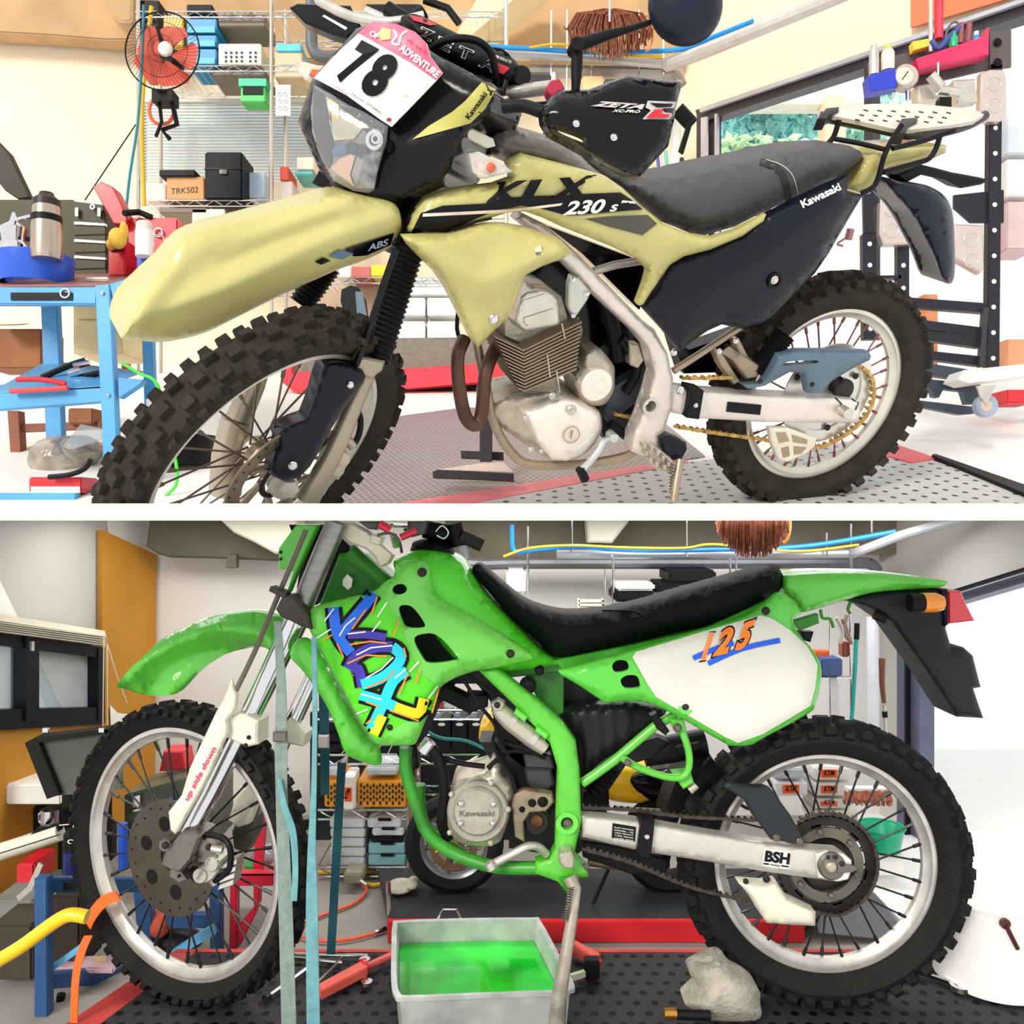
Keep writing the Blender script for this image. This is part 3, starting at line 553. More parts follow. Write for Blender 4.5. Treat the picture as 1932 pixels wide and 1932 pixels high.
sp=SH(K,[(1258,500),(1246,525),(1210,578),(1250,622),(1284,664),(1305,645),(1335,624),(1362,612),(1405,622),(1442,612),(1490,565),(1537,516),(1562,480),(1600,415),(1628,368),(1598,359),(1604,330),(1560,348),(1504,375),(1440,408),(1400,440),(1345,468),(1290,484)],.11,.03,18,.014,sm=False,step=10,ridges=[([(1240,600),(1330,560),(1450,480),(1580,370)],30,.01)])
spo=sp.mesh().build('side_panel',NAVY,k); lab(spo,'large blue black side panel with key lock'); text(spo,'Kawasaki',sp,(1515,392),(1588,357),14,WHT,0,.03,.005)
m=MB(); m.pring(K,1463,530,15,10,.146,.01); m.build('key_lock_ring',BLKM,k); bolts(k,K,[(1463,529,9)],.148,ALU,'key_lock')
s=SH(K,[(1632,296),(1664,282),(1720,278),(1786,274),(1784,288),(1771,293),(1746,306),(1669,323),(1655,350),(1640,366),(1624,367),(1598,357),(1606,340),(1618,322)],.06,.03,14,.15,sm=False,step=8); s.mesh().build('tail_cowl',YEL2,k)
# rack
RK=PL(CAM+ray(1700,225)*1.99,(.1,-.8,.6))
m=MB(); m.pprism(RK,[(1562,203),(1580,198),(1649,194),(1733,194),(1837,204),(1858,214),(1840,226),(1797,234),(1718,243),(1685,241),(1620,226),(1560,214)],0,.012,2); rp=m.build('rack_plate',mt('rack_top_grey',(214,204,190),.5,0,.05,30),k)
m=MB()
for i in range(7):
    for j in range(3): x=1630+i*26-j*8; y=206+j*9+i*.8; m.pprism(RK,[(x,y),(x+9,y+2),(x+8,y+4),(x-1,y+2)],.0008,.001)
m.build('rack_slot',DST,rp)
m=MB(); m.ptube(RK,[(1546,219,-.02),(1590,229,-.02),(1640,238,-.02),(1690,250,-.02),(1720,254,-.02),(1780,248,-.02),(1830,234,-.02),(1858,218,-.02)],9,4,10); m.build('rack_rim',mt('rack_dark',(50,48,50),.4,.2),k)
for q in ([(1543,222),(1560,202),(1584,200),(1583,206),(1566,212),(1560,222)],[(1688,248),(1702,222),(1732,220),(1732,226),(1716,234),(1710,250)]):
    m=MB(); m.pprism(RK,q,.01,.03,2); m.build('rack_clamp',mt('rack_dark',()),k)
m=MB(); m.ptube(K,[(1702,235,.1),(1684,262,.1),(1668,295,.1),(1657,335,.1),(1646,354,.1),(1626,364,.1)],5,4,10); m.ptube(K,[(1684,280,.1),(1740,266,.1),(1800,246,.1)],5,2,10); m.ptube(K,[(1774,254,.1),(1766,280,.1),(1754,298,.1),(1735,306,.1),(1667,325,.1)],5,4,10); m.ptube(K,[(1583,226,-.05),(1573,258,-.05),(1556,276,-.05)],5,3,10); m.ptube(K,[(1575,262,0),(1620,270,.04),(1670,282,.1)],4.5,2,10); m.build('rack_frame',BLKM,k)
# tail
s=SH(K,[(1668,336),(1700,343),(1746,349),(1781,369),(1797,400),(1801,450),(1802,500),(1799,527),(1791,535),(1776,526),(1758,480),(1720,407),(1690,372)],.03,.03,16,.08,step=9,ridges=[([(1740,360),(1775,420),(1785,500)],12,.01)]); s.mesh().build('rear_mudguard',mt('slate_guard',(26,36,48),.3,coat=.3),k)
bolts(k,K,[(1735,402,5),(1780,415,5),(1752,438,4),(1785,440,4)],.062,DST)
m=MB(); m.pprism(K,[(1690,330),(1741,311),(1770,318),(1800,326),(1845,334),(1872,340),(1853,349),(1815,356),(1786,340),(1741,330),(1710,346)],.0,.05,4); m.build('rear_turn_signal',BLKM,k)
m=MB(); m.ptube(K,[(1605,432,.02),(1600,452,.02)],7,1,12,False); m.ptube(K,[(1598,448,.02),(1580,460,.02),(1590,464,.02)],2); m.build('rear_hook',mt('dull_pink_metal',(170,120,120),.4,.4),k)
# frame
FRM=mt('silver_frame',(226,216,208),.35,.45,.04)
s=SH(K,[(985,402),(1030,424),(1092,480),(1150,540),(1213,604),(1234,620),(1259,666),(1270,716),(1268,766),(1256,803),(1248,848),(1215,862),(1190,852),(1192,823),(1208,786),(1222,745),(1233,704),(1221,656),(1198,628),(1120,556),(1059,492),(1010,444),(972,414)],.1,.02,14,.04,sm=False,step=8,holes=[ell(1228,767,11,11,14)]); lab(s.mesh().build('main_frame',FRM,k),'silver painted frame beam')
m=MB(); m.pring(K,1228,767,17,11,.128,.02); m.build('pivot_collar',ALU,k)
m=MB(); m.ptube(K,[(885,560,.0),(900,650,.02),(918,735,.05),(935,805,.06),(966,855,.07),(1000,876,.08),(1086,877,.08),(1170,864,.08),(1200,850,.08)],9,4,14); m.build('cradle_tube',BEI,k)
m=MB(); m.ptube(K,[(1270,700,.08),(1320,668,.08),(1395,618,.08)],7,1,12,False); m.pprism(K,[(1345,655),(1362,664),(1388,706),(1398,720),(1385,726),(1360,690)],.06,.03,2); m.pprism(K,[(1386,640),(1396,640),(1412,672),(1430,690),(1420,706),(1398,680)],.06,.03,2); m.pprism(K,[(1384,680),(1400,668),(1434,690),(1430,712),(1410,716)],.08,.06,3); m.build('subframe',BEI,k); bolts(k,K,[(1359,664,6),(1390,644,6),(1273,666,7),(1286,738,8)],.1,CHR)
m=MB(); m.ptube(K,[(1120,512,.04),(1160,500,.04),(1210,492,.02)],8,1,12,False); m.build('frame_cross_tube',FRM,k)
m=MB(); m.ptube(K,[(876,640,.06),(864,672,.09),(866,728,.1),(878,786,.1),(898,802,.1),(909,776,.09),(916,705,.08),(936,655,.04)],13,5,16); m.build('exhaust_header',RUST,k)
m=MB(); m.pprism(K,[(985,500),(1060,492),(1200,610),(1222,650),(1235,704),(1215,760),(1195,800),(1140,830),(1120,760),(1090,700),(1100,620),(1050,560),(985,560)],-.03,.1); m.pprism(K,[(1030,425),(1230,500),(1216,560),(1206,585),(1100,480)],-.02,.06); m.pprism(K,[(1270,640),(1300,660),(1440,610),(1480,600),(1430,700),(1290,705)],-.06,.05); m.build('airbox',BLK,k)
# engine
fin=mt('finned_alloy',(150,132,112),.4,.5,.1)
m=MB(); m.pprism(K,[(940,640),(991,650),(1094,612),(1096,640),(1086,690),(992,732),(975,720),(958,690)],.06,.12); m.build('cylinder_core',mt('core_dark',(60,50,42),.6,.2),k)
N_=13
m=MB()
for i in range(N_):
    t=i/(N_-1); cx,cy=988+2*t,660+76*t; lx,ly=932+44*t,634+96*t; rx,ry=1098-10*t,606+88*t
    if t<.5: rx2,ry2=1099,ry-6
    m.pprism(K,[(lx,ly),(cx,cy),(rx,ry),(rx,ry+3.6),(cx,cy+3.6),(lx+2,ly+3.6)],.115,.14)
lab(m.build('cylinder_fins',fin,k),'stack of thin cooling fins')
for q in ([(1060,610),(1066,640)],[(1032,668),(1038,712)],[(1050,700),(1056,740)]):
    m=MB(); m.ptube(K,[q[0]+(.117,),q[1]+(.117,)],1.6,1,6,False); m.build('fin_rib',ALUD,k)
s=SH(K,[(968,608),(975,577),(979,560),(991,550),(1016,544),(1041,550),(1054,568),(1056,590),(1054,612),(1020,620),(991,626),(980,618)],.12,.02,10,.05,step=8); cc=s.mesh().build('cam_cover',ALU,k)
for q in ([(984,574),(988,566),(1028,554)],[(988,600),(988,608),(996,616)],[(988,600),(1044,582)]): s.decal(stroke(q,1.6),.001).build('cover_groove',BEI,cc)
m=MB(); m.pprism(K,[(950,580),(975,545),(1003,533),(1030,536),(1060,560),(1072,600),(1094,600),(1092,616),(985,650),(950,635)],.07,.1,3); m.build('cylinder_head',ALUD,k); m=MB(); m.pprism(K,[(1003,536),(1030,536),(1029,546),(1003,546)],.11,.04,2); m.build('head_cap',BEI,k)
m=MB(); m.pprism(K,[(1074,537),(1079,520),(1094,525),(1116,552),(1109,567),(1094,589),(1084,602),(1073,579)],.12,.02,3); m.build('engine_mount_plate',mt('pale_mount',(206,208,198),.35,.5),k); bolts(k,K,[(1083,528,6),(1108,555,6),(1083,596,5)],.125,CHR)
s=SH(K,[(1100,700),(1098,680),(1110,660),(1128,656),(1142,668),(1158,690),(1160,708),(1158,735),(1144,760),(1126,766),(1100,760),(1090,745),(1084,712)],.08,.03,14,.08,step=8); s.mesh().build('starter_housing',ALUD,k); m=MB(); m.pcyl(K,1127,728,32,.125,.04,36,.08); m.pring(K,1132,726,13,12,.127,.003); m.build('starter_cover',mt('bright_cover',(240,232,222),.35,.4,.03),k)
s=SH(K,[(930,760),(985,742),(1064,738),(1100,752),(1130,775),(1136,806),(1120,840),(1085,866),(1040,870),(1010,850),(965,820),(935,795)],.05,.03,16,.12,step=9); s.mesh().build('crankcase',ALUD,k)
s=SH(K,[(985,776),(1025,761),(1064,748),(1099,758),(1131,778),(1134,805),(1121,833),(1099,858),(1069,870),(1040,867),(1015,838),(997,803)],.1,.03,14,.05,sm=False,step=9); cl=s.mesh().build('alternator_cover',mt('bright_cover',()),k); bolts(k,K,[(1080,775,10)],.138,ALU,'timing_plug')
m=MB(); m.pring(K,1079,821,17,16,.136,.004); m.pprism(K,[(1080,814),(1082,814),(1078,828),(1076,828)],.136,.004); m.build('cover_slot',BEI,cl); bolts(k,K,[(992,790,5),(1021,804,4),(1022,853,4),(1003,850,6),(1043,748,7)],.125,ALU)
m=MB(); m.ptube(K,[(1160,828,.1),(1140,832,.12),(1130,850,.13),(1112,872,.14),(1098,886,.15)],7,4,12); m.pcyl(K,1160,828,9,.12,.03); gl=m.build('gear_lever',mt('lever_silver',(206,212,208),.3,.6),k); m=MB(); m.ptube(K,[(1094,884,.15),(1104,905,.15)],9,1,12,False); m.build('lever_rubber',BLKM,gl)
m=MB(); m.ptube(K,[(1216,838,.12),(1222,862,.15),(1240,880,.15),(1262,884,.15),(1266,872,.14),(1240,850,.13),(1222,836,.12)],5,3,8)
for i in range(9): x,y=[(1216,842),(1220,856),(1228,868),(1240,876),(1254,882),(1262,876),(1252,864),(1242,854),(1230,846)][i]; m.pprism(K,[(x-3,y-4),(x+3,y-4),(x+2,y+4),(x-2,y+4)],.165,.02)
m.build('foot_peg',ALUD,k)
m=MB(); m.pprism(K,[(1246,826),(1266,822),(1296,836),(1298,848),(1288,868),(1268,872),(1250,850)],.13,.03,4); m.build('stand_switch',NAVY,k); m=MB(); m.ptube(K,[(1283,868,.14),(1276,910,.17),(1271,946,.19)],8,1,12,False); sd3=m.build('side_stand',BEI,k,cutz=CUT)
m=MB(); m.ptube(K,[(1268+4*cos(t)-t*.02,872+t*.95,.16+.003*sin(t)) for t in [i*.6 for i in range(110)]],1.2,1,5,False); m.build('stand_spring',STL,sd3,cutz=CUT)
m=MB(); m.ptube(K,[(1110,520,.0),(1150,590,.02),(1165,680,.03)],14,3,10); m.ptube(K,[(1170,640,.04),(1205,690,.04),(1180,740,.03)],10,3,10); m.ptube(K,[(1150,800,.05),(1195,830,.05)],10,2,10); m.build('carburettor_hose',BLKM,k)
m=MB(); m.pprism(K,[(1188,648),(1206,650),(1216,680),(1205,696),(1190,690)],.06,.03,3); m.build('reed_bracket',ALUD,k)
m=MB(); m.pprism(K,[(1150,735),(1215,700),(1228,712),(1200,760),(1150,800),(1140,790)],.02,.04,2); m.build('sprocket_case',mt('slate_case',(66,76,88),.45),k)
m=MB(); m.ptube(K,[(868,560,.02),(862,620,.03),(874,650,.03)],4); m.build('breather_hose',BLKM,k)
# swingarm & drive
sw=SH(K,[(1266,730),(1330,738),(1440,745),(1577,750),(1618,755),(1624,775),(1618,798),(1440,796),(1320,789),(1265,778)],.08,.012,10,.04,sm=False,step=9); so=sw.mesh().build('swingarm',mt('swingarm_silver',(232,222,214),.35,.35,.03),k)
sw.decal([(1373,758),(1437,764),(1434,783),(1370,777)],.002).build('warning_label',DEC,so); m=MB(); m.pprism(K,[(1305,733),(1329,738),(1320,792),(1296,789)],.11,.05,2); m.build('chain_slider',BLKM,k); bolts(k,K,[(1314,766,5)],.113,CHR)
m=MB(); m.pring(K,1562,744,98,74,.055,.005,60); m.pring(K,1562,744,76,40,.05,.02,50); m.build('rear_sprocket',mt('sprocket_bright',(222,220,214),.3,.7,.05),k); m=MB(); m.pcyl(K,1594,738,22,.062,.03,24); m.build('sprocket_hub',DST,k)
bolts(k,K,[(1562+64*cos(2*PI*i/6+.5),744+64*sin(2*PI*i/6+.5),6) for i in range(6)],.062,DST)
chain(k,K,[(1618,688),(1644,709),(1650,747),(1636,784),(1603,816),(1567,837),(1542,845),(1490,840),(1440,830),(1333,815),(1263,803)],11,.07,GOLD); chain(k,K,[(1290,714),(1340,714),(1392,712)],11,.07,GOLD); chain(k,K,[(1162,782),(1200,790)],11,.05,GOLD)
s=SH(K,[(1440,724),(1468,668),(1504,661),(1560,661),(1639,663),(1643,672),(1641,679),(1618,690),(1572,717),(1549,742),(1524,742),(1516,704),(1490,702),(1442,728),(1412,734),(1400,726)],.1,.015,8,.02,sm=False,step=8,holes=[[(1476,690),(1490,682),(1540,680),(1538,686),(1490,690)]]); s.mesh().build('chain_guard',SLATE,k); bolts(k,K,[(1534,726,5),(1436,720,5)],.116,DST)
m=MB(); m.bellows(K,(1478,630),(1424,700),25,20,0,14,.12,.06); m.build('shock_boot',BLKM,k)
m=MB(); m.pprism(K,[(1453,809),(1488,809),(1542,829),(1540,842),(1524,857),(1486,873),(1470,868),(1458,838)],.09,.02,3); cg=m.build('chain_guide',CRM,k); m=MB(); [m.pprism(K,q,.0915,.001) for q in ([(1464,816),(1482,816),(1490,832),(1470,836)],[(1494,820),(1524,830),(1522,838),(1496,834)],[(1474,846),(1488,842),(1490,860),(1478,864)],[(1498,842),(1522,844),(1512,856),(1498,858)])]; m.build('guide_recess',BEI,cg)
m=MB(); m.pcyl(K,1602,782,11,.13,.03); m.build('axle_nut',ALU,k); so_=sw; m=MB(); sw.decal(stroke([(1576,750),(1588,762),(1584,778),(1594,788)],2.5),.002,m=m); sw.decal(stroke([(1606,752),(1620,760),(1614,774)],2.5),.002,m=m); m.build('adjuster_slot',DEC,so)
# ================= green bike on the lower deck
B=FP(1.91)
g=thing('motorcycle',(0,1.91,0),'lime green dirt bike with white side number panel reading 125, filling the lower picture','motorcycle')
CF=V(350,1605,1.93); NF=Vector((-sin(math.radians(24)),-cos(math.radians(24)),0))
wheel(g,CF,NF,.341,.085,.29,'front_',RUB2,RIMB,SPKB,32,.012,62,hubm=DST)
CR=V(1551,1622,1.90); wheel(g,CR,(-.06,-1,0),.322,.105,.249,'rear_',RUB2,RIMB,SPKB,32,.016,48,hubm=DST,hubr=.05)
WF=PL(CF+NF*.05,NF)
# front disc
def disc(root,C,N,R,Ri,n,mat,name='brake_disc',holes=24,th=.004,slots=7,hm=BLKM):
    m=MB(); m.lathe(C+N*n,N,[(R,0),(Ri,0),(Ri,-th),(R,-th)],56,closed=True); o=m.build(name,mat,root)
    a=N.cross(Vector((0,0,1))).normalized(); b=a.cross(N); m=MB()
    for i in range(holes):
        t=2*PI*i/holes; r=R-.012-(i%2)*.008; m.lathe(C+N*(n+.0006)+(a*cos(t)+b*sin(t))*r,N,[(.003,0),(.0028,-.001)],8,cap=True)
    m.build('drilled_hole',hm,o); return o
disc(g,CF,NF,.129,.028,.045,mt('disc_steel',(92,84,74),.35,.7,.1),slots=0)
for i in range(6):
    m=MB(); t=2*PI*i/6+.3; a=NF.cross(Vector((0,0,1))).normalized(); b=a.cross(NF); m.lathe(CF+NF*.046+(a*cos(t)+b*sin(t))*.075,NF,[(.017,0),(.016,-.001)],10,cap=True); m.build('disc_window',mt('shadow_dark',(18,17,16),.8),g)
# fork legs (upside down)
FK=PL(CF+Vector((0,-.09,0)),(-.12,-1,0))
m=MB(); m.ptube(FK,[(636,985,0),(600,1070,0),(560,1170,0)],21,2,20,False); m.build('fork_tube',mt('brushed_fork',(150,148,144),.3,.85,.08,20,stretch=(1,1,8)),g)
m=MB(); m.ptube(FK,[(560,1170,0,23),(505,1282,0,21),(455,1385,0,19)],20,1,20,False); m.ptube(FK,[(452,1390,0,18),(398,1498,0,17),(358,1572,0,17)],17,1,20,False); m.build('fork_slider',CHR,g)
m=MB(); m.pprism(FK,[(432,1352),(450,1344),(486,1362),(484,1385),(486,1405),(466,1410),(424,1392),(422,1372)],.035,.06,4); m.build('fork_collar',CRM,g); bolts(g,FK,[(468,1392,4),(462,1407,4)],.04,DST)
m=MB(); m.pprism(FK,[(345,1566),(378,1578),(362,1622),(340,1648),(318,1642),(302,1634),(310,1610),(325,1590)],.035,.07,5); m.pprism(FK,[(370,1580),(405,1595),(418,1620),(385,1630),(356,1626)],.02,.03,3); m.pcyl(FK,310,1596,12,.03,.05); m.pprism(FK,[(320,1640),(340,1646),(352,1662),(338,1668),(318,1655)],.03,.03,3); m.build('axle_lug',STL,g)
bolts(g,FK,[(310,1596,7),(392,1600,6),(365,1622,7),(336,1654,3)],.036,DST)
# far leg
FK2=PL(CF-NF*.05+Vector((.05,.0,0)),(-.12,-1,0))
m=MB(); m.ptube(FK2,[(690,1070,0),(598,1262,0),(548,1372,0)],16,1,16,False); m.ptube(FK2,[(538,1395,0),(480,1530,0)],13,1,16,False); m.build('fork_slider',CHR,g)
m=MB(); m.pprism(FK2,[(545,1355),(576,1385),(570,1410),(535,1402),(530,1380)],.03,.05,4); m.build('fork_collar',CRM,g)
m=MB(); m.pprism(FK2,[(455,1530),(482,1535),(480,1575),(462,1612),(440,1602),(436,1570)],.02,.05,4); m.build('axle_lug',STL,g)
m=MB(); m.pprism(FK2,[(492,1452),(508,1462),(470,1555),(448,1562),(430,1548),(442,1510)],.04,.02,3); m.build('fork_guard',CRM,g)
# guard with writing
s=SH(FK,[(437,1280),(443,1300),(449,1310),(446,1340),(430,1358),(432,1380),(402,1450),(388,1480),(348,1549),(338,1568),(330,1574),(322,1566),(320,1549),(318,1532),(343,1500),(358,1450),(385,1392),(407,1345),(422,1318)],.045,.012,8,.004,sm=False,step=8); gd=s.mesh().build('fork_guard',CRM,g); lab(gd,'cream fork guard with pink lettering')
text(gd,'up side down',s,(354,1512),(408,1412),9,mt('pink_letter',(226,70,120),.4),.2,.03)
# caliper
CAL=mt('worn_caliper',(196,190,178),.35,.7,.1,30)
m=MB(); m.pprism(FK,[(392,1622),(404,1616),(414,1625),(412,1645),(402,1660),(388,1668),(372,1666),(364,1656),(368,1642),(384,1636)],.045,.05,3); m.pcyl(FK,398,1632,14,.05,.03); m.pcyl(FK,376,1654,14,.05,.03); m.ptube(FK,[(400,1600,.03),(420,1604,.03)],7,1,10,False); m.ptube(FK,[(392,1650,.02),(408,1668,.02)],8,1,10,False); m.build('brake_caliper',CAL,g)
text(g,'NISSIN',flatsurf(FK,.052),(374,1660),(396,1622),6,STL,name='caliper_lettering')
m=MB(); [m.pprism(FK,[(410+i*2,1680-i*13),(440+i*2,1670-i*13),(440+i*2,1660-i*13),(414+i*2,1670-i*13)],.03,.04,1) for i in range(4)]; m.build('caliper_fins',ALU,g)
m=MB(); m.ptube(FK,[(404,1662,.03),(432,1640,.03),(434,1600,.03),(418,1580,.02),(385,1575,.01),(380,1588,0)],6); m.build('brake_hose',BLKM,g)
m=MB(); m.ptube(FK,[(577,1000,.02),(520,1135,.03),(480,1231,.03),(445,1303,.04)],5,2,8); m.build('brake_line_tube',mt('brown_tube',(108,98,86),.4,.3),g)
m=MB(); m.pprism(FK,[(519,1150),(532,1124),(552,1122),(580,1160),(586,1188),(566,1182),(548,1172),(530,1165)],.05,.06,4); m.pprism(FK,[(506,1115),(510,1106),(540,1118),(536,1130)],.05,.03,2); m.build('hose_clamp',mt('dark_cast',(70,66,60),.4,.5),g)
# fender
s=SH(B,[(221,1293),(245,1262),(273,1236),(303,1208),(335,1189),(397,1164),(460,1153),(500,1155),(530,1168),(545,1200),(525,1235),(500,1222),(472,1222),(422,1236),(373,1268),(345,1298),(333,1308),(308,1313),(270,1310),(236,1300)],.0,.035,40,.03,step=10,ridges=[([(221,1290),(262,1252),(300,1224),(335,1207),(380,1192),(430,1188),(480,1202),(520,1225)],20,.05),([(290,1290),(350,1240),(420,1212),(480,1215)],34,-.04)])
lab(s.mesh().build('front_fender',GRN,g),'long curved green front fender')
# headstock, number plate remains
m=MB(); m.pprism(B,[(559,990),(600,990),(560,1080),(545,1118),(540,1119),(553,1078),(525,1072),(525,1035),(542,1012)],.03,.03,3); m.build('headlight_bracket',GRN,g); bolts(g,B,[(529,1042,3),(529,1055,3)],.034,DST)
m=MB(); m.pprism(B,[(545,990),(620,990),(660,1030),(660,1060),(600,1140),(575,1150),(560,1110),(570,1050)],-.06,.1); m.build('fork_crown',BLKM,g)
m=MB(); m.pprism(B,[(640,1045),(690,1045),(742,1092),(735,1112),(690,1120),(640,1140),(600,1146),(622,1090)],.0,.1,4); m.ptube(B,[(660,1040,.02),(760,1130,.02)],16,1,12,False); m.build('headstock',GRND,g)
m=MB(); m.pprism(B,[(646,1094),(655,1082),(666,1092),(664,1108),(656,1114),(646,1104)],.03,.01,1); m.build('lock_plate',ALU,g)
m=MB(); m.pprism(B,[(641,985),(664,987),(694,1002),(718,1025),(743,1047),(733,1065),(716,1072),(706,1050),(690,1036),(659,1025),(632,1003)],.09,.03,4); m.pprism(B,[(700,1008),(722,1014),(716,1030),(698,1024)],.1,.04,2); m.build('triple_clamp',mt('cream_metal',(224,214,190),.35,.3),g)
# handlebar end, switches
m=MB(); m.pprism(B,[(676,984),(716,984),(710,1000),(694,998)],.1,.06,3); m.pprism(B,[(770,984),(805,984),(800,1008),(776,1014),(760,1000)],.08,.06,3); m.ptube(B,[(712,1010,.12),(735,1006,.12),(752,1018,.12),(758,1042,.1)],3); m.build('switch_housing',mt('dark_grey_cast',(86,84,82),.4,.3),g)
m=MB(); m.ptube(B,[(716,988,.12),(736,1000,.12)],8,1,12,False); m.ptube(B,[(756,1014,.12),(786,1001,.12)],7,1,12,False); m.build('anodised_adjuster',mt('anodised_red',(214,52,74),.25,.5),g)
m=MB(); m.ptube(B,[(738,986,.1),(770,988,.1)],9,1,12,False); m.ptube(B,[(742,1010,.1),(748,1030,.08)],7,1,12,False); m.build('master_cylinder',CHR,g)
m=MB(); m.ptube(B,[(800,998,.0),(868,1012,.0)],17,1,14,False); m.ptube(B,[(858,988,.02),(868,1030,.02)],14,1,14,False); m.build('throttle_housing',BLKM,g)
m=MB(); m.bellows(B,(870,1012),(910,1030),13,13,0,6,.12,.03); m.build('handlebar_grip',mt('grip_rubber',(48,46,46),.6),g)
m=MB(); m.ptube(B,[(822,1003,.08),(834,992,.08),(846,1004,.08),(838,1016,.08),(824,1010,.08)],1.6); m.build('key_ring',CHR,g)
m=MB(); C=B.p(816,1026,.0); m.lathe(V(816,1043,1.9),(.06,-.25,1),[(.049,0),(.05,.006),(.046,.02),(.03,.026)],28,cap=True); m.build('fuel_cap',BLKM,g)
# body
s=SH(B,[(742,1064),(760,1047),(790,1038),(830,1041),(866,1054),(890,1082),(915,1118),(960,1166),(1030,1233),(1060,1250),(1010,1262),(960,1268),(900,1264),(850,1235),(800,1170),(765,1110)],.06,.07,34,.2,True,step=10); lab(s.mesh().build('fuel_tank',mt('tank_green',(84,212,44),.25,0,.03,6,coat=.15),g),'bright green fuel tank')
seat=SH(B,[(892,1070),(902,1065),(915,1072),(952,1104),(997,1137),(1059,1155),(1121,1154),(1208,1139),(1283,1117),(1357,1097),(1440,1074),(1465,1072),(1476,1082),(1477,1097),(1468,1118),(1440,1138),(1382,1176),(1325,1190),(1270,1200),(1170,1226),(1069,1251),(1052,1246),(1010,1208),(960,1161),(915,1109),(894,1084)],.045,.065,36,.2,True,step=10,ridges=[([(1134,1151),(1208,1156),(1246,1181),(1266,1199)],7,-.006)])
st=seat.mesh().build('seat',SEATB,g); lab(st,'black textured seat'); m=MB(); m.ptube(B,[(x,y,seat.h(x,y)+.001) for x,y in resamp(cat([(1136,1152),(1170,1152),(1208,1157),(1246,1181),(1264,1196)],4,False),6,False)],1.6,1,6,False); m.build('seat_seam',BLKM,st)
H1=ell(754,1112,14,10,14,-.2); H2=[(753,1146),(776,1144),(800,1174),(798,1184),(771,1184),(761,1176)]; H3=[(782,1203),(822,1197),(862,1238),(857,1246),(813,1251),(797,1240)]
shr=SH(B,[(746,1069),(758,1060),(795,1057),(811,1069),(818,1110),(833,1129),(900,1166),(960,1203),(1000,1232),(1004,1244),(960,1256),(890,1268),(840,1290),(820,1318),(800,1367),(787,1398),(776,1406),(740,1407),(713,1405),(696,1387),(650,1310),(599,1218),(582,1180),(584,1152),(610,1139),(699,1117),(725,1099),(743,1086)],.13,.035,26,.012,holes=[H1,H2,H3],step=9,ridges=[([(735,1110),(775,1215),(800,1262),(835,1292)],16,-.014),([(830,1180),(905,1195)],14,.012),([(870,1240),(945,1215)],14,.012)])
so=shr.mesh().build('tank_shroud',mt('shroud_green',(112,212,78),.26,0,.02,6,coat=.3),g); lab(so,'green side shroud with graffiti style letters')
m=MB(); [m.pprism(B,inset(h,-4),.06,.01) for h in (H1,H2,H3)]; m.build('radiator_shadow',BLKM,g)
bolts(so if False else g,B,[(796,1080,9),(963,1234,8),(735,1373,6)],.168,DST)
shr.decal([(612,1152),(703,1120),(730,1137),(770,1215),(788,1268),(828,1296),(815,1340),(770,1357),(712,1395),(690,1373),(602,1212)],.0012,step=9).build('decal_base',mt('neon_green_film',(90,222,22),.3),so)
L0=[];
def gr(pts,w,col,e,sm=True,tp=0):
    shr.decal(stroke(cat(pts,3,False) if sm and len(pts)>2 else pts,w,tp),e,step=10).build('graffiti_stroke',col,so)
KB=mt('ink_black',(12,10,14),.4);K1=mt('ink_blue',(20,110,235),.4);K2=mt('ink_violet',(62,44,170),.4);K3=mt('ink_cyan',(20,214,232),.4);K4=mt('ink_yellow',(252,228,20),.4);K5=mt('ink_orange',(250,150,50),.4);K6=mt('ink_white',(250,250,250),.4)
a1=[(629,1146),(636,1196),(662,1232)]; a2=[(705,1119),(690,1140),(652,1185),(634,1206)]; a3=[(656,1198),(690,1197),(728,1203)]
d1=[(657,1262),(672,1238),(704,1222),(740,1220),(756,1236),(748,1256),(718,1280),(682,1292)]; d2=[(660,1262),(676,1262),(684,1296)]
x1=[(768,1266),(742,1285),(722,1330),(700,1376)]; x2=[(680,1311),(718,1322),(745,1333)]; y1=[(745,1334),(788,1346),(800,1318)]; y2=[(722,1350),(705,1386)]
for q in (a1,a2,d1,x1,y1,x2): gr(q,33,KB,.0045)
for q,t in ((a3,26),(d2,30),(y2,28)): gr(q,t,KB,.005)
gr(a3,15,K2,.006); gr(a1,20,K1,.0064); gr(a2,20,K1,.0062); gr(d2,19,K2,.006); gr(d1[:4],20,K2,.0066); gr(d1[3:],20,K3,.0066); gr(x2,20,K3,.0066); gr(x1,20,K3,.007); gr(y1,20,K4,.0072); gr(y2,18,K4,.0074)
for q in ([(712,1126),(700,1160)],[(690,1150),(664,1187)],[(660,1216),(700,1210),(730,1214)],[(655,1252),(690,1236),(730,1238)],[(690,1298),(730,1282),(745,1265)],[(752,1310),(770,1270)],[(690,1324),(716,1334)],[(735,1340),(790,1360)],[(815,1345),(828,1300)],[(752,1170),(742,1200)],[(792,1262),(784,1290)],[(610,1208),(626,1198)],[(636,1214),(648,1240)],[(762,1222),(766,1240)],[(690,1366),(702,1356)]): gr(q,3,K5,.008,False)
for q in ([(640,1200),(652,1180),(670,1165)],[(630,1148),(612,1172)],[(656,1196),(690,1192)],[(672,1236),(700,1222),(740,1218)],[(690,1280),(720,1262),(742,1240)],[(766,1262),(745,1280)],[(680,1309),(720,1320)],[(730,1136),(712,1164)],[(596,1205),(624,1187)],[(790,1248),(772,1268)],[(808,1318),(826,1294)],[(672,1347),(694,1338)],[(718,1172),(702,1192)]): gr(q,2.6,K6,.0084,False)
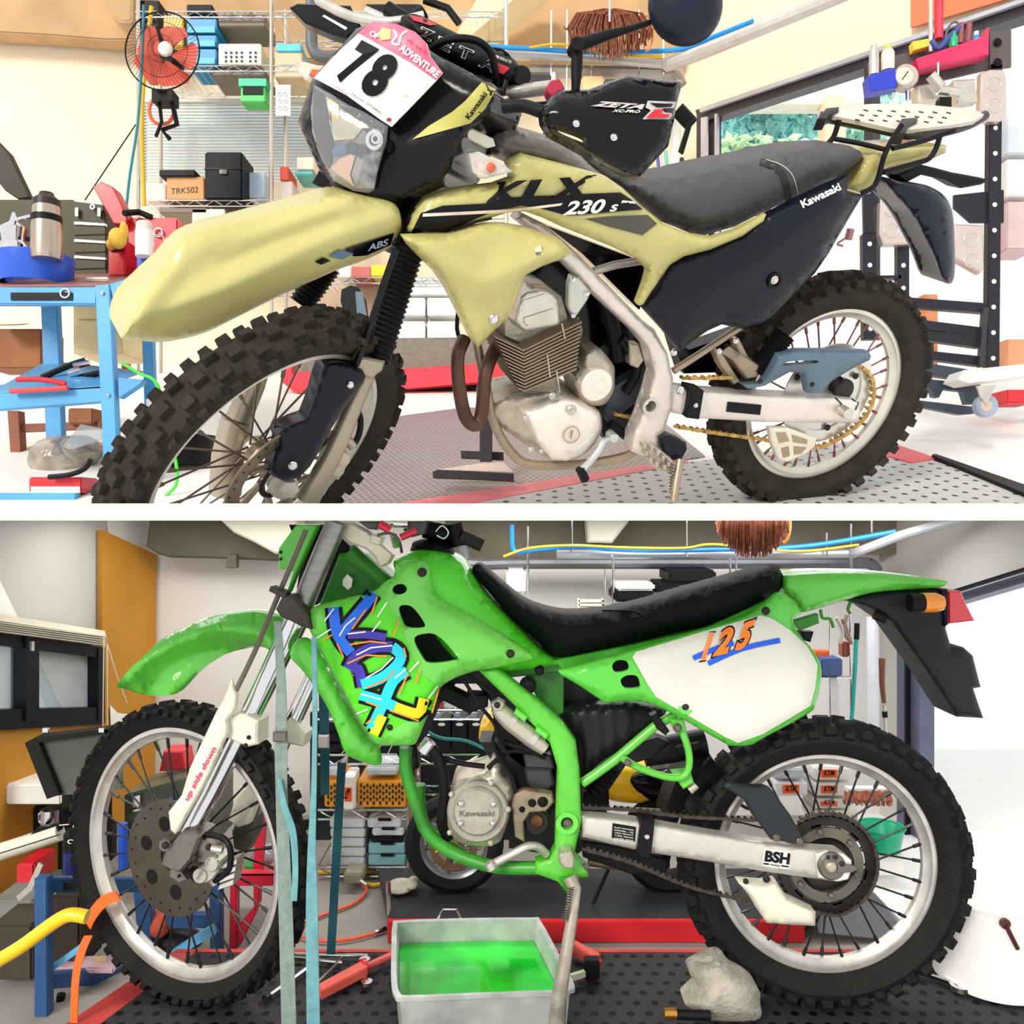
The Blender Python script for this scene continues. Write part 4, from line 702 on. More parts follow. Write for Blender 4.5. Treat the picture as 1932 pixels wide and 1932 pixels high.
s=SH(B,[(547,1236),(566,1204),(600,1222),(650,1312),(696,1390),(713,1407),(719,1440),(702,1443),(668,1432),(650,1418),(638,1385),(615,1330),(575,1270)],.10,.03,26,.01,step=10,gx=-.0006); s.mesh().build('radiator_scoop',GRN,g)
# rear side panel
HA=[(1155,1256),(1164,1246),(1181,1247),(1187,1259),(1181,1266),(1161,1268)]; HB=[(1171,1283),(1184,1274),(1202,1276),(1208,1293),(1203,1298),(1179,1298)]
sd=SH(B,[(1054,1268),(1079,1258),(1196,1226),(1315,1191),(1402,1164),(1440,1141),(1468,1118),(1491,1128),(1509,1148),(1512,1158),(1497,1168),(1506,1194),(1534,1227),(1549,1258),(1548,1290),(1539,1327),(1524,1347),(1440,1393),(1415,1406),(1377,1407),(1360,1398),(1241,1333),(1183,1323),(1144,1326),(1129,1318),(1090,1292)],.13,.028,20,.012,holes=[HA,HB],step=10,gx=-.00012)
sdo=sd.mesh().build('side_cover',mt('side_green',(92,206,66),.28,0,.03,6,coat=.3),g); lab(sdo,'green rear side cover with white number panel')
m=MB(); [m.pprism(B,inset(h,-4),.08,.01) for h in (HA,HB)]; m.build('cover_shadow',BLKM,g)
sd.decal([(1193,1240),(1200,1230),(1315,1195),(1434,1161),(1455,1166),(1491,1189),(1524,1220),(1543,1255),(1538,1299),(1529,1332),(1440,1385),(1392,1402),(1367,1390),(1238,1315),(1223,1293)],.0045,step=9).build('number_panel',mt('off_white_plastic',(222,219,207),.4,0,.03,8),sdo)
m=MB(); m.pring(B,1294,1334,14,8,.165,.03); m.build('bolt_boss',GRN,g); bolts(g,B,[(1294,1334,7),(1446,1153,8)],.168,DST)
for q,w_ in (([(1308,1242),(1345,1226),(1384,1213)],10),([(1336,1252),(1400,1224),(1472,1208)],10)): sd.decal(stroke(cat(q,3,False),w_),.006,step=8).build('blue_stroke',mt('ink_royal',(24,92,222),.4),sdo)
for ch,a,b,h in (('1',(1322,1243),(1342,1240),44),('2',(1344,1236),(1380,1228),44),('5',(1386,1226),(1420,1214),44)): text(sdo,ch,sd,a,b,h,ORG,.35,.055,.010,'race_number',up=(.12,-1),outline=KB,outw=.05)
# tail
s=SH(B,[(1478,1088),(1500,1083),(1567,1080),(1656,1081),(1720,1087),(1781,1095),(1785,1102),(1763,1109),(1656,1117),(1593,1133),(1516,1155),(1506,1147),(1497,1134),(1480,1120)],.05,.03,16,.14,step=9); lab(s.mesh().build('rear_fender',GRN,g),'green rear fender')
s=SH(B,[(1598,1131),(1656,1117),(1763,1110),(1784,1113),(1786,1174),(1784,1186),(1794,1220),(1817,1221),(1835,1237),(1850,1296),(1836,1299),(1855,1355),(1804,1352),(1746,1263),(1682,1174),(1644,1148)],.04,.02,14,.1,sm=False,step=10); s.mesh().build('tail_mudflap',mt('soft_black_plastic',(34,36,40),.45),g)
m=MB(); m.ptube(B,[(1716,1137,.1),(1742,1137,.1)],17,1,16,False); m.build('signal_stalk',BLKM,g); m=MB(); m.ptube(B,[(1650,1160,.05),(1670,1168,.05)],9,1,12,False); m.build('helmet_hook',BLKM,g)
m=MB(); m.ptube(B,[(1740,1137,.1,19),(1764,1137,.1,19),(1778,1138,.1,14)],19,1,18,False); m.build('turn_signal_lens',mt('amber_lens',(255,150,20),.12,0,.05,30,coat=1),g)
m=MB(); m.pprism(B,[(1789,1115),(1814,1115),(1824,1140),(1840,1171),(1790,1177)],.05,.1,3); m.build('tail_light',mt('red_lens',(225,40,58),.15,0,.05,30,coat=1),g)
m=MB(); m.pprism(B,[(1776,1112),(1789,1112),(1790,1178),(1784,1182)],.06,.12,2); m.build('tail_light_bezel',BLKM,g)
m=MB(); m.pprism(B,[(1498,1172),(1544,1158),(1546,1176),(1510,1190)],.02,.02,1); m.ptube(B,[(1548,1150,.02),(1552,1166,.02),(1566,1168,.02),(1572,1184,.02)],3); m.ptube(B,[(1608,1130,.02),(1600,1148,.02),(1604,1158,.02)],3); m.build('tail_bracket',GRND,g)
m=MB(); m.pprism(B,[(1512,1192),(1536,1192),(1530,1212),(1516,1208)],.03,.03,2); m.build('tail_connector',BLKM,g)
# frame
FR=[(934,1258),(1012,1319),(1062,1363),(1086,1397),(1093,1447),(1097,1549),(1086,1600),(1084,1614),(1109,1640),(1110,1655),(1078,1658),(1070,1684),(1052,1663),(1010,1648),(1010,1626),(1035,1621),(1047,1600),(1050,1500),(1052,1450),(1037,1401),(975,1335),(903,1265)]
s=SH(B,FR,.105,.014,14,.03,holes=[ell(1070,1554,12,12,16)],sm=False,step=9); s.mesh().build('main_frame',mt('frame_green',(92,196,54),.3,0,.1,12,coat=.3),g)
m=MB(); m.pprism(B,[(985,1264),(1064,1262),(1064,1345),(1052,1352),(1012,1315)],.03,.04,2); m.pprism(B,[(930,1262),(1062,1250),(1060,1268),(950,1280)],.05,.06,2); m.ptube(B,[(766,1410,.03),(766,1455,.03),(783,1512,.03),(808,1572,.04),(852,1607,.05),(915,1631,.07),(962,1637,.08),(1014,1637,.09)],12,4,14); m.ptube(B,[(790,1480,-.06),(800,1560,-.06),(870,1612,-.04)],13,3,10); m.build('cradle_tube',GRND,g)
m=MB(); m.pring(B,1070,1554,21,12,.125,.02); m.build('pivot_collar',GRN,g); bolts(g,B,[(1070,1554,11),(1106,1637,7)],.112,STL,'pivot_bolt')
m=MB(); m.ptube(B,[(1098,1478,.08),(1160,1434,.08),(1233,1372,.08),(1276,1348,.08)],9,2,12); m.ptube(B,[(1172,1428,.09),(1200,1446,.09),(1250,1464,.09),(1286,1466,.09),(1300,1446,.09),(1298,1412,.09),(1284,1372,.09)],7,3,12); m.pprism(B,[(1262,1358),(1290,1355),(1296,1380),(1276,1384)],.1,.04,3); m.pprism(B,[(1270,1462),(1304,1458),(1310,1478),(1290,1490)],.08,.04,3); m.build('subframe',mt('subframe_green',(96,196,62),.3,0,.06,coat=.3),g)
bolts(g,B,[(1279,1374,8),(1185,1440,7)],.112,STL)
m=MB(); m.pprism(B,[(1228,1352),(1240,1346),(1250,1362),(1264,1380),(1256,1388),(1240,1376)],.12,.03,3); m.build('seat_lock_lever',BLKM,g)
bolts(g,B,[(996,1295,16),(1018,1266,9)],.085,BLKM,'frame_plug',.02)
# engine
s=SH(B,[(863,1470),(917,1454),(930,1436),(945,1442),(948,1460),(966,1480),(970,1512),(955,1560),(940,1590),(900,1597),(860,1585),(842,1550),(848,1500)],.04,.03,20,.12,step=9); s.mesh().build('crankcase',ALUD,g)
m=MB(); m.pcyl(B,901,1533,58,.085,.05,48,.06); m.pcyl(B,900,1533,46,.1,.02,48,.1); cv=m.build('clutch_cover',mt('weathered_cover',(176,168,154),.4,.45,.14,16,.15,60),g)
text(cv,'Kawasaki',flatsurf(B,.1005),(867,1540),(933,1540),10,STL,0,.02,.001,'cover_lettering')
bolts(g,B,[(869,1517,6),(930,1518,6),(868,1554,6),(929,1554,6)],.108,CHR,th=.008); bolts(g,B,[(851,1500,5),(926,1478,6),(958,1528,6),(848,1572,5),(926,1592,6)],.09,ALUD)
m=MB(); m.pprism(B,[(966,1520),(972,1500),(988,1492),(1042,1500),(1046,1514),(1030,1532),(1000,1534),(988,1552),(990,1590),(972,1580)],.07,.03,3); m.build('sprocket_cover',mt('grimy_alloy',(150,136,112),.5,.4,.25,20),g)
bolts(g,B,[(1004,1516,8),(1024,1514,11),(985,1528,6)],.073,mt('deep_black',(14,13,12),.7),'cover_opening',.004)
m=MB(); m.pcyl(B,1013,1552,24,.05,.02); m.build('front_sprocket',DST,g); m=MB(); m.pcyl(B,1013,1550,12,.056,.02); m.build('output_shaft',mt('oily_bronze',(110,76,40),.4,.6,.3,50),g)
m=MB(); m.ptube(B,[(966,1528,.06),(972,1502,.06),(990,1490,.06),(1010,1492,.06)],5); m.build('clutch_cable_bracket',RUST,g)
m=MB(); m.pprism(B,[(990,1450),(1040,1452),(1046,1482),(1030,1494),(1004,1490),(992,1476)],.03,.06,4); m.pprism(B,[(985,1420),(1040,1425),(1046,1452),(992,1450)],.02,.06,3); m.build('carburettor',mt('carb_grey',(72,74,76),.4,.5),g)
m=MB(); m.pprism(B,[(1045,1246),(1200,1216),(1330,1186),(1450,1132),(1452,1146),(1340,1200),(1200,1236),(1060,1262)],.09,.18,2); m.build('seat_rail',GRNF,g)
m=MB(); m.pprism(B,[(925,1325),(975,1340),(1040,1402),(1052,1440),(1050,1470),(1000,1460),(960,1430),(935,1380)],-.03,.08,3); m.pprism(B,[(1104,1478),(1130,1462),(1148,1470),(1150,1526),(1100,1520)],-.04,.08,3); m.pprism(B,[(1096,1585),(1150,1594),(1225,1612),(1262,1622),(1256,1650),(1190,1650),(1100,1618)],-.03,.06,3); m.build('linkage_block',BLKM,g)
m=MB(); m.bellows(B,(1112,1502),(1158,1448),17,17,0,6,.3,.02); m.build('rear_shock_spring',BLKM,g)
m=MB(); m.ptube(B,[(792,1372,-.1),(830,1392,-.1),(880,1398,-.1),(938,1424,-.08)],3); m.build('breather_hose',mt('aqua_hose',(60,170,176),.4),g)
m=MB(); m.pprism(B,[(905,1400),(990,1400),(1050,1430),(1050,1520),(1000,1600),(960,1590),(960,1470),(930,1440)],-.03,.1); m.pprism(B,[(780,1260),(905,1262),(1000,1340),(985,1360),(930,1330),(900,1290),(860,1290),(830,1330),(800,1400),(770,1408)],-.02,.05); m.pprism(B,[(1062,1262),(1130,1300),(1142,1340),(1100,1480),(1088,1400),(1062,1360),(1044,1330)],-.02,.1); m.build('engine_block',mt('engine_black',(24,23,22),.55,.2,.3,30),g)
m=MB(); m.ptube(B,[(936,1332,.1,13),(946,1344,.1,16),(960,1358,.1,18),(1000,1390,.1,18),(1014,1402,.1,16),(1028,1414,.1,12)],16,1,20,False); m.pprism(B,[(926,1330),(940,1320),(952,1328),(946,1342),(932,1342)],.12,.03,2); rs=m.build('shock_reservoir',mt('satin_reservoir',(196,190,172),.3,.6,.05),g); bolts(rs if False else g,B,[(938,1331,6)],.126,DST)
for x,y in ((972,1345),(1012,1378)):
    m=MB(); m.ptube(B,[(x-10,y+12,.1),(x-2,y+18,.1)],19,1,18,False); m.build('reservoir_band',ALU,g)
    m=MB(); m.pprism(B,[(x+2,y-8),(x+24,y+8),(x+18,y+18),(x-2,y+2)],.125,.02,2); m.build('reservoir_rubber',GRN,g)
m=MB(); m.ptube(B,[(803,1402,.06),(824,1425,.06),(836,1465,.06),(839,1510,.05),(834,1550,.04),(845,1580,.02)],11,4,14); m.build('coolant_hose',BLKM,g)
m=MB(); m.ptube(B,[(798,1418,.065),(812,1398,.065)],13,1,14,False); m.build('hose_clamp_ring',CHR,g)
for q,r in (([(868,1272,.09),(905,1330,.09),(935,1370,.09),(930,1400,.08),(945,1435,.08),(970,1470,.07)],3.5),([(880,1270,.08),(930,1310,.08),(945,1318,.08)],4),([(935,1372,.09),(944,1400,.08),(955,1420,.08)],3.5),([(830,1428,.04),(870,1440,.04),(915,1446,.04)],5),([(930,1400,.07),(960,1450,.06),(975,1500,.06)],4),([(948,1400,.05),(990,1412,.05),(1030,1428,.05)],6),([(920,1450,.05),(960,1418,.04),(1005,1420,.04)],5)):
    m=MB(); m.ptube(B,q,r); m.build('cable',BLKM,g)
m=MB(); m.ptube(B,[(830,1300,.0),(868,1318,.0),(895,1332,.0)],17); m.pprism(B,[(880,1310),(920,1312),(920,1334),(890,1345)],.02,.05,2); m.build('intake_pipe',BLKM,g)
m=MB(); m.pprism(B,[(740,1405),(785,1405),(790,1450),(760,1460),(752,1430)],-.03,.06,3); m.build('radiator',BLKM,g); bolts(g,B,[(774,1438,9)],.03,DST)
m=MB(); m.ptube(B,[(925,1634,.12),(942,1624,.12),(965,1612,.12),(995,1597,.12),(1015,1598,.11),(1032,1612,.1)],8,4,12); m.ptube(B,[(921,1628,.14),(928,1640,.14)],9,1,14,False); m.build('gear_lever',ALU,g)
m=MB(); m.ptube(B,[(1215,1420,-.06),(1270,1412,-.06),(1330,1400,-.06)],26,2,16,False); m.pprism(B,[(1120,1462),(1185,1410),(1240,1392),(1262,1400),(1232,1430),(1180,1446),(1150,1490),(1112,1512)],-.02,.05,2); m.build('silencer',mt('silencer_black',(28,29,32),.4),g); m=MB(); m.pprism(B,[(1330,1408),(1350,1440),(1300,1500),(1276,1560),(1262,1640),(1250,1640),(1252,1540),(1280,1460)],-.05,.1,2); m.build('inner_mudguard',BLKM,g)
ab=SH(B,[(1065,1335),(1145,1325),(1183,1322),(1240,1332),(1255,1348),(1190,1402),(1130,1440),(1100,1470),(1094,1400),(1075,1370)],.02,.03,20,.1,step=7,it=2,ridges=[([(x,1320),(x+4,1460)],9,.014) for x in (1080,1102,1126,1152,1180)]); ab.mesh().build('airbox',mt('airbox_black',(30,32,32),.4),g)
# swingarm
sw=SH(B,[(1097,1539),(1150,1542),(1206,1549),(1300,1566),(1440,1589),(1516,1600),(1583,1605),(1604,1620),(1608,1638),(1602,1658),(1585,1664),(1516,1655),(1440,1644),(1330,1625),(1228,1609),(1150,1592),(1099,1579)],.1,.014,12,.03,sm=False,step=10,holes=[]); swo=sw.mesh().build('swingarm',mt('worn_swingarm',(214,208,198),.36,.45,.05,6),g)
sw.decal([(1156,1553),(1200,1560),(1198,1588),(1154,1581)],.002).build('specification_plate',DEC,swo)
for i in range(5): text(swo,('PLANT KAWASAKI','MODEL 125','TIRE FRONT','TIRE REAR','LOAD MAX')[i],sw,(1159,1562+i*5),(1195,1567.5+i*5),2.6,WHT,eps=.004,name='plate_lettering')
m=MB(); m.pprism(B,[(1210,1546),(1236,1550),(1233,1580),(1228,1621),(1215,1622),(1202,1614),(1206,1580)],.13,.06,3); m.build('chain_slider',BLKM,g); bolts(g,B,[(1221,1580,5)],.134,CHR)
sw.decal([(1441,1601),(1491,1607),(1489,1640),(1438,1634)],.002).build('sticker',WHT,swo)
text(swo,'BSH',sw,(1442,1624),(1489,1630),19,DEC,0,.05,.004,'sticker_lettering'); sw.decal([(1440,1628),(1451,1629),(1451,1632),(1440,1631)],.004).build('sticker_bar',DEC,swo); sw.decal([(1474,1632),(1488,1634),(1488,1637),(1474,1635)],.004).build('sticker_bar',DEC,swo); text(swo,'moto',sw,(1453,1633),(1472,1636),5,DEC,0,.02,.004,'sticker_lettering')
# sprocket & chain
SC=(1560,1632); SP_=mt('sprocket_steel',(112,104,94),.4,.6,.12); RC=PL(B.p(SC[0],SC[1],.05),(0,-1,0))
m=MB(); m.pring(B,*SC,93,74,.06,.006,56)
for i in range(44):
    t=2*PI*i/44; m.pprism(B,[(SC[0]+r*cos(t+d),SC[1]+r*sin(t+d)) for r,d in ((91,-.05),(98,-.02),(98,.02),(91,.05))],.06,.006)
for i in range(6):
    t=2*PI*i/6+.25; m.pprism(B,[(SC[0]+r*cos(t+d),SC[1]+r*sin(t+d)) for r,d in ((58,-.16),(78,-.12),(78,.12),(58,.16))],.06,.006)
m.build('rear_sprocket',DST,g); m=MB(); m.pring(B,*SC,70,52,.066,.01,48); m.build('sprocket_carrier',SP_,g); m=MB(); m.pcyl(B,*SC,52,.05,.04,40); m.build('cush_drum',mt('greasy_black',(34,31,28),.4,.2,.3,30),g)
bolts(g,B,[(SC[0]+61*cos(2*PI*i/6+.35),SC[1]+61*sin(2*PI*i/6+.35),6) for i in range(6)],.075,STL)
chn=mt('oily_chain',(74,66,58),.4,.6,.15,60)
chain(g,B,[(1102,1524),(1190,1529),(1290,1541),(1385,1546),(1440,1548),(1490,1545)],10.5,.085,chn)
chain(g,B,[(SC[0]+97*cos(t),SC[1]+97*sin(t)) for t in [math.radians(a) for a in range(-118,102,20)]]+[(1500,1712),(1420,1702),(1300,1673),(1190,1628),(1098,1602)],10.5,.085,chn)
m=MB(); m.pprism(B,[(1367,1487),(1380,1485),(1427,1487),(1445,1487),(1458,1492),(1491,1537),(1521,1590),(1508,1593),(1455,1585),(1436,1558),(1425,1545),(1407,1512),(1385,1497)],.11,.03,4); m.build('chain_guard',mt('guard_black',(44,48,52),.45),g); bolts(g,B,[(1466,1582,7),(1510,1589,7)],.114,STL)
s=SH(B,[(1392,1664),(1440,1668),(1465,1663),(1486,1694),(1539,1720),(1538,1747),(1491,1745),(1446,1741),(1426,1712),(1412,1688)],.09,.02,8,.03,sm=False,step=9,ridges=[([(1430,1704),(1475,1704),(1484,1740)],5,.006)]); s.mesh().build('chain_guide',CRM,g); bolts(g,B,[(1447,1660,7),(1408,1664,5)],.1,DST)
m=MB(); m.pprism(B,[(1560,1606),(1592,1612),(1607,1624),(1608,1640),(1600,1660),(1580,1664),(1545,1657),(1540,1612)],.125,.01,2); m.build('swingarm_end',mt('bright_end_cap',(232,228,220),.35,.3),g)
m=MB(); m.pcyl(B,1571,1636,26,.135,.012,30); m.pprism(B,[(1580,1630),(1612,1634),(1618,1640),(1610,1646),(1580,1648)],.137,.008,1); m.build('axle_adjuster',STL,g)
bolts(g,B,[(1570,1638,10)],.15,ALUD,'axle_nut',.02); bolts(g,B,[(1563,1618,4),(1577,1618,5),(1590,1631,5)],.139,DST,'adjuster_hole',.003)
# shock boots, stand
m=MB(); m.bellows(B,(1312,1478),(1352,1440),13,20,0,12,.14,.05); m.bellows(B,(1278,1420),(1320,1408),14,10,0,8,.14,.0); m.build('shock_boot',BLKM,g); m=MB(); m.ptube(B,[(1300,1490,.05),(1318,1474,.05)],10,1,14,False); m.build('exhaust_tip',ALUD,g)
m=MB(); m.ptube(B,[(1160,1524,-.1),(1310,1534,-.1)],4,1,8,False); m.ptube(B,[(1180,1636,-.08),(1262,1625,-.08)],11,1,14,False); m.ptube(B,[(1110,1625,-.05),(1190,1636,-.05)],9,1,12,False); m.build('exhaust_pipe',mt('brown_steel',(120,98,76),.4,.6,.15),g)
m=MB(); m.ptube(B,[(1076,1655,.13,14),(1084,1675,.14,13),(1078,1740,.16,11),(1068,1800,.18,12),(1055,1880,.2,15),(1050,1940,.21,17)],12,2,14,False); so2=m.build('side_stand',mt('worn_white_steel',(176,166,150),.5,.2,.32,14),g)
m=MB(); m.ptube(B,[(1078+5*cos(t)-t*.15,1674+t*.78,.17+.0045*sin(t)) for t in [i*.55 for i in range(150)]],1.3,1,5,False); m.build('stand_spring',STL,so2)
m=MB(); m.pprism(B,[(1056,1612),(1078,1608),(1086,1625),(1082,1640),(1064,1640),(1054,1628)],.16,.06,4); m.build('foot_peg_mount',ALUD,g)
m=MB(); m.pprism(B,[(1054,1655),(1080,1655),(1072,1690),(1062,1676)],.12,.02,2); m.build('stand_bracket',GRND,g)
# ================= things around the upper bike
GRP=None
def bx(name,label,c,x0,y0,x1,y1,Y,dp,mat,group=None,bev=.004):
    m=MB(); m.wbox(x0,y0,x1,y1,Y,dp); return tagp(m.build(name,mat,bev=bev),label,c,group)
def part(par,name,mat,fn,bev=0,l=None,**k):
    m=MB(); fn(m); o=m.build(name,mat,par,bev=bev,**k)
    if l: o['label']=l
    return o
def wireunit(name,label,x0,x1,ys,Y,dp,posts,yt,yb):
    r=thing(name,V((x0+x1)/2,yb,Y+dp/2),label,'shelf')
    for py in ys:
        m=MB(); 
        for d in (0,dp):
            A,B_=V(x0,py,Y),V(x1,py,Y); A.y+=d; B_.y+=d
            m.tube([A,B_],.004,6); A2,B2=A-Vector((0,0,.03)),B_-Vector((0,0,.03)); m.tube([A2,B2],.004,6)
            n=int((B_-A).length/.05); m.tube([A+(B_-A)*(i/n)-Vector((0,0,.03*(i%2))) for i in range(n+1)],.0025,5)
        n=int((B_-A).length/.035)
        for i in range(n): q=A+(B_-A)*(i/n); m.tube([q,q-Vector((0,dp,0))],.002,5)
        m.build('wire_shelf',CHR,r)
    for px in posts:
        for d in (0,dp):
            A=V(px,yt,Y);B_=V(px,yb,Y);A.y+=d;B_.y+=d; m=MB(); m.tube([A,B_],.011,10); m.build('post',mt('chrome_post',(214,204,190),.2,.8,.05),r)
    return r
wireunit('wire_shelving','chrome wire shelving along the cream back wall with the window behind',256,960,[22,124,378,524],4.4,.28,[261,512,955],-40,700)
# window and blind
m=MB(); 
for y in range(191,345,6): m.wbox(270,y,702,y+1.7,4.86,.01)
o=m.build('window_blind',mt('blind_slat',(214,206,180),.5)); tagp(o,'horizontal slatted blind across the bright back window','blind')
o=part(o,'blind_rail',CRM,lambda m:m.wbox(268,184,704,192,4.85,.03)); 
m=MB(); m.wbox(272,190,700,345,5.03,.006); struct(m.build('window_1',mt('bluish_glass',(130,200,255),.2,0,.25,2,alpha=.4)))
bx('window_ledge_box','pale blue storage box on the sill beyond the dark case','box',465,325,500,374,4.5,.12,mt('pale_blue',(200,222,238),.4))
# fan
fc=V(315,107,3.85); f=thing('wall_fan',V(315,190,3.9),'round wall fan with red blades in a black wire guard','fan')
R_=69/1600*3.85
def guard(m):
    for r in (1,.7,.35): m.tube([fc+Vector((R_*r*cos(t),-.05-.03*(1-r),R_*r*1.06*sin(t))) for t in [2*PI*i/48 for i in range(49)]],.0035 if r==1 else .0012,6)
    for i in range(60): t=2*PI*i/60; m.tube([fc+Vector((R_*q*cos(t+.3*q),-.05-.03*(1-q),R_*1.06*q*sin(t+.3*q))) for q in (.18,.5,.8,1)],.0009,4)
part(f,'wire_guard',BLKM,guard)
def blades(m):
    for i in range(5):
        t0=2*PI*i/5; L=[]
        for q,w_ in ((.15,.25),(.5,.55),(.8,.6),(.88,.35)): L.append((q,w_))
        P=[fc+Vector((R_*q*cos(t0+w_),0.01,R_*q*sin(t0+w_))) for q,w_ in L]+[fc+Vector((R_*q*cos(t0-w_),-.025,R_*q*sin(t0-w_))) for q,w_ in reversed(L)]
        m.prism(P,Vector((0,.004,0)))
part(f,'fan_blades',mt('fan_red',(236,98,74),.35,0,.06,coat=.3),blades,l='red orange fan blades')
part(f,'fan_hub',ALU,lambda m:m.lathe(fc+Vector((.03,-.09,-.015)),(0,-1,0),[(.034,0),(.03,.01),(.012,.016)],24,cap=True)); part(f,'fan_motor',BLKM,lambda m:m.lathe(fc+Vector((0,.08,0)),(0,-1,0),[(.05,0),(.06,.04),(.03,.08)],20,cap=True)); part(f,'fan_bracket',BLKM,lambda m:m.wbox(286,168,325,190,3.9,.08))
def hose(name,label,c,P,r,mat,pl,group=None):
    m=MB(); m.ptube(pl,P,r,6,10); return tagp(m.build(name,mat),label,c,group)
U38=FP(3.8)
TEAL=mt('teal_hose',(40,128,136),.4); YH=mt('yellow_hose',(226,180,40),.4); OH=mt('orange_hose',(226,96,60),.4); BH=mt('bright_blue_hose',(30,150,226),.35)
hose('air_hose','teal hose hanging in front of the fan guard','hose',[(271,10,0),(268,110,0),(260,230,0),(245,330,0),(238,395,0)],2.6,TEAL,U38)
hose('air_hose','yellow hose hanging beside the shelf post behind the red toolbox','hose',[(286,12,-.25),(270,170,-.3),(268,260,-.3),(272,388,-.3)],4,YH,U38)
hose('brace_rod','thin dark rod leaning diagonally across the cream wall','rod',[(256,235,-.5),(160,378,-.5)],1.2,BLKM,U38)
c=thing('cable_coil',V(308,250,3.95),'coil of orange cable with black strap hanging below the fan','cable')
part(c,'orange_cable',OH,lambda m:[m.tube([V(305+(22+j)*cos(t),208+(26+j)*sin(t),3.95+.01*j) for t in [2*PI*i/20 for i in range(21)]],.005,6) for j in range(4)])
part(c,'hanging_strap',BLKM,lambda m:(m.tube([V(298,175,3.93),V(305,230,3.93),V(294,258,3.93)],.008,6),m.tube([V(322,180,3.93),V(334,235,3.93),V(306,245,3.93),V(320,262,3.93)],.012,6)))
BB=mt('bin_blue',(30,140,190),.4); 
for i,(a,b) in enumerate(((35,62),(66,88),(92,121))): 
    o=bx('parts_bin',('top','middle','bottom')[i]+' blue parts drawer in the stack right of the fan','bin',352,a,408,b,4.4,.22,BB,'stacked blue drawers'); part(o,'drawer_front',mt('bin_blue_light',(70,176,220),.4),lambda m:m.wbox(355,b-12,405,b-1,4.39,.01))
for a,b,l in ((28,56,'upper yellow box showing behind the top of the fan'),(60,86,'lower yellow box showing behind the fan blades')): bx('yellow_box',l,'box',308,a,345,b,4.4,.2,mt('box_yellow',(240,176,50),.4),'yellow boxes behind the fan')
bx('dark_crate','black crate at the top left end of the wire shelving','crate',262,0,300,52,4.42,.2,BLKM); bx('dark_crate','black crate above the blue drawers','crate',352,8,400,27,4.42,.2,BLKM)
bx('grey_tray','long grey wire tray on the top shelf','tray',412,26,500,50,4.42,.2,mt('tray_grey',(120,108,92),.5)); bx('grey_tray','grey tray lying under the white basket','tray',400,130,500,146,4.42,.2,mt('tray_grey',()))
wbk=bx('plastic_basket','white perforated basket on the wire shelving','basket',412,82,492,122,4.4,.2,mt('ivory',(250,240,214),.4)); part(wbk,'basket_hole',DEC,lambda m:[m.wbox(424+i*10+(6 if i>3 else 0),97+j*8,428+i*10+(6 if i>3 else 0),101+j*8,4.396,.004) for i in range(6) for j in range(3)])['kind']='stuff'
bb=bx('storage_box','beige box with a cyan lid right of the shelf post','box',518,97,570,146,4.4,.2,mt('box_beige',(206,188,152),.5)); part(bb,'lid',mt('cyan_lid',(70,190,216),.4),lambda m:m.wbox(521,82,568,97,4.39,.21),bev=.004)
gb=bx('small_bin','small green and black bin clipped under the shelf','bin',454,150,500,192,4.38,.1,mt('bin_green',(60,200,90),.4)); part(gb,'bin_label',BLKM,lambda m:m.wbox(458,164,496,178,4.375,.006)); part(gb,'bin_lid',mt('bin_teal',(40,190,150),.4),lambda m:m.wbox(450,148,502,162,4.37,.11))
o=bx('price_sheet','white printed sheet hanging from the shelf post','sheet',520,160,548,218,4.36,.004,WHT,bev=0); part(o,'printed_circles',STL,lambda m:[m.pring(FP(4.358),528+i*11,178+j*13,4,3,0,.001,12) for i in range(2) for j in range(3)])['kind']='stuff'
cb=bx('cardboard_box','brown cardboard box with handwritten code','box',314,333,385,377,4.4,.18,mt('cardboard',(220,160,104),.7)); text(cb,'TRK502',flatsurf(FP(4.399),0),(323,366),(374,363),11,DEC,.1,0,.001)
bx('black_tray','shallow black tray lying on the cardboard box','tray',300,320,368,332,4.38,.2,BLKM)
bc=bx('black_case','tall black case with a latch against the window','case',386,286,457,376,4.38,.2,BLKM,bev=.008); part(bc,'latch',CHR,lambda m:m.wbox(414,320,428,328,4.37,.01)); part(bc,'case_lid_seam',DEC,lambda m:m.wbox(385,317,458,319,4.376,.01))
bx('clear_box','pinkish clear box left of the cardboard box','box',274,346,312,378,4.4,.16,mt('clear_pink',(236,206,200),.3,alpha=.75))
for i,(x0,y0,x1,y1,c_,l) in enumerate(((300,392,390,402,(120,106,90),'long grey box under the wire shelf, topmost'),(362,394,424,424,(222,214,200),'pale clear box under the shelf left of the black crate'),(424,400,522,426,(50,46,44),'black slatted crate under the shelf'),(560,296,592,320,(226,214,190),'small beige carton on the right half of the window shelf'),(528,314,544,340,(226,84,60),'small red tub beside the shelf post'),(528,342,552,376,(214,200,190),'grey paper stack below the red tub'),(556,322,590,330,(90,180,170),'flat green tray below the beige carton'),(640,502,662,522,(246,244,238),'small white carton low behind the fork'),(662,503,700,523,(196,96,86),'small red carton low behind the fork'),(700,500,738,521,(232,214,30),'small yellow carton low behind the fork'),(462,392,520,398,(190,190,200),'long pale flat box under the shelf post'))):
    bx('carton',l,'box',x0,y0,x1,y1,4.4,.18,mt('carton_%d'%i,c_,.5))
bx('beige_panel','plain beige board low on the wall behind the front fork','board',604,530,740,640,4.6,.03,mt('board_beige',(196,168,142),.6))
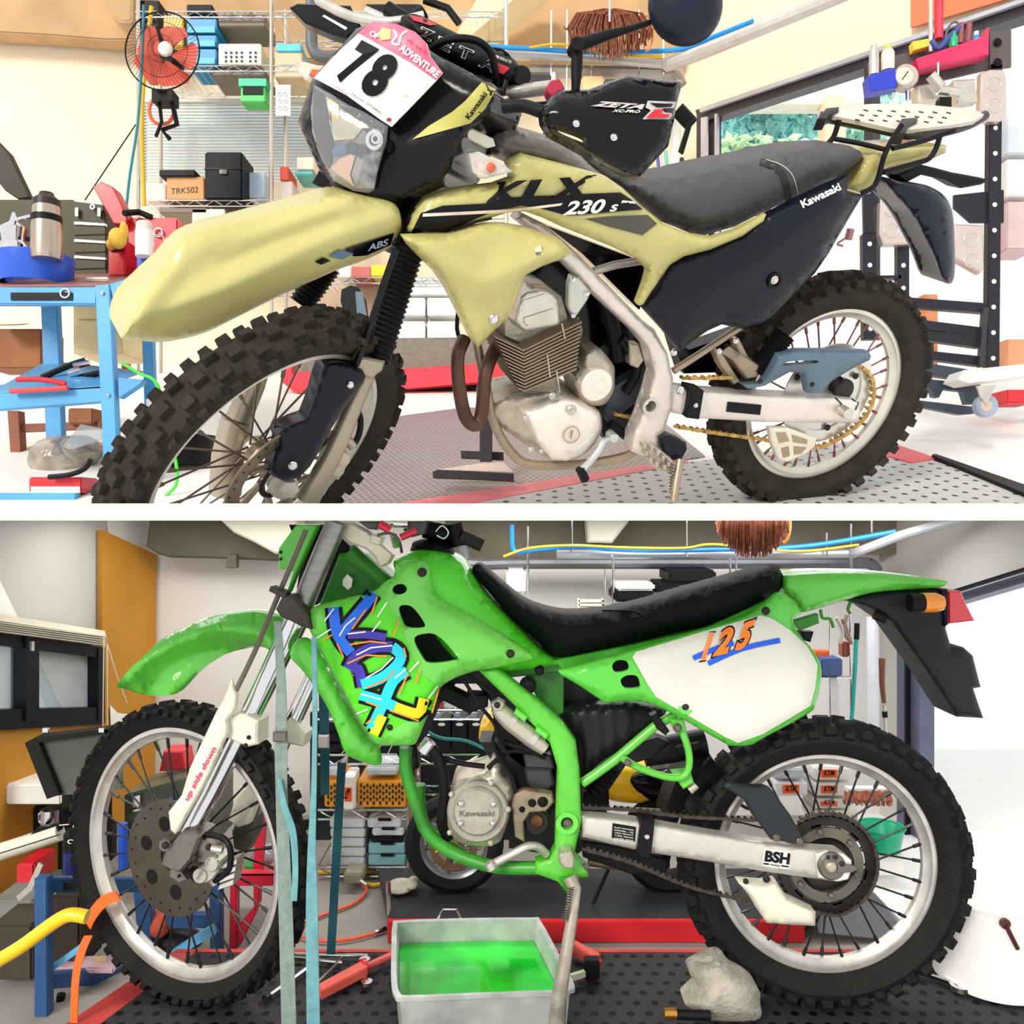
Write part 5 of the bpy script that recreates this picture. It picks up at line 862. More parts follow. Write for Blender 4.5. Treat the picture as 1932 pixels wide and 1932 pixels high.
dr=thing('tool_battery',V(668,594,4.3),'dark cordless tool battery standing behind the fork','tool'); part(dr,'battery_body',BLKM,lambda m:m.pprism(FP(4.3),[(644,546),(660,538),(676,542),(686,560),(692,600),(652,600),(642,568)],0,.08,2)); part(dr,'battery_face',SLATE,lambda m:m.pprism(FP(4.3),[(670,550),(684,550),(692,598),(674,598)],.01,.01))
for j,y in enumerate((562,606)):
    for i,x in enumerate((742,806)): bx('white_storage_box',('upper','lower')[j]+' '+('left','right')[i]+' white storage box behind the exhaust bend','box',x,y,x+60,y+34,4.4,.2,mt('white_drawer',(240,244,240),.4),'white boxes behind the exhaust')
for i,(y0,y1,l) in enumerate(((524,556,'top white box of the pile behind the cowl'),)): bx('white_storage_box',l,'box',750,y0,866,y1,4.42,.2,mt('white_drawer',()))
# lift bench in the distance
lb=thing('lift_bench',(-.5,4.2,rampz(4.2)),'low red motorcycle lift bench with a grey ribbed top behind the bike','bench')
def slab(m,poly,lift,th): m.prism([RP.p(x,y,lift) for x,y in poly],Vector((0,0,-th)))
part(lb,'bench_top',mt('ribbed_grey',(128,116,104),.6,0,.12,40,stretch=(1,30,1)),lambda m:m.pprism(FP(4.05),[(585,640),(905,636),(975,655),(960,695),(735,696),(560,702)],0,.3))
part(lb,'bench_side',mt('bench_red',(226,52,66),.4),lambda m:m.pprism(FP(4.02),[(560,702),(735,697),(1000,680),(1000,712),(735,736),(560,742),(530,720)],0,.3),l='bright red side of the bench')
part(lb,'bench_foot',BLKM,lambda m:m.pprism(FP(4.1),[(600,736),(1000,712),(1000,728),(620,752)],0,.2))
bx('floor_stand','red upright stand left of the lift bench','stand',534,664,552,722,4.1,.1,mt('bench_red',()))
# left: cart
Yc=2.42; ct=thing('tool_cart',V(110,930,Yc),'light blue steel tool cart at the left edge of the upper picture','cart')
part(ct,'top_rail',CART,lambda m:(m.wbox(-60,540,182,574,Yc,.03),m.pprism(FP(Yc),[(204,536),(276,514),(278,546),(212,562)],0,.03)),bev=.003)
part(ct,'top_shelf',mt('shelf_red_grey',(150,96,88),.6,0,.2,10),lambda m:m.prism([V(-60,538,Yc),V(206,536,Yc),V(276,514,Yc+.35),V(-60,520,Yc+.35)],Vector((0,0,-.006))))
part(ct,'leg',CART,lambda m:m.pprism(FP(Yc),[(179,538),(206,536),(219,800),(222,932),(196,932),(192,800)],.005,.03),bev=.002); part(ct,'leg',CART,lambda m:m.pprism(FP(Yc+.3),[(76,560),(106,560),(112,690),(120,930),(90,930)],0,.03),bev=.002); part(ct,'leg',CART,lambda m:m.pprism(FP(Yc+.4),[(264,540),(284,540),(292,820),(274,820)],0,.03),bev=.002)
part(ct,'middle_rail',CART,lambda m:(m.pprism(FP(Yc),[(-60,745),(190,728),(194,758),(-60,778)],0,.03),m.pprism(FP(Yc),[(222,712),(270,716),(266,724),(224,752)],0,.03)),bev=.002); part(ct,'middle_shelf',CART,lambda m:m.prism([V(-60,742,Yc),V(190,728,Yc),V(270,700,Yc+.35),V(90,680,Yc+.35),V(10,724,Yc+.1)],Vector((0,0,-.006))))
part(ct,'bottom_tray',CART,lambda m:m.wbox(-60,930,142,975,2.36,.03),bev=.002)
hd=part(ct,'handle_recess',BLKM,lambda m:m.wbox(20,552,136,566,Yc-.004,.006)); part(hd,'handle_catch',CHR,lambda m:m.pring(FP(Yc-.006),122,553,10,7,0,.004,12)); bolts(ct,FP(Yc),[(192,552,3.5),(203,745,3.5)],.012,CHR)
th_=thing('thermos',V(88,492,2.42),'steel thermos bottle with a black lid standing in the blue basin','bottle'); T0=V(88,490,2.42); u=2.42/1600
part(th_,'bottle_body',mt('brushed_bottle',(190,172,156),.25,.9,.05),lambda m:m.lathe(T0,(0,0,1),[(27*u,0),(28*u,10*u),(27*u,60*u),(24*u,95*u),(24*u,105*u)],28,cap=True)); part(th_,'bottle_band',BLKM,lambda m:m.lathe(T0+Vector((0,0,70*u)),(0,0,1),[(27*u,0),(27*u,12*u)],28,cap=True)); part(th_,'bottle_lid',mt('lid_brown_black',(58,48,46),.4),lambda m:(m.lathe(T0+Vector((0,0,100*u)),(0,0,1),[(25*u,0),(24*u,12*u),(14*u,20*u),(12*u,26*u)],24,cap=True),m.wbox(76,366,96,378,2.4,.03)))
kt=thing('coffee_pot',V(28,492,2.45),'chrome moka coffee pot partly out of frame beside the thermos','pot'); part(kt,'pot_body',CHR,lambda m:m.lathe(V(26,490,2.45),(0,0,1),[(30*u,0),(28*u,25*u),(20*u,35*u),(24*u,60*u),(8*u,72*u),(3*u,90*u)],12,cap=True)); part(kt,'pot_spout',CHR,lambda m:m.tube([V(22,440,2.43),V(28,415,2.43),V(58,408,2.43)],.006,8)); part(kt,'pot_handle',BLKM,lambda m:m.tube([V(50,450,2.43),V(66,455,2.43),V(56,482,2.43)],.008,8))
def blob(m,x,y,Y,rx,ry,rz,seg=16): m.ball(V(x,y,Y),1,(rx*Y/F,rz,ry*Y/F),seg)
bs=thing('round_basin',V(70,538,2.46),'blue plastic basin on the cart holding thermos and coffee pot','basin'); part(bs,'basin_wall',BLU,lambda m:m.lathe(V(66,538,2.5),(0,0,1),[(60*u,0),(68*u,20*u),(70*u,54*u),(66*u,54*u),(62*u,20*u),(50*u,4*u)],36)); 
tc=thing('tool_chest',V(110,520,2.85),'olive drab tool chest with chrome drawer pulls on the cart','tool chest'); OLV=mt('olive_drab',(74,68,46),.45,0,.06,8,coat=.2)
part(tc,'chest_body',OLV,lambda m:(m.wbox(-60,376,138,520,2.78,.25),m.pprism(FP(2.76),[(128,378),(196,386),(200,415),(202,520),(138,525)],0,.2)),bev=.004)
part(tc,'chest_lid',mt('olive_dark',(64,56,46),.5),lambda m:m.pprism(FP(2.9),[(-40,230),(16,288),(56,372),(34,376),(10,360),(-40,300)],0,.03,2))
for y in (420,453,484): 
    d=part(tc,'drawer',OLV,lambda m:m.pprism(FP(2.755),[(139,y-2),(199,y+2),(199,y+22),(139,y+24)],0,.02),bev=.002); part(d,'drawer_pull',CHR,lambda m:m.pprism(FP(2.75),[(140,y-2),(199,y+2),(199,y+6),(140,y+3)],0,.012))
part(tc,'chest_latch',CHR,lambda m:[m.wbox(x,392,x+5,408,2.745,.01) for x in (142,184)]+[m.pring(FP(2.745),174,390,5,3,0,.004,12)])
rt=thing('toolbox',V(290,518,2.75),'open red toolbox behind the spray can with its lid tilted up','toolbox'); REDT=mt('toolbox_red',(206,20,40),.35,0,.05,coat=.2)
part(rt,'box_body',REDT,lambda m:m.wbox(241,410,336,520,2.75,.2),bev=.006); part(rt,'box_lid',REDT,lambda m:m.pprism(FP(2.72),[(175,352),(190,342),(212,352),(226,378),(240,412),(236,424),(214,422)],0,.06,2)); part(rt,'tool_handle',BLKM,lambda m:m.tube([V(234,402,2.7),V(262,400,2.75),V(286,410,2.75)],.01,8)); part(rt,'box_latch',CHR,lambda m:m.pring(FP(2.74),298,438,9,7,0,.004,14))
sp_=thing('spray_can',V(272,482,2.6),'white spray can in front of the red toolbox','spray can'); part(sp_,'can_body',WHT,lambda m:m.lathe(V(272,484,2.6),(0,0,1),[(.026,0),(.026,.075),(.024,.08)],20,cap=True)); part(sp_,'can_cap',CRM,lambda m:m.lathe(V(272,440,2.6),(0,0,1),[(.024,0),(.024,.028),(.02,.034)],20,cap=True))
part(rt,'wire_rack',CHR,lambda m:m.ptube(FP(2.66),[(286,490,0),(292,448,0),(308,448,0),(312,490,0),(330,486,0)],1.5))
bx('blue_tin','worn blue tin below the white spray can','tin',257,482,314,508,2.62,.1,mt('worn_blue',(70,96,190),.5,0,.25,30))
gl_=MB(); blob(gl_,222,450,2.6,16,20,.03); blob(gl_,234,436,2.6,7,18,.02); blob(gl_,208,462,2.6,6,10,.02); tagp(gl_.build('work_gloves',mt('glove_yellow',(240,190,70),.7,0,.1,20,.3)),'yellow work gloves hanging off the red toolbox','gloves')
rb=bx('red_carton','red carton with a black latch under the gloves','carton',204,450,236,520,2.64,.1,REDT); part(rb,'carton_latch',BLKM,lambda m:m.wbox(206,460,230,472,2.63,.01))
bx('marker_pen','pale marker pen lying on the corner of the cart top','pen',160,522,204,529,2.5,.012,CRM)
fc_=thing('filing_drawers',V(180,668,2.95),'cream drawer unit behind the cart','drawers'); part(fc_,'cabinet_body',mt('cream_cabinet',(240,222,170),.5),lambda m:m.wbox(138,565,232,668,2.95,.2),bev=.003); [part(fc_,'drawer',mt('cream_cabinet',()),lambda m:m.wbox(142,a,230,b,2.94,.012),bev=.003) for a,b in ((570,601),(604,655))]
bx('cardboard_box','brown cardboard box behind the left cart leg','box',-30,620,78,695,2.95,.15,mt('cardboard_dark',(150,92,50),.7,0,.15,10)); bx('cardboard_box','brown carton low behind the blue cart leg','box',128,770,175,800,2.9,.15,mt('cardboard_dark',()))
w=MB(); w.lathe(V(24,612,2.9),(0,-.3,1),[(.05,0),(.06,.004),(.02,.006)],24,cap=True); tagp(w.build('steel_plate',CHR),'small round steel plate on the box at the left edge','plate')
for P_,c_,l in (([(32,716,0),(80,716,0),(124,724,0)],REDT,'red handled pliers on the middle shelf, upper'),([(20,738,0),(60,736,0),(128,732,0)],mt('plier_red',(226,70,72),.4),'red handled snips at the edge of the middle shelf')):
    t_=MB(); t_.ptube(FP(2.4),P_,5,4,8); tagp(t_.build('hand_tool',c_),l,'tool','hand tools on the middle shelf')
for P_,l in (([(80,712,0),(130,690,0),(160,680,0)],'black socket bar on the middle shelf'),([(110,722,0),(150,712,0),(186,704,0)],'black ratchet bar near the cart leg')):
    t_=MB(); t_.ptube(FP(2.55),P_,6,4,8); tagp(t_.build('socket_bar',BLKM),l,'tool')
t_=MB(); t_.ptube(FP(2.54),[(140,690,0),(170,684,0)],6,1,8,False); t_.ptube(FP(2.54),[(132,706,0),(152,700,0)],7,1,8,False); tagp(t_.build('chrome_socket',CHR),'chrome sockets on the black bars','sockets')
hose('garden_cord','bright green cord running down beside the front wheel','cord',[(228,684,0),(262,704,0),(298,728,0),(322,830,-.1),(333,880,-.1),(332,915,-.1),(312,938,-.1),(330,944,-.1)],3,mt('neon_green',(70,226,60),.4),FP(2.3))
bt=thing('white_drum',V(345,885,2.75),'white and black drum standing behind the front wheel spokes','drum'); part(bt,'drum_body',WHT,lambda m:m.lathe(V(345,822,2.75),(0,0,1),[(.105,0),(.11,.11)],28,cap=True)); part(bt,'drum_base',BLKM,lambda m:m.lathe(V(345,878,2.75),(0,0,1),[(.1,0),(.104,.1)],28,cap=True))
bg_=MB(); blob(bg_,120,868,2.75,62,48,.1); blob(bg_,150,850,2.72,44,30,.06); tagp(bg_.build('bagged_wheel',mt('clear_bag',(176,164,150),.15,.3,.35,14,.6,20)),'wheel wrapped in a clear plastic bag on the cart bottom','bag')
p_=MB(); p_.pprism(FP(2.6),[(118,842),(152,800),(190,808),(190,828),(130,848)],0,.02); tagp(p_.build('plastic_bag',TRANS),'folded clear plastic bag on top of the bagged wheel','bag')
rc=bx('red_carton','red and white printed carton on the bottom tray','carton',54,900,154,930,2.38,.1,REDT); part(rc,'carton_label',WHT,lambda m:m.wbox(58,918,150,930,2.376,.004))
t_=MB(); t_.ptube(FP(2.36),[(92,900,0),(130,896,0),(160,884,0),(172,866,0)],5,4,8); tagp(t_.build('socket_bar',BLKM),'black tool lying on the red and white carton','tool')
m=MB(); m.pprism(FP(2.9),[(14,775),(34,775),(40,890),(22,890)],0,.04); m.pprism(FP(2.92),[(34,800),(190,795),(190,808),(34,815)],0,.03); tagp(m.build('wooden_stool',mt('reddish_wood',(150,84,60),.6,0,.2,8,stretch=(1,1,.2))),'reddish wooden stool frame behind the cart','stool')
m=MB(); m.pprism(FP(3.2),[(224,560),(240,560),(236,650),(262,654),(262,668),(236,668),(240,700),(230,700)],0,.04); tagp(m.build('red_stand',REDT),'red steel stand between cart and front fender','stand')
# pipes under the ceiling
PG=mt('pale_grey_pipe',(206,200,194),.3,.2,.05); PD=mt('dark_grey_pipe',(96,98,102),.4,0,.05)
P44=FP(4.4); hose('drain_pipe','dark grey pipe bending along the wall behind the handlebars','pipe',[(588,-30,0),(588,60,0),(590,92,0),(606,106,0),(650,106,0),(760,104,0)],11,PD,P44)
hose('supply_pipe','white pipe running level behind the mirror stalk','pipe',[(925,104,0),(1100,110,0),(1256,122,0)],8,PG,P44); hose('supply_pipe','large grey pipe rising to the upper right corner','pipe',[(1256,122,.0),(1300,108,.1),(1440,52,.5),(1640,-30,.9)],13,PG,P44); hose('drain_pipe','dull silver pipe below the white pipe','pipe',[(1000,134,-.05),(1240,138,-.05),(1272,142,-.05),(1285,162,-.05)],12,mt('dull_silver',(170,160,150),.3,.5),P44)
hose('air_hose','bright blue hose lying along the white pipe','hose',[(920,88,.05),(1000,92,.05),(1100,98,.05),(1200,98,.05),(1290,92,.1),(1340,72,.2),(1420,40,.4)],4.5,BH,P44); hose('air_hose','thin yellow hose beside the blue hose','hose',[(1000,90,.08),(1060,84,.08),(1160,104,.08),(1250,106,.08)],2.5,YH,P44)
for x in (1040,1070,1116,1206,1252): hose('hanging_rod','slim chrome rod holding the pipes at the mirror' ,'rod',[(x,20,-.02),(x,175,-.02)],1.6,CHR,P44,'rods holding the pipes behind the mirror')
def broom(x0,x1,yt,yb,Y,label,n=420,col=(150,84,58)):
    r=thing('hanging_broom',V((x0+x1)/2,yb,Y),label,'broom'); m=MB(); cx=(x0+x1)/2
    for i in range(n):
        t=random.uniform(-1,1); s=random.uniform(.55,1); x1_=cx+t*(x1-x0)/2; L=(yb-yt)*math.sqrt(max(0,1-t*t))*s; d=random.uniform(-.06,.06)
        m.tube([V(cx+t*12,yt+random.uniform(-6,4),Y+d*.3),V(cx+t*(x1-x0)*.38,yt+8-6*abs(t),Y+d),V(x1_,yt+26+abs(t)*8,Y+d),V(x1_+random.uniform(-5,5),yt+26+L*.75,Y+d)],.0022,4,False)
    o=m.build('bristles',mt('bristle_brown',col,.7,0,.3,60),r); o['kind']='stuff'
    part(r,'broom_tie',CHR,lambda m:m.tube([V(cx,yt-40,Y-.05),V(cx,yt+20,Y-.07)],.006,6)); part(r,'broom_hoop',mt('wood_hoop',(226,150,70),.5),lambda m:m.tube([V(x1-14+14*sin(t),yt+40-34*cos(t),Y) for t in [PI*i/12 for i in range(13)]],.006,6)); return r
broom(1068,1232,22,112,4.2,'bundle of reddish brown broom bristles hanging behind the mirror')
for x0,x1,y0,y1,c_,l in ((1040,1048,135,160,(250,240,226),'small white box behind the red switch'),(1100,1138,143,170,(244,206,150),'tan box behind the mirror stalk foot'),(1140,1172,148,172,(120,110,104),'grey box behind the top of the hand guard'),(1000,1040,140,158,(66,60,60),'black box on the ledge behind the clamp')): bx('ledge_box',l,'box',x0,y0,x1,y1,4.3,.12,mt('ledge_%d'%x0,c_,.5))
P43=FP(4.7)
hose('downpipe','white downpipe in the corner beside the hand guard','pipe',[(1274,228,0),(1274,560,0)],11,WHT,P43); hose('pole','teal pole in the corner behind the seat nose','pole',[(1256,285,.1),(1262,350,.1)],3,mt('teal_pole',(90,200,190),.4),P43); hose('pole','blue pole in the corner behind the seat nose','pole',[(1240,290,.1),(1246,350,.1)],3,mt('blue_pole',(50,70,180),.4),P43); bx('wood_strip','short brown wooden strip beside the white downpipe','strip',1283,296,1291,330,4.6,.02,RUST)
# outside the opening
def leafy(name,label,x,y,Y,rx,ry,n,col):
    m=MB(); 
    for i in range(n):
        a_=random.uniform(0,2*PI); r=math.sqrt(random.random()); p=V(x+rx*r*cos(a_),y+ry*r*sin(a_),Y)+Vector((0,random.uniform(-.5,.5),0)); s=random.uniform(.03,.07); R=Matrix.Rotation(random.uniform(0,6),3,'Y')@Matrix.Rotation(random.uniform(-1,1),3,'X')
        m.add([p+R@Vector(q)*s for q in ((-1,0,0),(0,.2,-.5),(1,0,0),(0,.2,.5))],[(0,1,2,3)])
    r_=thing(name,V(x,y+ry,Y),label,'tree'); fo=m.build('foliage',mt('foliage_'+name+str(x),col,.6,0,.25,3),r_,flat=True); part(r_,'trunk',RUST,lambda m:m.tube([V(x,y+ry*2.2,Y),V(x,y,Y)],.08,8)); return r_
leafy('leafy_tree','blue green tree outside the open door above the seat',1440,262,8.5,95,66,2300,(150,222,222)); leafy('leafy_tree','pale green tree outside next to the door post',1610,240,9.4,60,55,900,(170,228,205)); leafy('leafy_bush','light green bush outside just above the seat',1400,325,7.2,110,30,800,(196,232,186))
bx('roof_beam','beige outdoor beam seen through the open door','beam',1558,180,1596,330,7.6,.2,mt('beam_beige',(240,214,180),.6)); bx('roof_fascia','beige roof edge outside above the trees','roof',1352,150,1640,196,7.7,.2,mt('beam_pale',(252,244,226),.7))
# right rack
Yr=2.95; RKP=FP(Yr); RB=mt('rack_post_black',(34,32,40),.4,.3); 
rk=thing('tool_rack',V(1770,700,Yr),'black perforated tool rack behind the tail of the upper bike','rack')
for q,n_ in (([(1628,440),(1654,440),(1654,640),(1630,640)],5),([(1694,350),(1716,350),(1716,565),(1694,565)],5),([(1868,120),(1892,120),(1886,700),(1862,700)],12)):
    o=part(rk,'post',RB,lambda m:m.pprism(RKP,q,0,.03),bev=.002); y0,y1=q[0][1],q[2][1]; xm=(q[0][0]+q[1][0])/2
    for i in range(n_): xx=xm+(q[3][0]-q[0][0])*(i+.5)/n_; part(o,'punched_hole',WHT,lambda m:m.pcyl(RKP,xx,y0+(y1-y0)*(i+.5)/n_,4.5,.001,.002,12))
part(rk,'cross_plate',mt('brown_grey_plate',(96,84,84),.5,.2,.08),lambda m:m.pprism(RKP,[(1638,118),(1870,58),(1876,128),(1646,182)],-.01,.01)); part(rk,'corner_plate',mt('brown_grey_plate',()),lambda m:m.pprism(RKP,[(1868,62),(1908,56),(1908,126),(1868,130)],.0,.01)); bolts(rk,RKP,[(1884,78,8),(1884,116,8)],.01,BLKM)
part(rk,'lower_plate',RB,lambda m:m.pprism(RKP,[(1800,368),(1894,358),(1894,420),(1832,420),(1800,392)],-.01,.01)); part(rk,'side_plate',RB,lambda m:m.pprism(RKP,[(1628,345),(1656,345),(1656,440),(1630,440)],.0,.012))
for q in ([(1700,560),(1862,572),(1862,590),(1704,578)],[(1728,602),(1856,618),(1854,634),(1732,620)],[(1732,622),(1852,636),(1850,656),(1736,640)],[(1736,660),(1850,672),(1848,690),(1740,676)],[(1640,520),(1700,519),(1700,525),(1640,526)]): part(rk,'cross_bar',RB,lambda m:m.pprism(RKP,q,.0,.03))
part(rk,'post',mt('slim_dark_post',(60,60,66),.4,.4),lambda m:m.pprism(RKP,[(1856,580),(1866,580),(1856,692),(1848,692)],.02,.02)); part(rk,'base_frame',mt('slate_base',(66,72,88),.4,.3),lambda m:(m.pprism(RKP,[(1730,682),(1860,702),(1858,722),(1734,704)],.02,.04),m.pprism(RKP,[(1726,712),(1850,726),(1852,762),(1824,762),(1816,738),(1780,734),(1772,750),(1762,748),(1756,728),(1740,740),(1722,742)],.02,.03),m.pprism(RKP,[(1706,752),(1842,768),(1840,780),(1812,782),(1712,762)],.05,.03)))
bx('wood_post','orange brown wooden post behind the rack bars','post',1742,555,1770,690,3.2,.05,mt('wood_orange',(210,140,96),.6,0,.1)); 
do=thing('dolly',V(1862,785,2.8),'white topped dolly with a grey caster at the right edge','dolly'); part(do,'dolly_deck',WHT,lambda m:m.pprism(FP(2.8),[(1808,716),(1820,698),(1960,684),(1960,706),(1830,724)],0,.1,2)); cs=part(do,'caster_wheel',mt('caster_grey',(150,166,190),.4),lambda m:m.pcyl(FP(2.78),1864,765,21,0,.03,28)); part(cs,'caster_hub',mt('hub_beige',(206,190,170),.4,.3),lambda m:m.pcyl(FP(2.78),1862,765,12,.004,.01)); part(do,'caster_fork',ALU,lambda m:m.pprism(FP(2.78),[(1842,728),(1880,726),(1872,744),(1862,766),(1850,750)],.008,.006,1))
def tray(name,label,poly,n,mat,pl=RKP,th=.05):
    m=MB(); m.pprism(pl,poly,n,th,2); return tagp(m.build(name,mat),label,'tray')
tray('magnetic_tray','pinkish red magnetic tray at the top of the rack',[(1729,110),(1862,66),(1864,51),(1867,102),(1735,131)],.06,mt('tray_pink_red',(222,44,92),.35)); tray('magnetic_tray','deep blue magnetic tray at the left end of the rack',[(1638,143),(1690,126),(1694,164),(1642,173)],.06,mt('tray_blue',(40,60,186),.35))
for nm,l,c_,x,yb,r,h,mat,cap in (('spray_can','silver spray can in the blue tray','can',1649,142,9,48,ALU,CHR),('white_bottle','white bottle with a yellow cap in the blue tray','bottle',1675,134,12,38,CRM,mt('cap_yellow',(244,200,60),.4)),('green_bottle','small green bottle in the red tray','bottle',1799,90,8,20,mt('bottle_green',(40,170,110),.3),mt('bottle_green',())),('blue_can','blue spray can at the right end of the red tray','can',1842,100,7,32,mt('can_blue',(60,140,210),.3),WHT)):
    u2=Yr/1600; r0=thing(nm,V(x,yb,Yr-.03),l,c_); part(r0,'container_body',mat,lambda m:m.lathe(V(x,yb,Yr-.03),(0,0,1),[(r*u2,0),(r*u2,h*u2*.85),(r*u2*.8,h*u2)],18,cap=True)); part(r0,'container_cap',cap,lambda m:m.lathe(V(x,yb-h,Yr-.03),(0,0,1),[(r*u2*.6,0),(r*u2*.6,8*u2)],14,cap=True))
gg=thing('pressure_gauge',V(1710,185,Yr-.05),'round pressure gauge hanging from the rack','gauge'); part(gg,'gauge_case',mt('gauge_beige',(196,180,166),.4,.3),lambda m:m.pcyl(RKP,1712,142,23,.06,.04,30)); part(gg,'gauge_dial',mt('dial_cream',(226,212,196),.4),lambda m:m.pcyl(RKP,1708,143,17,.065,.01,30)); part(gg,'gauge_needle',DEC,lambda m:m.pprism(RKP,stroke([(1702,150),(1714,134)],1.5),.067,.001)); part(gg,'gauge_stem',CHR,lambda m:m.ptube(RKP,[(1712,164,.04),(1713,190,.04)],5,1,10,False))
for nm,l,c_,P_,r,mat in (('hand_file','hand file with a pinkish grip standing in the red tray, left of two','tool',[(1812,82,.03),(1814,44,.03)],5,mt('handle_plum',(150,70,80),.4)),('hand_file','hand file with a pinkish grip standing in the red tray, right of two','tool',[(1826,80,.03),(1829,44,.03)],5,mt('handle_plum',())),('parts_brush','blue parts brush leaning in the red tray','brush',[(1758,76,.04),(1770,92,.04),(1790,70,.03),(1812,52,.03)],5,mt('brush_blue',(60,80,150),.4)),('toothed_bar','red toothed bar standing in the tray','bar',[(1772,-10,.03),(1771,74,.03)],8,mt('bar_rose',(214,40,70),.4)),('steel_rule','steel rule standing beside the red toothed bar','rule',[(1756,-10,.03),(1756,98,.03)],4,ALU),('wire_loop','loop of grey wire above the red tray','wire',[(1782,80,.03),(1790,50,.03),(1806,42,.03),(1812,70,.03)],2,STL)):
    m=MB(); m.ptube(RKP,P_,r,3,10); tagp(m.build(nm,mat),l,c_)
m=MB(); m.pprism(RKP,[(1722,78),(1752,72),(1756,86),(1724,95)],.03,.03,1); tagp(m.build('spirit_level',mt('level_yellow',(240,204,70),.4)),'small yellow spirit level on the rack top','level')
cbp=thing('spare_carburettor',V(1790,200,Yr-.1),'bright metal carburettor parts standing on the rack','parts')
part(cbp,'casting',ALU,lambda m:(m.ptube(RKP,[(1756,142,.08),(1776,166,.08)],10,1,14,False),m.pprism(RKP,[(1730,160),(1760,155),(1780,170),(1775,190),(1735,192)],.04,.05,4),m.ptube(RKP,[(1770,170,.08),(1810,176,.08)],9,1,12,False),m.pprism(RKP,[(1800,150),(1840,148),(1846,190),(1806,196)],.04,.04,3),m.ptube(RKP,[(1770,118,.08),(1770,150,.08)],2,1,8,False))); part(cbp,'needle_block',BLKM,lambda m:m.pprism(RKP,[(1774,182),(1796,182),(1796,200),(1772,198)],.1,.03,1))
for l,P_ in (('polished metal tray hanging on the right rack post',[(1852,136),(1868,130),(1894,130),(1900,146),(1899,215),(1890,228),(1864,228),(1850,212)]),('polished metal tray behind the rear mudguard',[(1662,380),(1676,370),(1712,374),(1718,460),(1668,462),(1660,440)]),('clear smoked tray low on the rack',[(1800,422),(1856,424),(1858,505),(1850,515),(1802,488)])):
    m=MB(); m.pprism(RKP,P_,.03,.03,3); o=tagp(m.build('parts_tray',mt('polished_tray',(214,198,190),.3,.6,.05)),l,'tray'); cx=sum(p[0] for p in P_)/len(P_); cy=sum(p[1] for p in P_)/len(P_); part(o,'pressed_ring',CHR,lambda m:[m.pring(RKP,cx,cy+d,14,12.5,.032,.002,24) for d in (-20,20)])
m=MB(); m.pprism(UR,[(1718,-40),(1960,-110),(1960,-20),(1718,52)],.03,.01); tagp(m.build('orange_board',mt('board_orange',(252,126,84),.6)),'orange board on the wall above the rack','board')
ps=thing('paddock_stand',V(890,905,2.36),'black paddock stand under the engine of the upper bike','stand')
part(ps,'stand_post',mt('stand_charcoal',(58,54,56),.45),lambda m:m.pprism(FP(2.45),[(905,785),(929,785),(928,870),(905,870)],0,.04,1)); part(ps,'stand_foot',mt('stand_charcoal',()),lambda m:m.pprism(FP(2.36),[(816,890),(826,886),(969,893),(970,909),(905,905),(817,902)],0,.04,1)); part(ps,'stand_foot',mt('stand_charcoal',()),lambda m:m.pprism(FP(2.5),[(869,850),(950,853),(950,868),(870,864)],0,.04,1)); part(ps,'foot_top',mt('stand_pale',(226,206,196),.5),lambda m:m.pprism(FP(2.44),[(826,886),(905,874),(950,872),(969,891)],0,.03,0))
for i,(y0,y1,c_,l) in enumerate(((180,290,(214,220,226),'pale grey bin on the far right shelf, topmost'),(300,370,(240,236,232),'white bin on the far right shelf below the grey bin'),(380,470,(206,180,180),'pinkish bin on the far right shelf'),(640,700,(214,150,110),'orange brown box low at the right edge'),(735,760,(214,40,50),'small red box on the floor at the right edge'))): bx('shelf_bin',l,'bin',1900,y0,1960,y1,3.25,.15,mt('far_bin_%d'%i,c_,.5))
# ================= things around the green bike
OCH=mt('ochre_plywood',(196,134,34),.6,0,.08,4,stretch=(1,1,.3))
m=MB(); m.pprism(LL,[(193,1000),(296,1047),(292,1560),(193,1560)],.03,.02); m.pprism(LL,[(-40,1372),(200,1362),(200,1800),(-40,1800)],.02,.02); struct(m.build('trim_8',OCH))
wf=thing('window_2',V(100,1365,2.9),'black framed sliding window on the left wall','window'); wf['kind']='structure'
WB=mt('window_frame_black',(22,24,32),.4)
part(wf,'window_frame',WB,lambda m:(m.pprism(LL,[(-40,1174),(198,1222),(198,1242),(-40,1212)],.04,.06),m.pprism(LL,[(-40,1340),(198,1334),(198,1366),(-40,1380)],.04,.06),m.pprism(LL,[(50,1195),(74,1205),(74,1360),(50,1360)],.05,.06),m.pprism(LL,[(186,1224),(198,1226),(198,1360),(186,1360)],.045,.06)))
for q in ([(-40,1205),(52,1210),(52,1345),(-40,1345)],[(72,1212),(188,1228),(188,1342),(72,1342)]): part(wf,'window_pane',mt('window_glass_blue',(196,222,236),.1,0,.04,3,alpha=.35),lambda m:m.pprism(LL,q,.0,.006))
part(wf,'window_latch',ALU,lambda m:m.pprism(LL,[(60,1210),(65,1210),(65,1228),(60,1228)],.06,.01))
m=MB(); m.pprism(FP(4.3),[(136,1180),(190,1180),(190,1370),(136,1370)],0,.2); tagp(m.build('outside_column',mt('column_grey',(96,100,96),.7)),'grey column outside the left window','column')
bl=thing('roller_blind',V(110,1200,2.85),'cream slatted blind pulled up above the black window','blind')
part(bl,'blind_headrail',CRM,lambda m:m.pprism(LL,[(-40,1152),(198,1190),(200,1200),(-40,1166)],.09,.05)); part(bl,'blind_slats',mt('blind_grey_cream',(196,190,170),.5),lambda m:[m.pprism(LL,[(-40,1168+i*4),(202,1200+i*4),(203,1202.5+i*4),(-40,1170.5+i*4)],.1-.004*i,.05) for i in range(5)])
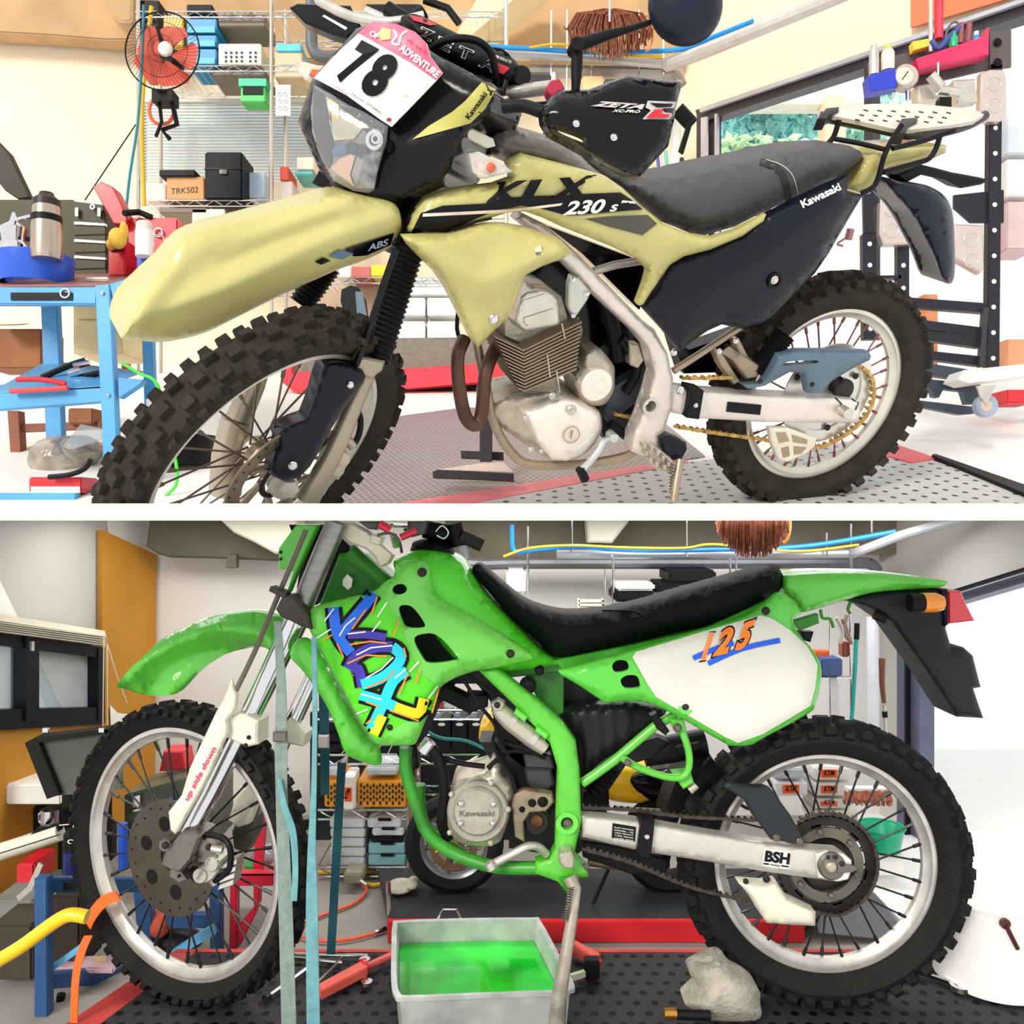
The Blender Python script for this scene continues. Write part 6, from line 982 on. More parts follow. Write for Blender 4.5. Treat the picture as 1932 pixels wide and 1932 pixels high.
for P_ in ([(196,1200),(194,1375)],[(202,1215),(203,1380)],[(203,1218),(222,1280),(240,1328)]): part(bl,'blind_cord',CRM,lambda m:m.ptube(LL,[p+(.12,) for p in P_],1,1,6,False))
m=MB(); m.pprism(LL,[(208,1330),(222,1345),(247,1348),(235,1360),(210,1372),(236,1366),(236,1430),(212,1420)],.04,.003); tagp(m.build('pinned_papers',WHT),'curled white papers pinned to the ochre board','paper')
CN=mt('canvas_grey',(92,86,72),.9,0,.12,4,.3,16)
m=MB(); m.pprism(FP(3.1),[(283,972),(275,1030),(296,1045),(320,1052),(400,1054),(480,1057),(545,1060),(560,972)],0,.15,4); struct(m.build('trim_9',CN)); m=MB(); m.pprism(FP(3.0),[(405,972),(440,1005),(480,1024),(520,1046),(560,1030),(560,972)],0,.12,4); struct(m.build('trim_10',mt('cream_duct',(206,200,184),.8,0,.05,6)))
m=MB(); m.pprism(FP(3.05),[(428,1046),(445,1046),(446,1072),(426,1072)],0,.03,1); tagp(m.build('pipe_bracket',mt('bracket_grey',(90,84,72),.5,.4)),'small metal bracket under the grey ceiling beam at left','bracket')
m=MB(); m.pprism(FP(3.2),[(840,972),(1700,972),(1690,1046),(840,1052)],0,.08); struct(m.build('trim_11',mt('raw_concrete_low',(122,114,98),.9,0,.16,4,.3,20))); m=MB(); m.pprism(FP(3.05),[(1106,972),(1196,972),(1155,1025),(1110,1024)],0,.1,4); struct(m.build('trim_12',mt('cream_duct',())))
L30=FP(3.0); L31=FP(3.12)
hose('drain_pipe','thick dark grey pipe level above the black seat','pipe',[(872,1000,0),(878,1050,0),(892,1064,0),(1000,1063,0),(1300,1063,0),(1600,1062,0),(1640,1063,0),(1656,1078,0)],11,mt('pipe_charcoal',(112,114,120),.3,.2,.08),L31)
hose('supply_pipe','pale grey pipe rising to the right above the tail','pipe',[(1050,1046,0),(1400,1046,0),(1590,1044,0),(1620,1040,.05),(1720,1004,.15),(1850,972,.3)],9,mt('pipe_pale',(190,192,198),.25,.3,.05),L30)
hose('air_hose','bright blue hose lying on the pale pipe','hose',[(975,1042,.05),(1020,1036,.05),(1090,1031,.05),(1200,1038,.05),(1380,1036,.05),(1480,1034,.05),(1570,1024,.05),(1690,1003,.1)],5,mt('hose_vivid_blue',(20,128,226),.35),L30); hose('air_hose','yellow hose twined with the blue hose','hose',[(950,1050,.06),(1000,1034,.06),(1080,1029,.06),(1180,1033,.06),(1290,1034,.06),(1350,1027,.06),(1500,1040,.06),(1620,1028,.08)],2.5,YH,L30)
hose('air_hose','short blue hose hanging from the pipes at left','hose',[(966,990,.05),(967,1030,.05),(972,1040,.05)],4.5,mt('hose_vivid_blue',()),L30)
for x,a,b in ((996,993,1135),(1079,975,1042),(1141,1075,1150),(1157,1055,1148),(1378,1052,1096),(1389,1052,1096),(1560,1005,1050),(1606,988,1078),(1296,975,1050),(1645,975,1005)): hose('hanging_rod','slim threaded rod holding the pipes above the seat','rod',[(x,a,.03),(x,b,.03)],2.2,CHR,L30,'threaded rods holding the lower pipes')
broom(1352,1490,950,1056,2.7,'brown broom bristles hanging above the seat of the green bike',520,(98,66,50))
for l,x0,y0,x1,y1,mat,nm in (('white flat case on top of the black case above the seat',1164,1100,1236,1115,WHT,'flat_case'),('black flat case under the white case',1160,1115,1238,1136,BLKM,'flat_case'),('black ribbed case at the top of the right pile',1262,1076,1352,1100,BLKM,'ribbed_case'),('black ribbed case lower in the right pile',1240,1100,1352,1122,BLKM,'ribbed_case'),('white wall box on the rod at the left of the seat',955,1076,992,1120,WHT,'switch_box'),('small yellow box behind the green tail',1478,1079,1500,1086,mt('box_yellow',()),'small_box')): bx(nm,l,'case' if 'case' in nm else 'box',x0,y0,x1,y1,2.95,.2,mat,bev=.008)
m=MB(); [m.wbox(1092,1132+i*7,1140,1136+i*7,3.0,.03) for i in range(4)]; m.wbox(1090,1130,1094,1160,3.0,.03); m.wbox(1136,1130,1140,1160,3.0,.03); tagp(m.build('wall_louvre',CRM),'small cream louvre vent on the wall above the seat','vent')
# shelving behind
wireunit('wire_shelving','dark wire shelving behind the green shroud and engine',600,905,[1340,1424,1528,1636],2.72,.24,[772],1240,1645)
SB=mt('bin_deep_black',(24,28,34),.4)
m=MB(); m.pprism(FP(3.05),rect(585,1345,1060,1640),0,.03); tagp(m.build('shelf_backboard',mt('backboard_dark',(40,42,46),.6)),'dark board closing the back of the shelving','board')
for i,(a,b) in enumerate(((816,850),(853,881),(884,912))):
    o=bx('file_bin',('left','middle','right')[i]+' of the three black file bins seen under the tank','bin',a,1357,b,1422,2.72,.18,SB,'black file bins'); part(o,'bin_handle',WHT,lambda m:m.pprism(FP(2.715),ell((a+b)/2,1367,7,3,14),0,.003)); part(o,'bin_hanger',mt('hanger_blue',(150,180,206),.4),lambda m:m.wbox(a+6,1346,a+14,1354,2.72,.02))
for i in range(4): bx('dark_bin',('topmost','second','third','lowest')[i]+' dark bin behind the radiator scoop','bin',598,1364+i*20,642,1380+i*20,2.72,.15,SB,'dark bins behind the scoop')
CRT=mt('crate_orange',(246,166,40),.4)
for l,a,b in (('orange perforated crate left of the tyre lean box',612,641),('wide orange perforated crate on the shelf',674,766)):
    o=bx('perforated_crate',l,'crate',a,1473,b,1523,2.7,.18,CRT,'orange perforated crates'); part(o,'crate_hole',mt('hole_brown',(80,52,20),.7),lambda m:[m.pprism(FP(2.698),ell(x,y,2.4,4.2,10),0,.002) for i,x in enumerate(range(a+7,b-4,6)) for y in range(1482+(i%2)*4,1519,11)])['kind']='stuff'
o=bx('leaning_box','white and orange carton leaning between the orange crates','carton',648,1464,668,1528,2.66,.1,WHT); part(o,'carton_label',mt('label_orange',(246,96,30),.4),lambda m:m.wbox(650,1486,663,1512,2.656,.003)); text(o,'KTM',flatsurf(FP(2.655),0),(654,1508),(661,1490),6,DEC,0,.03,.001)
CLB=mt('organiser_clear',(206,212,216),.25,0,.12,30)
for i in range(5): bx('organiser_box',('topmost','second','third','fourth','lowest')[i]+' clear organiser in the left stack on the bottom shelf','organiser',622+i%3,1546+i*18,688+i%2,1562+i*18,2.7,.16,CLB,'clear organisers in the left stack')
for l,x0,y0,x1,y1,mat in (('clear organiser topmost of the right stack',693,1546,757,1562,CLB),('clear organiser with an orange edge in the right stack',702,1563,762,1577,CLB),('thin black case inside the right stack',700,1579,760,1590,SB),('upper pale blue case in the right stack',695,1591,765,1611,mt('case_pale_blue',(130,180,190),.4)),('lowest pale blue case in the right stack',695,1613,765,1633,mt('case_pale_blue',()))): 
    o=bx('organiser_box',l,'organiser',x0,y0,x1,y1,2.7,.16,mat,'organisers in the right stack'); part(o,'case_latch',BLKM,lambda m:m.wbox((x0+x1)/2-12,y0-1,(x0+x1)/2+12,y0+3,2.69,.01))
bx('clear_tub','clear tub above the wide orange crate','tub',690,1450,750,1463,2.7,.15,CLB); bx('clear_tub','clear tub above the small orange crate','tub',618,1448,640,1464,2.7,.15,CLB)
for i,(x,c_,l) in enumerate(((820,(190,60,60),'small red jar on the shelf under the tank'),(840,(226,226,226),'white jar on the shelf beside the red jar'),(862,(200,206,210),'clear jar on the shelf beside the white jar'))): bx('shelf_jar',l,'jar',x,1312,x+16,1338,2.75,.05,mt('jar_%d'%i,c_,.3))
# lift platform, road bike behind
lp=thing('lift_platform',(.3,2.5,-.078),'low lift platform with black rubber top and red sides behind the green bike','platform')
part(lp,'platform_top',mt('black_ribbed_top',(54,54,58),.45,0,.15,30,stretch=(1,20,1)),lambda m:m.prism([Vector(p) for p in ((-.34,2.335,-.018),(.62,2.335,-.018),(.84,2.335,-.018),(.95,2.66,-.018),(-.42,2.66,-.018))],Vector((0,0,-.02))))
part(lp,'side_rail',mt('platform_red',(214,34,46),.4,0,.05),lambda m:(m.box((.23,2.33,-.048),(1.14,.02,.058)),m.box((.23,2.326,-.028),(1.14,.02,.014))),l='red side rail'); part(lp,'ramp_end',mt('ramp_grey',(96,98,104),.6),lambda m:m.prism([Vector(p) for p in ((.84,2.32,-.05),(1.1,2.32,-.077),(1.12,2.62,-.077),(.9,2.62,-.04))],Vector((0,0,-.003))))
rbk=thing('motorcycle',(0,2.52,-.018),'small road bike with yellow fairing standing on the platform behind the green bike','motorcycle'); RBP=FP(2.5); rc_=V(857,1590,2.5)
part(rbk,'front_tyre',mt('road_tyre',(28,30,36),.6),lambda m:m.lathe(rc_,(0,-1,0),[(.1,.02),(.125,.026),(.143,.015),(.146,0),(.143,-.015),(.125,-.026),(.1,-.02)],56,closed=True)); part(rbk,'front_rim',mt('road_rim',(150,152,160),.3,.6),lambda m:(m.lathe(rc_,(0,-1,0),[(.112,.022),(.104,.02),(.09,.01),(.09,-.01),(.104,-.02),(.112,-.02)],48,closed=True),[m.tube([rc_,rc_+Vector((.1*cos(2*PI*i/3+.3),0,.1*sin(2*PI*i/3+.3)))],.009,8) for i in range(3)]))
part(rbk,'brake_disc',mt('road_disc',(150,130,96),.4,.6),lambda m:m.lathe(rc_+Vector((0,-.03,0)),(0,-1,0),[(.07,0),(.05,0),(.05,-.003),(.07,-.003)],40,closed=True)); part(rbk,'disc_carrier',GOLD,lambda m:[m.tube([rc_+Vector((.01*cos(t),-.03,.01*sin(t))),rc_+Vector((.055*cos(t+.3),-.03,.055*sin(t+.3)))],.004,6) for t in [2*PI*i/8 for i in range(8)]])
YF=mt('fairing_yellow',(250,196,20),.3,0,.04,coat=.4); fa=SH(RBP,[(912,1360),(935,1345),(965,1370),(975,1405),(950,1420),(915,1412),(903,1390)],0,.05,16,.08); part(rbk,'nose_fairing',YF,lambda m:fa.mesh(m)); fb=SH(RBP,[(1130,1450),(1200,1440),(1240,1460),(1225,1510),(1160,1512),(1135,1490)],0,.04,14,.1); part(rbk,'tail_fairing',YF,lambda m:fb.mesh(m)); fd=SH(RBP,[(1185,1465),(1215,1452),(1300,1450),(1300,1500),(1240,1512),(1195,1490)],.02,.04,14,.1); part(rbk,'dark_fairing',BLK,lambda m:fd.mesh(m))
part(rbk,'engine_block',mt('far_engine',(40,40,44),.5,.3),lambda m:m.pprism(RBP,[(960,1430),(1130,1440),(1150,1560),(1080,1620),(960,1600)],-.02,.1)); part(rbk,'windscreen',TRANS,lambda m:m.pprism(RBP,[(905,1392),(912,1360),(930,1340),(925,1370)],.02,.01)); part(rbk,'fork_leg',mt('far_fork',(170,140,70),.3,.6),lambda m:m.tube([rc_+Vector((0,-.05,0)),V(935,1430,2.45)],.012,10)); part(rbk,'side_stand',BLKM,lambda m:m.tube([V(1148,1640,2.45),V(1118,1706,2.42)],.005,8))
part(rbk,'rear_tyre',mt('road_tyre',()),lambda m:m.lathe(V(1262,1590,2.52),(0,-1,0),[(.09,.03),(.125,.036),(.143,.02),(.146,0),(.143,-.02),(.125,-.036),(.09,-.03)],48,closed=True))
# floor things
DK=PL((0,0,.012),(0,0,1)); DF=PL((0,0,-.07),(0,0,1))
def ft(name,label,c,P_,r,mat,pl=DK,k=5,seg=10):
    m=MB(); P3=cat([pl.p(x,y)[:] for x,y in P_],k,False) if len(P_)>2 else [pl.p(x,y) for x,y in P_]; m.tube(P3,r,seg); return tagp(m.build(name,mat),label,c)
ft('power_cord','yellow cord looping on the floor under the shelves','cord',[(600,1646),(680,1644),(724,1650),(730,1662),(705,1670),(682,1662)],.006,YH,DF); ft('air_line','orange air line curving across the grey floor','hose',[(680,1668),(692,1680),(668,1704),(620,1722),(560,1745)],.005,OH,DF); ft('air_line','orange air line ending in a chrome coupling','hose',[(560,1765),(610,1775),(660,1772),(710,1760)],.005,OH,DF)
ft('coupling','chrome coupling at the end of the orange air line','coupling',[(706,1761),(728,1753)],.009,CHR,DF); pdl=thing('foot_pedal',V(668,1668,2.7),'grey foot pedal box on the floor','pedal'); part(pdl,'pedal_body',mt('pedal_grey',(140,134,116),.5),lambda m:m.wbox(648,1648,684,1668,2.62,.08),bev=.004); part(pdl,'cable_plug',CHR,lambda m:m.tube([V(680,1660,2.6),V(692,1668,2.6)],.006,8))
m=MB(); blob(m,755,1672,2.5,26,9,.05); blob(m,778,1666,2.5,12,8,.04); tagp(m.build('shop_rag',mt('rag_beige',(196,188,172),.9,0,.15,20,.6,30)),'crumpled beige rag at the edge of the platform','rag')
jp=thing('release_lever',V(735,1755,2.4),'upright pedal lever with a red foot on the platform edge','lever'); part(jp,'lever_rod',CHR,lambda m:m.tube([V(732,1664,2.36),V(736,1735,2.36)],.007,8)); part(jp,'lever_base',RED,lambda m:m.wbox(731,1732,740,1756,2.35,.02))
red=mt('faded_coral_red',(226,96,84),.4,0,.06); jk=thing('jack_bar',V(670,1850,2.0),'coral red steel jack bar lying on the punched deck','handle'); part(jk,'square_tube',red,lambda m:m.hexa([DK.p(600,1874),DK.p(606,1888),DK.p(694,1842),DK.p(688,1826)]+[DK.p(x,y)+Vector((0,0,.022)) for x,y in ((600,1874),(606,1888),(694,1842),(688,1826))]),bev=.002); part(jk,'round_tube',red,lambda m:m.tube([DK.p(680,1836)+Vector((0,0,.008)),DK.p(746,1806)+Vector((0,0,.008))],.009,12)); part(jk,'locking_ring',RED,lambda m:m.lathe(DK.p(686,1832)+Vector((0,0,.008)),(.8,.6,0),[(.02,-.004),(.02,.004),(.012,.004),(.012,-.004)],20,closed=True))
for l,P_,r in (('long chrome extension bar lying along the red edge',[(556,1800),(640,1802),(694,1803)],.004),('chrome bar crossing towards the lift handle',[(554,1807),(646,1816)],.004),('long chrome wrench bar running to the lower left',[(504,1882),(560,1842),(596,1815)],.0055),('thin chrome bar under the teal strap',[(600,1854),(646,1806)],.004)): ft('steel_bar',l,'bar',P_,r,CHR,DK,1)
ft('steel_socket','dark socket on the end of the long wrench bar','socket',[(500,1885),(508,1879)],.009,DST,DK,1); 
def spanner(label,A,B_,w,pl=DK,ring=True):
    m=MB(); a=pl.p(*A); b=pl.p(*B_); m.tube([a,b],[w*.7,w],8); 
    if ring: m.lathe(b,(0,0,1),[(w*2.6,-.005),(w*2.6,.006),(w*1.6,.006),(w*1.6,-.005)],20,closed=True)
    else: m.lathe(b,(0,0,1),[(w*2.2,-.004),(w*2.2,.004)],16,cap=True)
    return tagp(m.build('spanner',CHR),label,'spanner')
spanner('chrome ring spanner on the deck right of the rear tyre',(1728,1832),(1812,1862),.009); spanner('small spanner beside the red lift handle',(690,1845),(692,1854),.006,ring=False); spanner('short spanner behind the locking ring',(686,1826),(688,1812),.006,ring=False)
# drain pan
dp=thing('drain_pan',(-.09,1.9,0),'dented aluminium drain pan with green coolant under the engine','pan'); z1=.1
def pr(x,y,z): return PL((0,0,z),(0,0,1)).p(x,y)
rim=cat([(745,1745),(760,1738),(880,1734),(1000,1733),(1016,1738),(1050,1800),(1078,1856),(1070,1866),(1040,1870),(900,1875),(770,1880),(750,1876),(743,1850),(743,1790)],3)
R1=[pr(x,y,z1) for x,y in rim]; cpt=sum(R1,Vector())/len(R1)
def shr_(P,k,z): return [Vector((cpt.x+(p.x-cpt.x)*k,cpt.y+(p.y-cpt.y)*k,z)) for p in P]
def panf(m):
    L=[shr_(R1,.9,0.002),shr_(R1,.95,.02),shr_(R1,.98,z1-.012),shr_(R1,1.03,z1-.008),shr_(R1,1.03,z1),shr_(R1,.965,z1),shr_(R1,.93,.04),shr_(R1,.86,.012)]; n=len(R1)
    for i in range(len(L)-1): m.add(L[i]+L[i+1],[(j,(j+1)%n,n+(j+1)%n,n+j) for j in range(n)])
    m.add(L[0],[list(range(n))]); m.add(L[-1],[list(range(n))])
part(dp,'pan_shell',mt('stained_aluminium',(196,200,196),.4,.35,.16,14,.15,30),panf)
lq=mt('green_coolant',(24,200,50),.08,0,.3,7,coat=.3); part(dp,'coolant',lq,lambda m:m.add(shr_(R1,.93,.052),[list(range(len(R1)))]),l='bright green coolant in the pan',flat=True)
part(dp,'pan_handle',ALU,lambda m:m.box(pr(925,1893,.06)+Vector((0,-.012,0)),(.085,.016,.022)),bev=.004); part(dp,'pan_handle',CHR,lambda m:m.tube([pr(825,1737,z1)+Vector((0,.01,0)),pr(835,1728,z1)+Vector((0,.02,.006)),pr(860,1728,z1)+Vector((0,.02,.006)),pr(868,1736,z1)+Vector((0,.01,0))],.003,6))
wl=thing('work_light',V(1105,1850,2.0),'red and black folding work light beside the drain pan','work light'); part(wl,'light_arm',mt('coral_black',(206,84,74),.4),lambda m:m.hexa([DK.p(x,y)+Vector((0,0,h)) for h in (0.03,0) for x,y in ((1076,1800),(1086,1796),(1134,1822),(1122,1832))]),bev=.002); part(wl,'light_head',BLKM,lambda m:m.box(DK.p(1116,1842)+Vector((0,0,.02)),(.035,.03,.045)),bev=.003); part(wl,'lens_strip',mt('lens_pale_green',(220,230,190),.3),lambda m:m.box(DK.p(1090,1850)+Vector((0,0,.012)),(.04,.01,.014),Matrix.Rotation(.5,3,'Z'))); part(wl,'red_cap',RED,lambda m:m.box(DK.p(1130,1836)+Vector((0,-.012,.03)),(.008,.01,.014)))
gp=SH(FP(1.8),[(1302,1836),(1322,1822),(1350,1810),(1368,1812),(1384,1832),(1412,1848),(1432,1868),(1434,1890),(1428,1925),(1330,1925),(1310,1908),(1292,1895),(1300,1882),(1318,1864),(1312,1850)],.0,.05,26,.05,step=7,ridges=[([(1352,1812),(1350,1860),(1340,1910)],8,.03),([(1304,1838),(1350,1846)],7,-.02),([(1370,1820),(1400,1900)],9,.025),([(1318,1880),(1348,1850)],7,-.02)]); m=gp.mesh(); tagp(m.build('work_glove',mt('cotton_grey',(176,168,154),.9,0,.12,20,.4,90)),'crumpled grey cotton work glove standing before the rear tyre','glove')
nz=thing('hose_nozzle',V(1300,1925,1.76),'brass tipped black hose nozzle at the bottom edge','nozzle'); part(nz,'brass_tip',mt('brass',(206,150,70),.25,.9),lambda m:m.tube([V(1253,1912,1.74),V(1276,1912,1.74)],.011,14)); part(nz,'nozzle_body',BLKM,lambda m:m.tube([V(1276,1914,1.74),V(1340,1916,1.74)],.01,14))
wb=thing('white_bucket',V(1880,1850,2.0),'white plastic bucket at the lower right edge','bucket'); bc0=Vector((1.13,2.0,.0)); part(wb,'bucket_body',mt('bucket_white',(250,248,246),.4,0,.01),lambda m:m.lathe(bc0,(0,0,1),[(.1,0),(.125,.008),(.135,.2),(.14,.21)],40,cap=True)); part(wb,'ratchet',mt('ratchet_dark',(96,56,50),.4,.5),lambda m:(m.tube([V(1898,1746,1.86),V(1920,1790,1.86)],.005,8),m.lathe(V(1898,1744,1.86),(0,-1,0),[(.011,0),(.011,-.008)],14,cap=True)))
# straps
def strap(label,P_,pl,mat,th=.003,nm='tie_down_strap',nn=None):
    m=MB(); n=len(P_)
    L=[pl.p(x-w/2,y,d) for x,y,w,d in P_]; R=[pl.p(x+w/2,y,d) for x,y,w,d in P_]; nv=-pl.N*th
    m.add(L+R+[p+nv for p in L]+[p+nv for p in R],[(i,i+1,n+i+1,n+i) for i in range(n-1)]+[(2*n+i,3*n+i,3*n+i+1,2*n+i+1) for i in range(n-1)]+[(i,2*n+i,2*n+i+1,i+1) for i in range(n-1)]+[(n+i,n+i+1,3*n+i+1,3*n+i) for i in range(n-1)]); return tagp(m.build(nm,mat),label,'strap')
ST1=mt('strap_sage',(132,150,140),.8,0,.1,60,.4,400); ST2=mt('strap_teal_light',(110,166,172),.8,0,.12,40,.4,400); ST3=mt('strap_petrol',(16,76,90),.8,0,.08,60,.3,400); SP2=FP(1.7)
strap('broad sage green tie down strap left of the pair beside the front wheel',cat([(523,1172,14,0),(530,1290,18,0),(530,1400,24,0),(531,1500,22,0),(538,1700,26,0),(545,1940,28,0)],5,False),SP2,ST1)
strap('light teal tie down strap right of the pair beside the front wheel',cat([(592,1202,10,0),(594,1330,9,0),(592,1480,10,0),(588,1600,15,0),(588,1720,22,0),(591,1940,25,0)],5,False),SP2,ST2)
strap('dark petrol strap further back beside the teal one',cat([(645,1440,16,0),(641,1500,16,0),(632,1660,16,0),(624,1800,16,0)],4,False),FP(2.08),ST3); strap('dark petrol strap under the shroud behind the wheel',cat([(610,1300,18,0),(612,1400,18,0),(613,1500,16,0)],3,False),FP(2.2),ST3)
strap('loose end of the sage strap twisting beside it',cat([(526,1470,8,.01),(536,1520,12,.012),(552,1570,13,.012),(557,1640,11,.012),(554,1700,12,.012)],5,False),SP2,ST2,nm='loose_strap')
m=MB(); m.pprism(SP2,rect(514,1382,540,1400),.012,.01,2); tagp(m.build('strap_buckle',STL),'steel cam buckle on the sage strap','buckle'); m=MB(); m.pprism(FP(2.15),rect(600,1388,620,1412),.012,.01,2); tagp(m.build('strap_buckle',ALU),'bright cam buckle on the petrol strap','buckle')
OST=mt('strap_orange',(250,110,40),.6,0,.05,40); 
m=MB(); 
P_=cat([(222,1690),(196,1700),(176,1722),(164,1745)],5,False); WP=PL(CF+NF*.062,NF); L=[WP.p(x-5,y-9,.0) for x,y in P_]; R=[WP.p(x+6,y+9,.0) for x,y in P_]; n=len(P_); m.add(L+R+[p-NF*.003 for p in L]+[p-NF*.003 for p in R],[(i,i+1,n+i+1,n+i) for i in range(n-1)]+[(2*n+i,3*n+i,3*n+i+1,2*n+i+1) for i in range(n-1)]); tagp(m.build('wheel_strap',OST),'orange strap wrapped over the rim of the front wheel','strap')
strap('orange strap tail hanging from the front tyre to the deck',cat([(166,1766,16,0),(152,1800,16,0),(142,1850,14,0),(139,1930,13,0)],5,False),FP(1.82),OST,nm='wheel_strap')
m=MB(); m.ptube(FP(1.86),[(-20,1822,0),(40,1786,0),(100,1742,0),(132,1726,0),(164,1730,0)],13,5,16); tagp(m.build('wheel_chock_tube',mt('chock_yellow',(246,206,20),.35,0,.04,coat=.3)),'thick yellow wheel chock tube reaching the front tyre','tube')
# left clutter
CB=mt('cart_deep_blue',(38,84,134),.4,0,.08,6); lc=thing('tool_cart',V(200,1916,2.1),'darker blue steel cart behind the front wheel of the green bike','cart'); CA=1.985; CBk=2.26
def cy(x): return CA+(x-64)/(300-64)*(CBk-CA)
def rail(m,x0,y0,x1,y1,h0,h1,th=.02):
    P=[V(x0,y0,cy(x0)),V(x1,y1,cy(x1)),V(x1,y1+h1,cy(x1)),V(x0,y0+h0,cy(x0))]; m.hexa(P+[p+Vector((0,th,0)) for p in P])
for q,yy in (([(64,1658),(88,1658),(90,1990),(64,1990)],CA),([(250,1672),(284,1672),(286,1800),(262,1800)],2.26),([(394,1660),(416,1660),(416,1800),(396,1800)],2.27)): part(lc,'leg',CB,lambda m:m.pprism(FP(yy),q,.004,.03),bev=.002)
part(lc,'rail',CB,lambda m:rail(m,64,1657,300,1659,29,25),bev=.002); part(lc,'rail',CB,lambda m:rail(m,88,1838,232,1828,30,28),bev=.002); part(lc,'rail',CB,lambda m:m.pprism(FP(2.28),[(312,1728),(412,1728),(412,1752),(312,1752)],0,.03),bev=.002)
for q,yy in (([(92,1826),(150,1784),(150,1796),(92,1838)],2.02),([(322,1796),(404,1744),(406,1764),(350,1796)],2.25)): part(lc,'brace',mt('cart_sky_blue',(110,190,236),.4),lambda m:m.pprism(FP(yy),q,.0,.02))
part(lc,'handle_recess',BLKM,lambda m:m.wbox(120,1666,150,1680,2.03,.006))
rd=thing('tool_cart',V(490,1800,2.29),'red steel cart behind the right half of the front wheel','cart'); RC_=mt('cart_crimson',(196,26,54),.4,0,.06)
for q in ([(434,1648),(530,1648),(530,1672),(434,1672)],[(434,1666),(446,1666),(446,1790),(432,1790)],[(478,1672),(490,1672),(488,1710),(478,1710)],[(446,1750),(480,1712),(484,1720),(452,1786)]): part(rd,'cart_frame',RC_,lambda m:m.pprism(FP(2.29),q,0,.03),bev=.002)
part(rd,'cart_post',RC_,lambda m:m.pprism(FP(2.35),[(482,1530),(500,1530),(492,1648),(478,1648)],0,.03)); part(rd,'cart_shelf',RC_,lambda m:m.prism([V(434,1648,2.29),V(530,1648,2.29),V(530,1630,2.55),V(450,1630,2.55)],Vector((0,0,-.006))))
m=MB(); m.lathe(V(478,1640,2.38),(0,0,1),[(.02,0),(.026,.012),(.026,.018)],20,cap=True); tagp(m.build('tape_roll',mt('tape_green',(40,140,60),.5)),'green tape roll on the red cart','tape'); m=MB(); blob(m,500,1612,2.42,24,18,.05); tagp(m.build('parts_bag',mt('clear_bag_grey',(160,150,158),.2,0,.3,20,.5,30)),'clear bag of parts on the red cart','bag'); bx('blue_rag_box','blue box behind the far fork leg','box',505,1500,530,1530,2.75,.1,BLU)
og=thing('olive_case',V(140,1510,2.75),'open olive case lid with black edges left of the front wheel','case'); part(og,'case_lining',mt('case_lining',(92,98,84),.7,0,.05,30),lambda m:m.pprism(FP(2.4),[(66,1394),(205,1378),(226,1450),(228,1490),(100,1502)],0,.02)); part(og,'case_frame',mt('case_edge',(30,30,26),.5),lambda m:(m.pprism(FP(2.38),[(46,1402),(68,1390),(112,1500),(88,1508)],0,.05,1),m.pprism(FP(2.38),[(66,1392),(212,1374),(214,1382),(70,1402)],0,.05,1),m.pprism(FP(2.38),[(196,1378),(210,1374),(224,1420),(210,1430)],0,.05,1))); part(og,'case_latch',CHR,lambda m:[m.wbox(x,1374,x+10,1382,2.37,.01) for x in (80,186)])
tc2=thing('tool_chest',V(300,1640,2.7),'olive tool chest with chrome pulls seen through the spokes','tool chest'); part(tc2,'chest_body',mt('olive_chest',(96,100,82),.45,0,.05,coat=.2),lambda m:m.pprism(FP(2.6),[(234,1500),(350,1468),(400,1462),(400,1600),(236,1640)],0,.2),bev=.003)
for y in (1530,1560,1592): d=part(tc2,'drawer',mt('olive_chest',()),lambda m:m.pprism(FP(2.59),[(240,y),(380,y-20),(380,y+4),(240,y+22)],0,.01)); part(d,'drawer_pull',CHR,lambda m:m.pprism(FP(2.585),[(242,y),(300,y-12),(300,y-8),(242,y+4)],0,.01))
part(tc2,'chest_latch',CHR,lambda m:[m.pprism(FP(2.585),[(x,1504),(x+14,1500),(x+14,1520),(x,1524)],0,.01) for x in (250,320)])
for l,x0,y0,x1,y1,Y,mat,nm in (('tall dark case standing left of the front tyre',115,1495,176,1655,2.45,mt('case_charcoal',(32,32,28),.5),'dark_case'),('white plastic tray at the left edge',-20,1480,114,1518,2.6,WHT,'plastic_tray'),('black equipment shelf under the white tray',-20,1522,116,1570,2.7,BLKM,'equipment_shelf'),('dark board behind the left clutter',-20,1570,190,1650,2.8,mt('clutter_dark',(36,34,36),.6),'dark_board'),('grey drum low at the left edge',-20,1700,60,1745,2.3,mt('drum_grey',(130,130,124),.5),'grey_drum'),('brown grey crate at the lower left edge',-20,1745,60,1850,2.1,mt('crate_brown',(70,64,52),.6),'storage_crate'),('black bin under the cart rail at lower left',96,1690,150,1835,2.13,mt('bin_brown_black',(52,44,34),.6),'storage_bin'),('red carton under the white tray',30,1630,64,1672,2.5,RED,'small_carton')): bx(nm,l,nm.split('_')[-1],x0,y0,x1,y1,Y,.12,mat,bev=.005)
m=MB(); m.ptube(FP(2.35),[(-20,1614,0),(60,1588,0),(114,1570,0)],16,2,18,False); o=tagp(m.build('white_silencer',CRM),'cream exhaust silencer lying at the left edge','silencer'); part(o,'silencer_line',BLKM,lambda m:m.ptube(FP(2.35),[(-20,1616,.024),(114,1574,.024)],1,1,6,False)); part(o,'silencer_cover',BLKM,lambda m:m.pprism(FP(2.36),[(50,1582),(70,1562),(112,1556),(112,1568),(60,1586)],.02,.02))
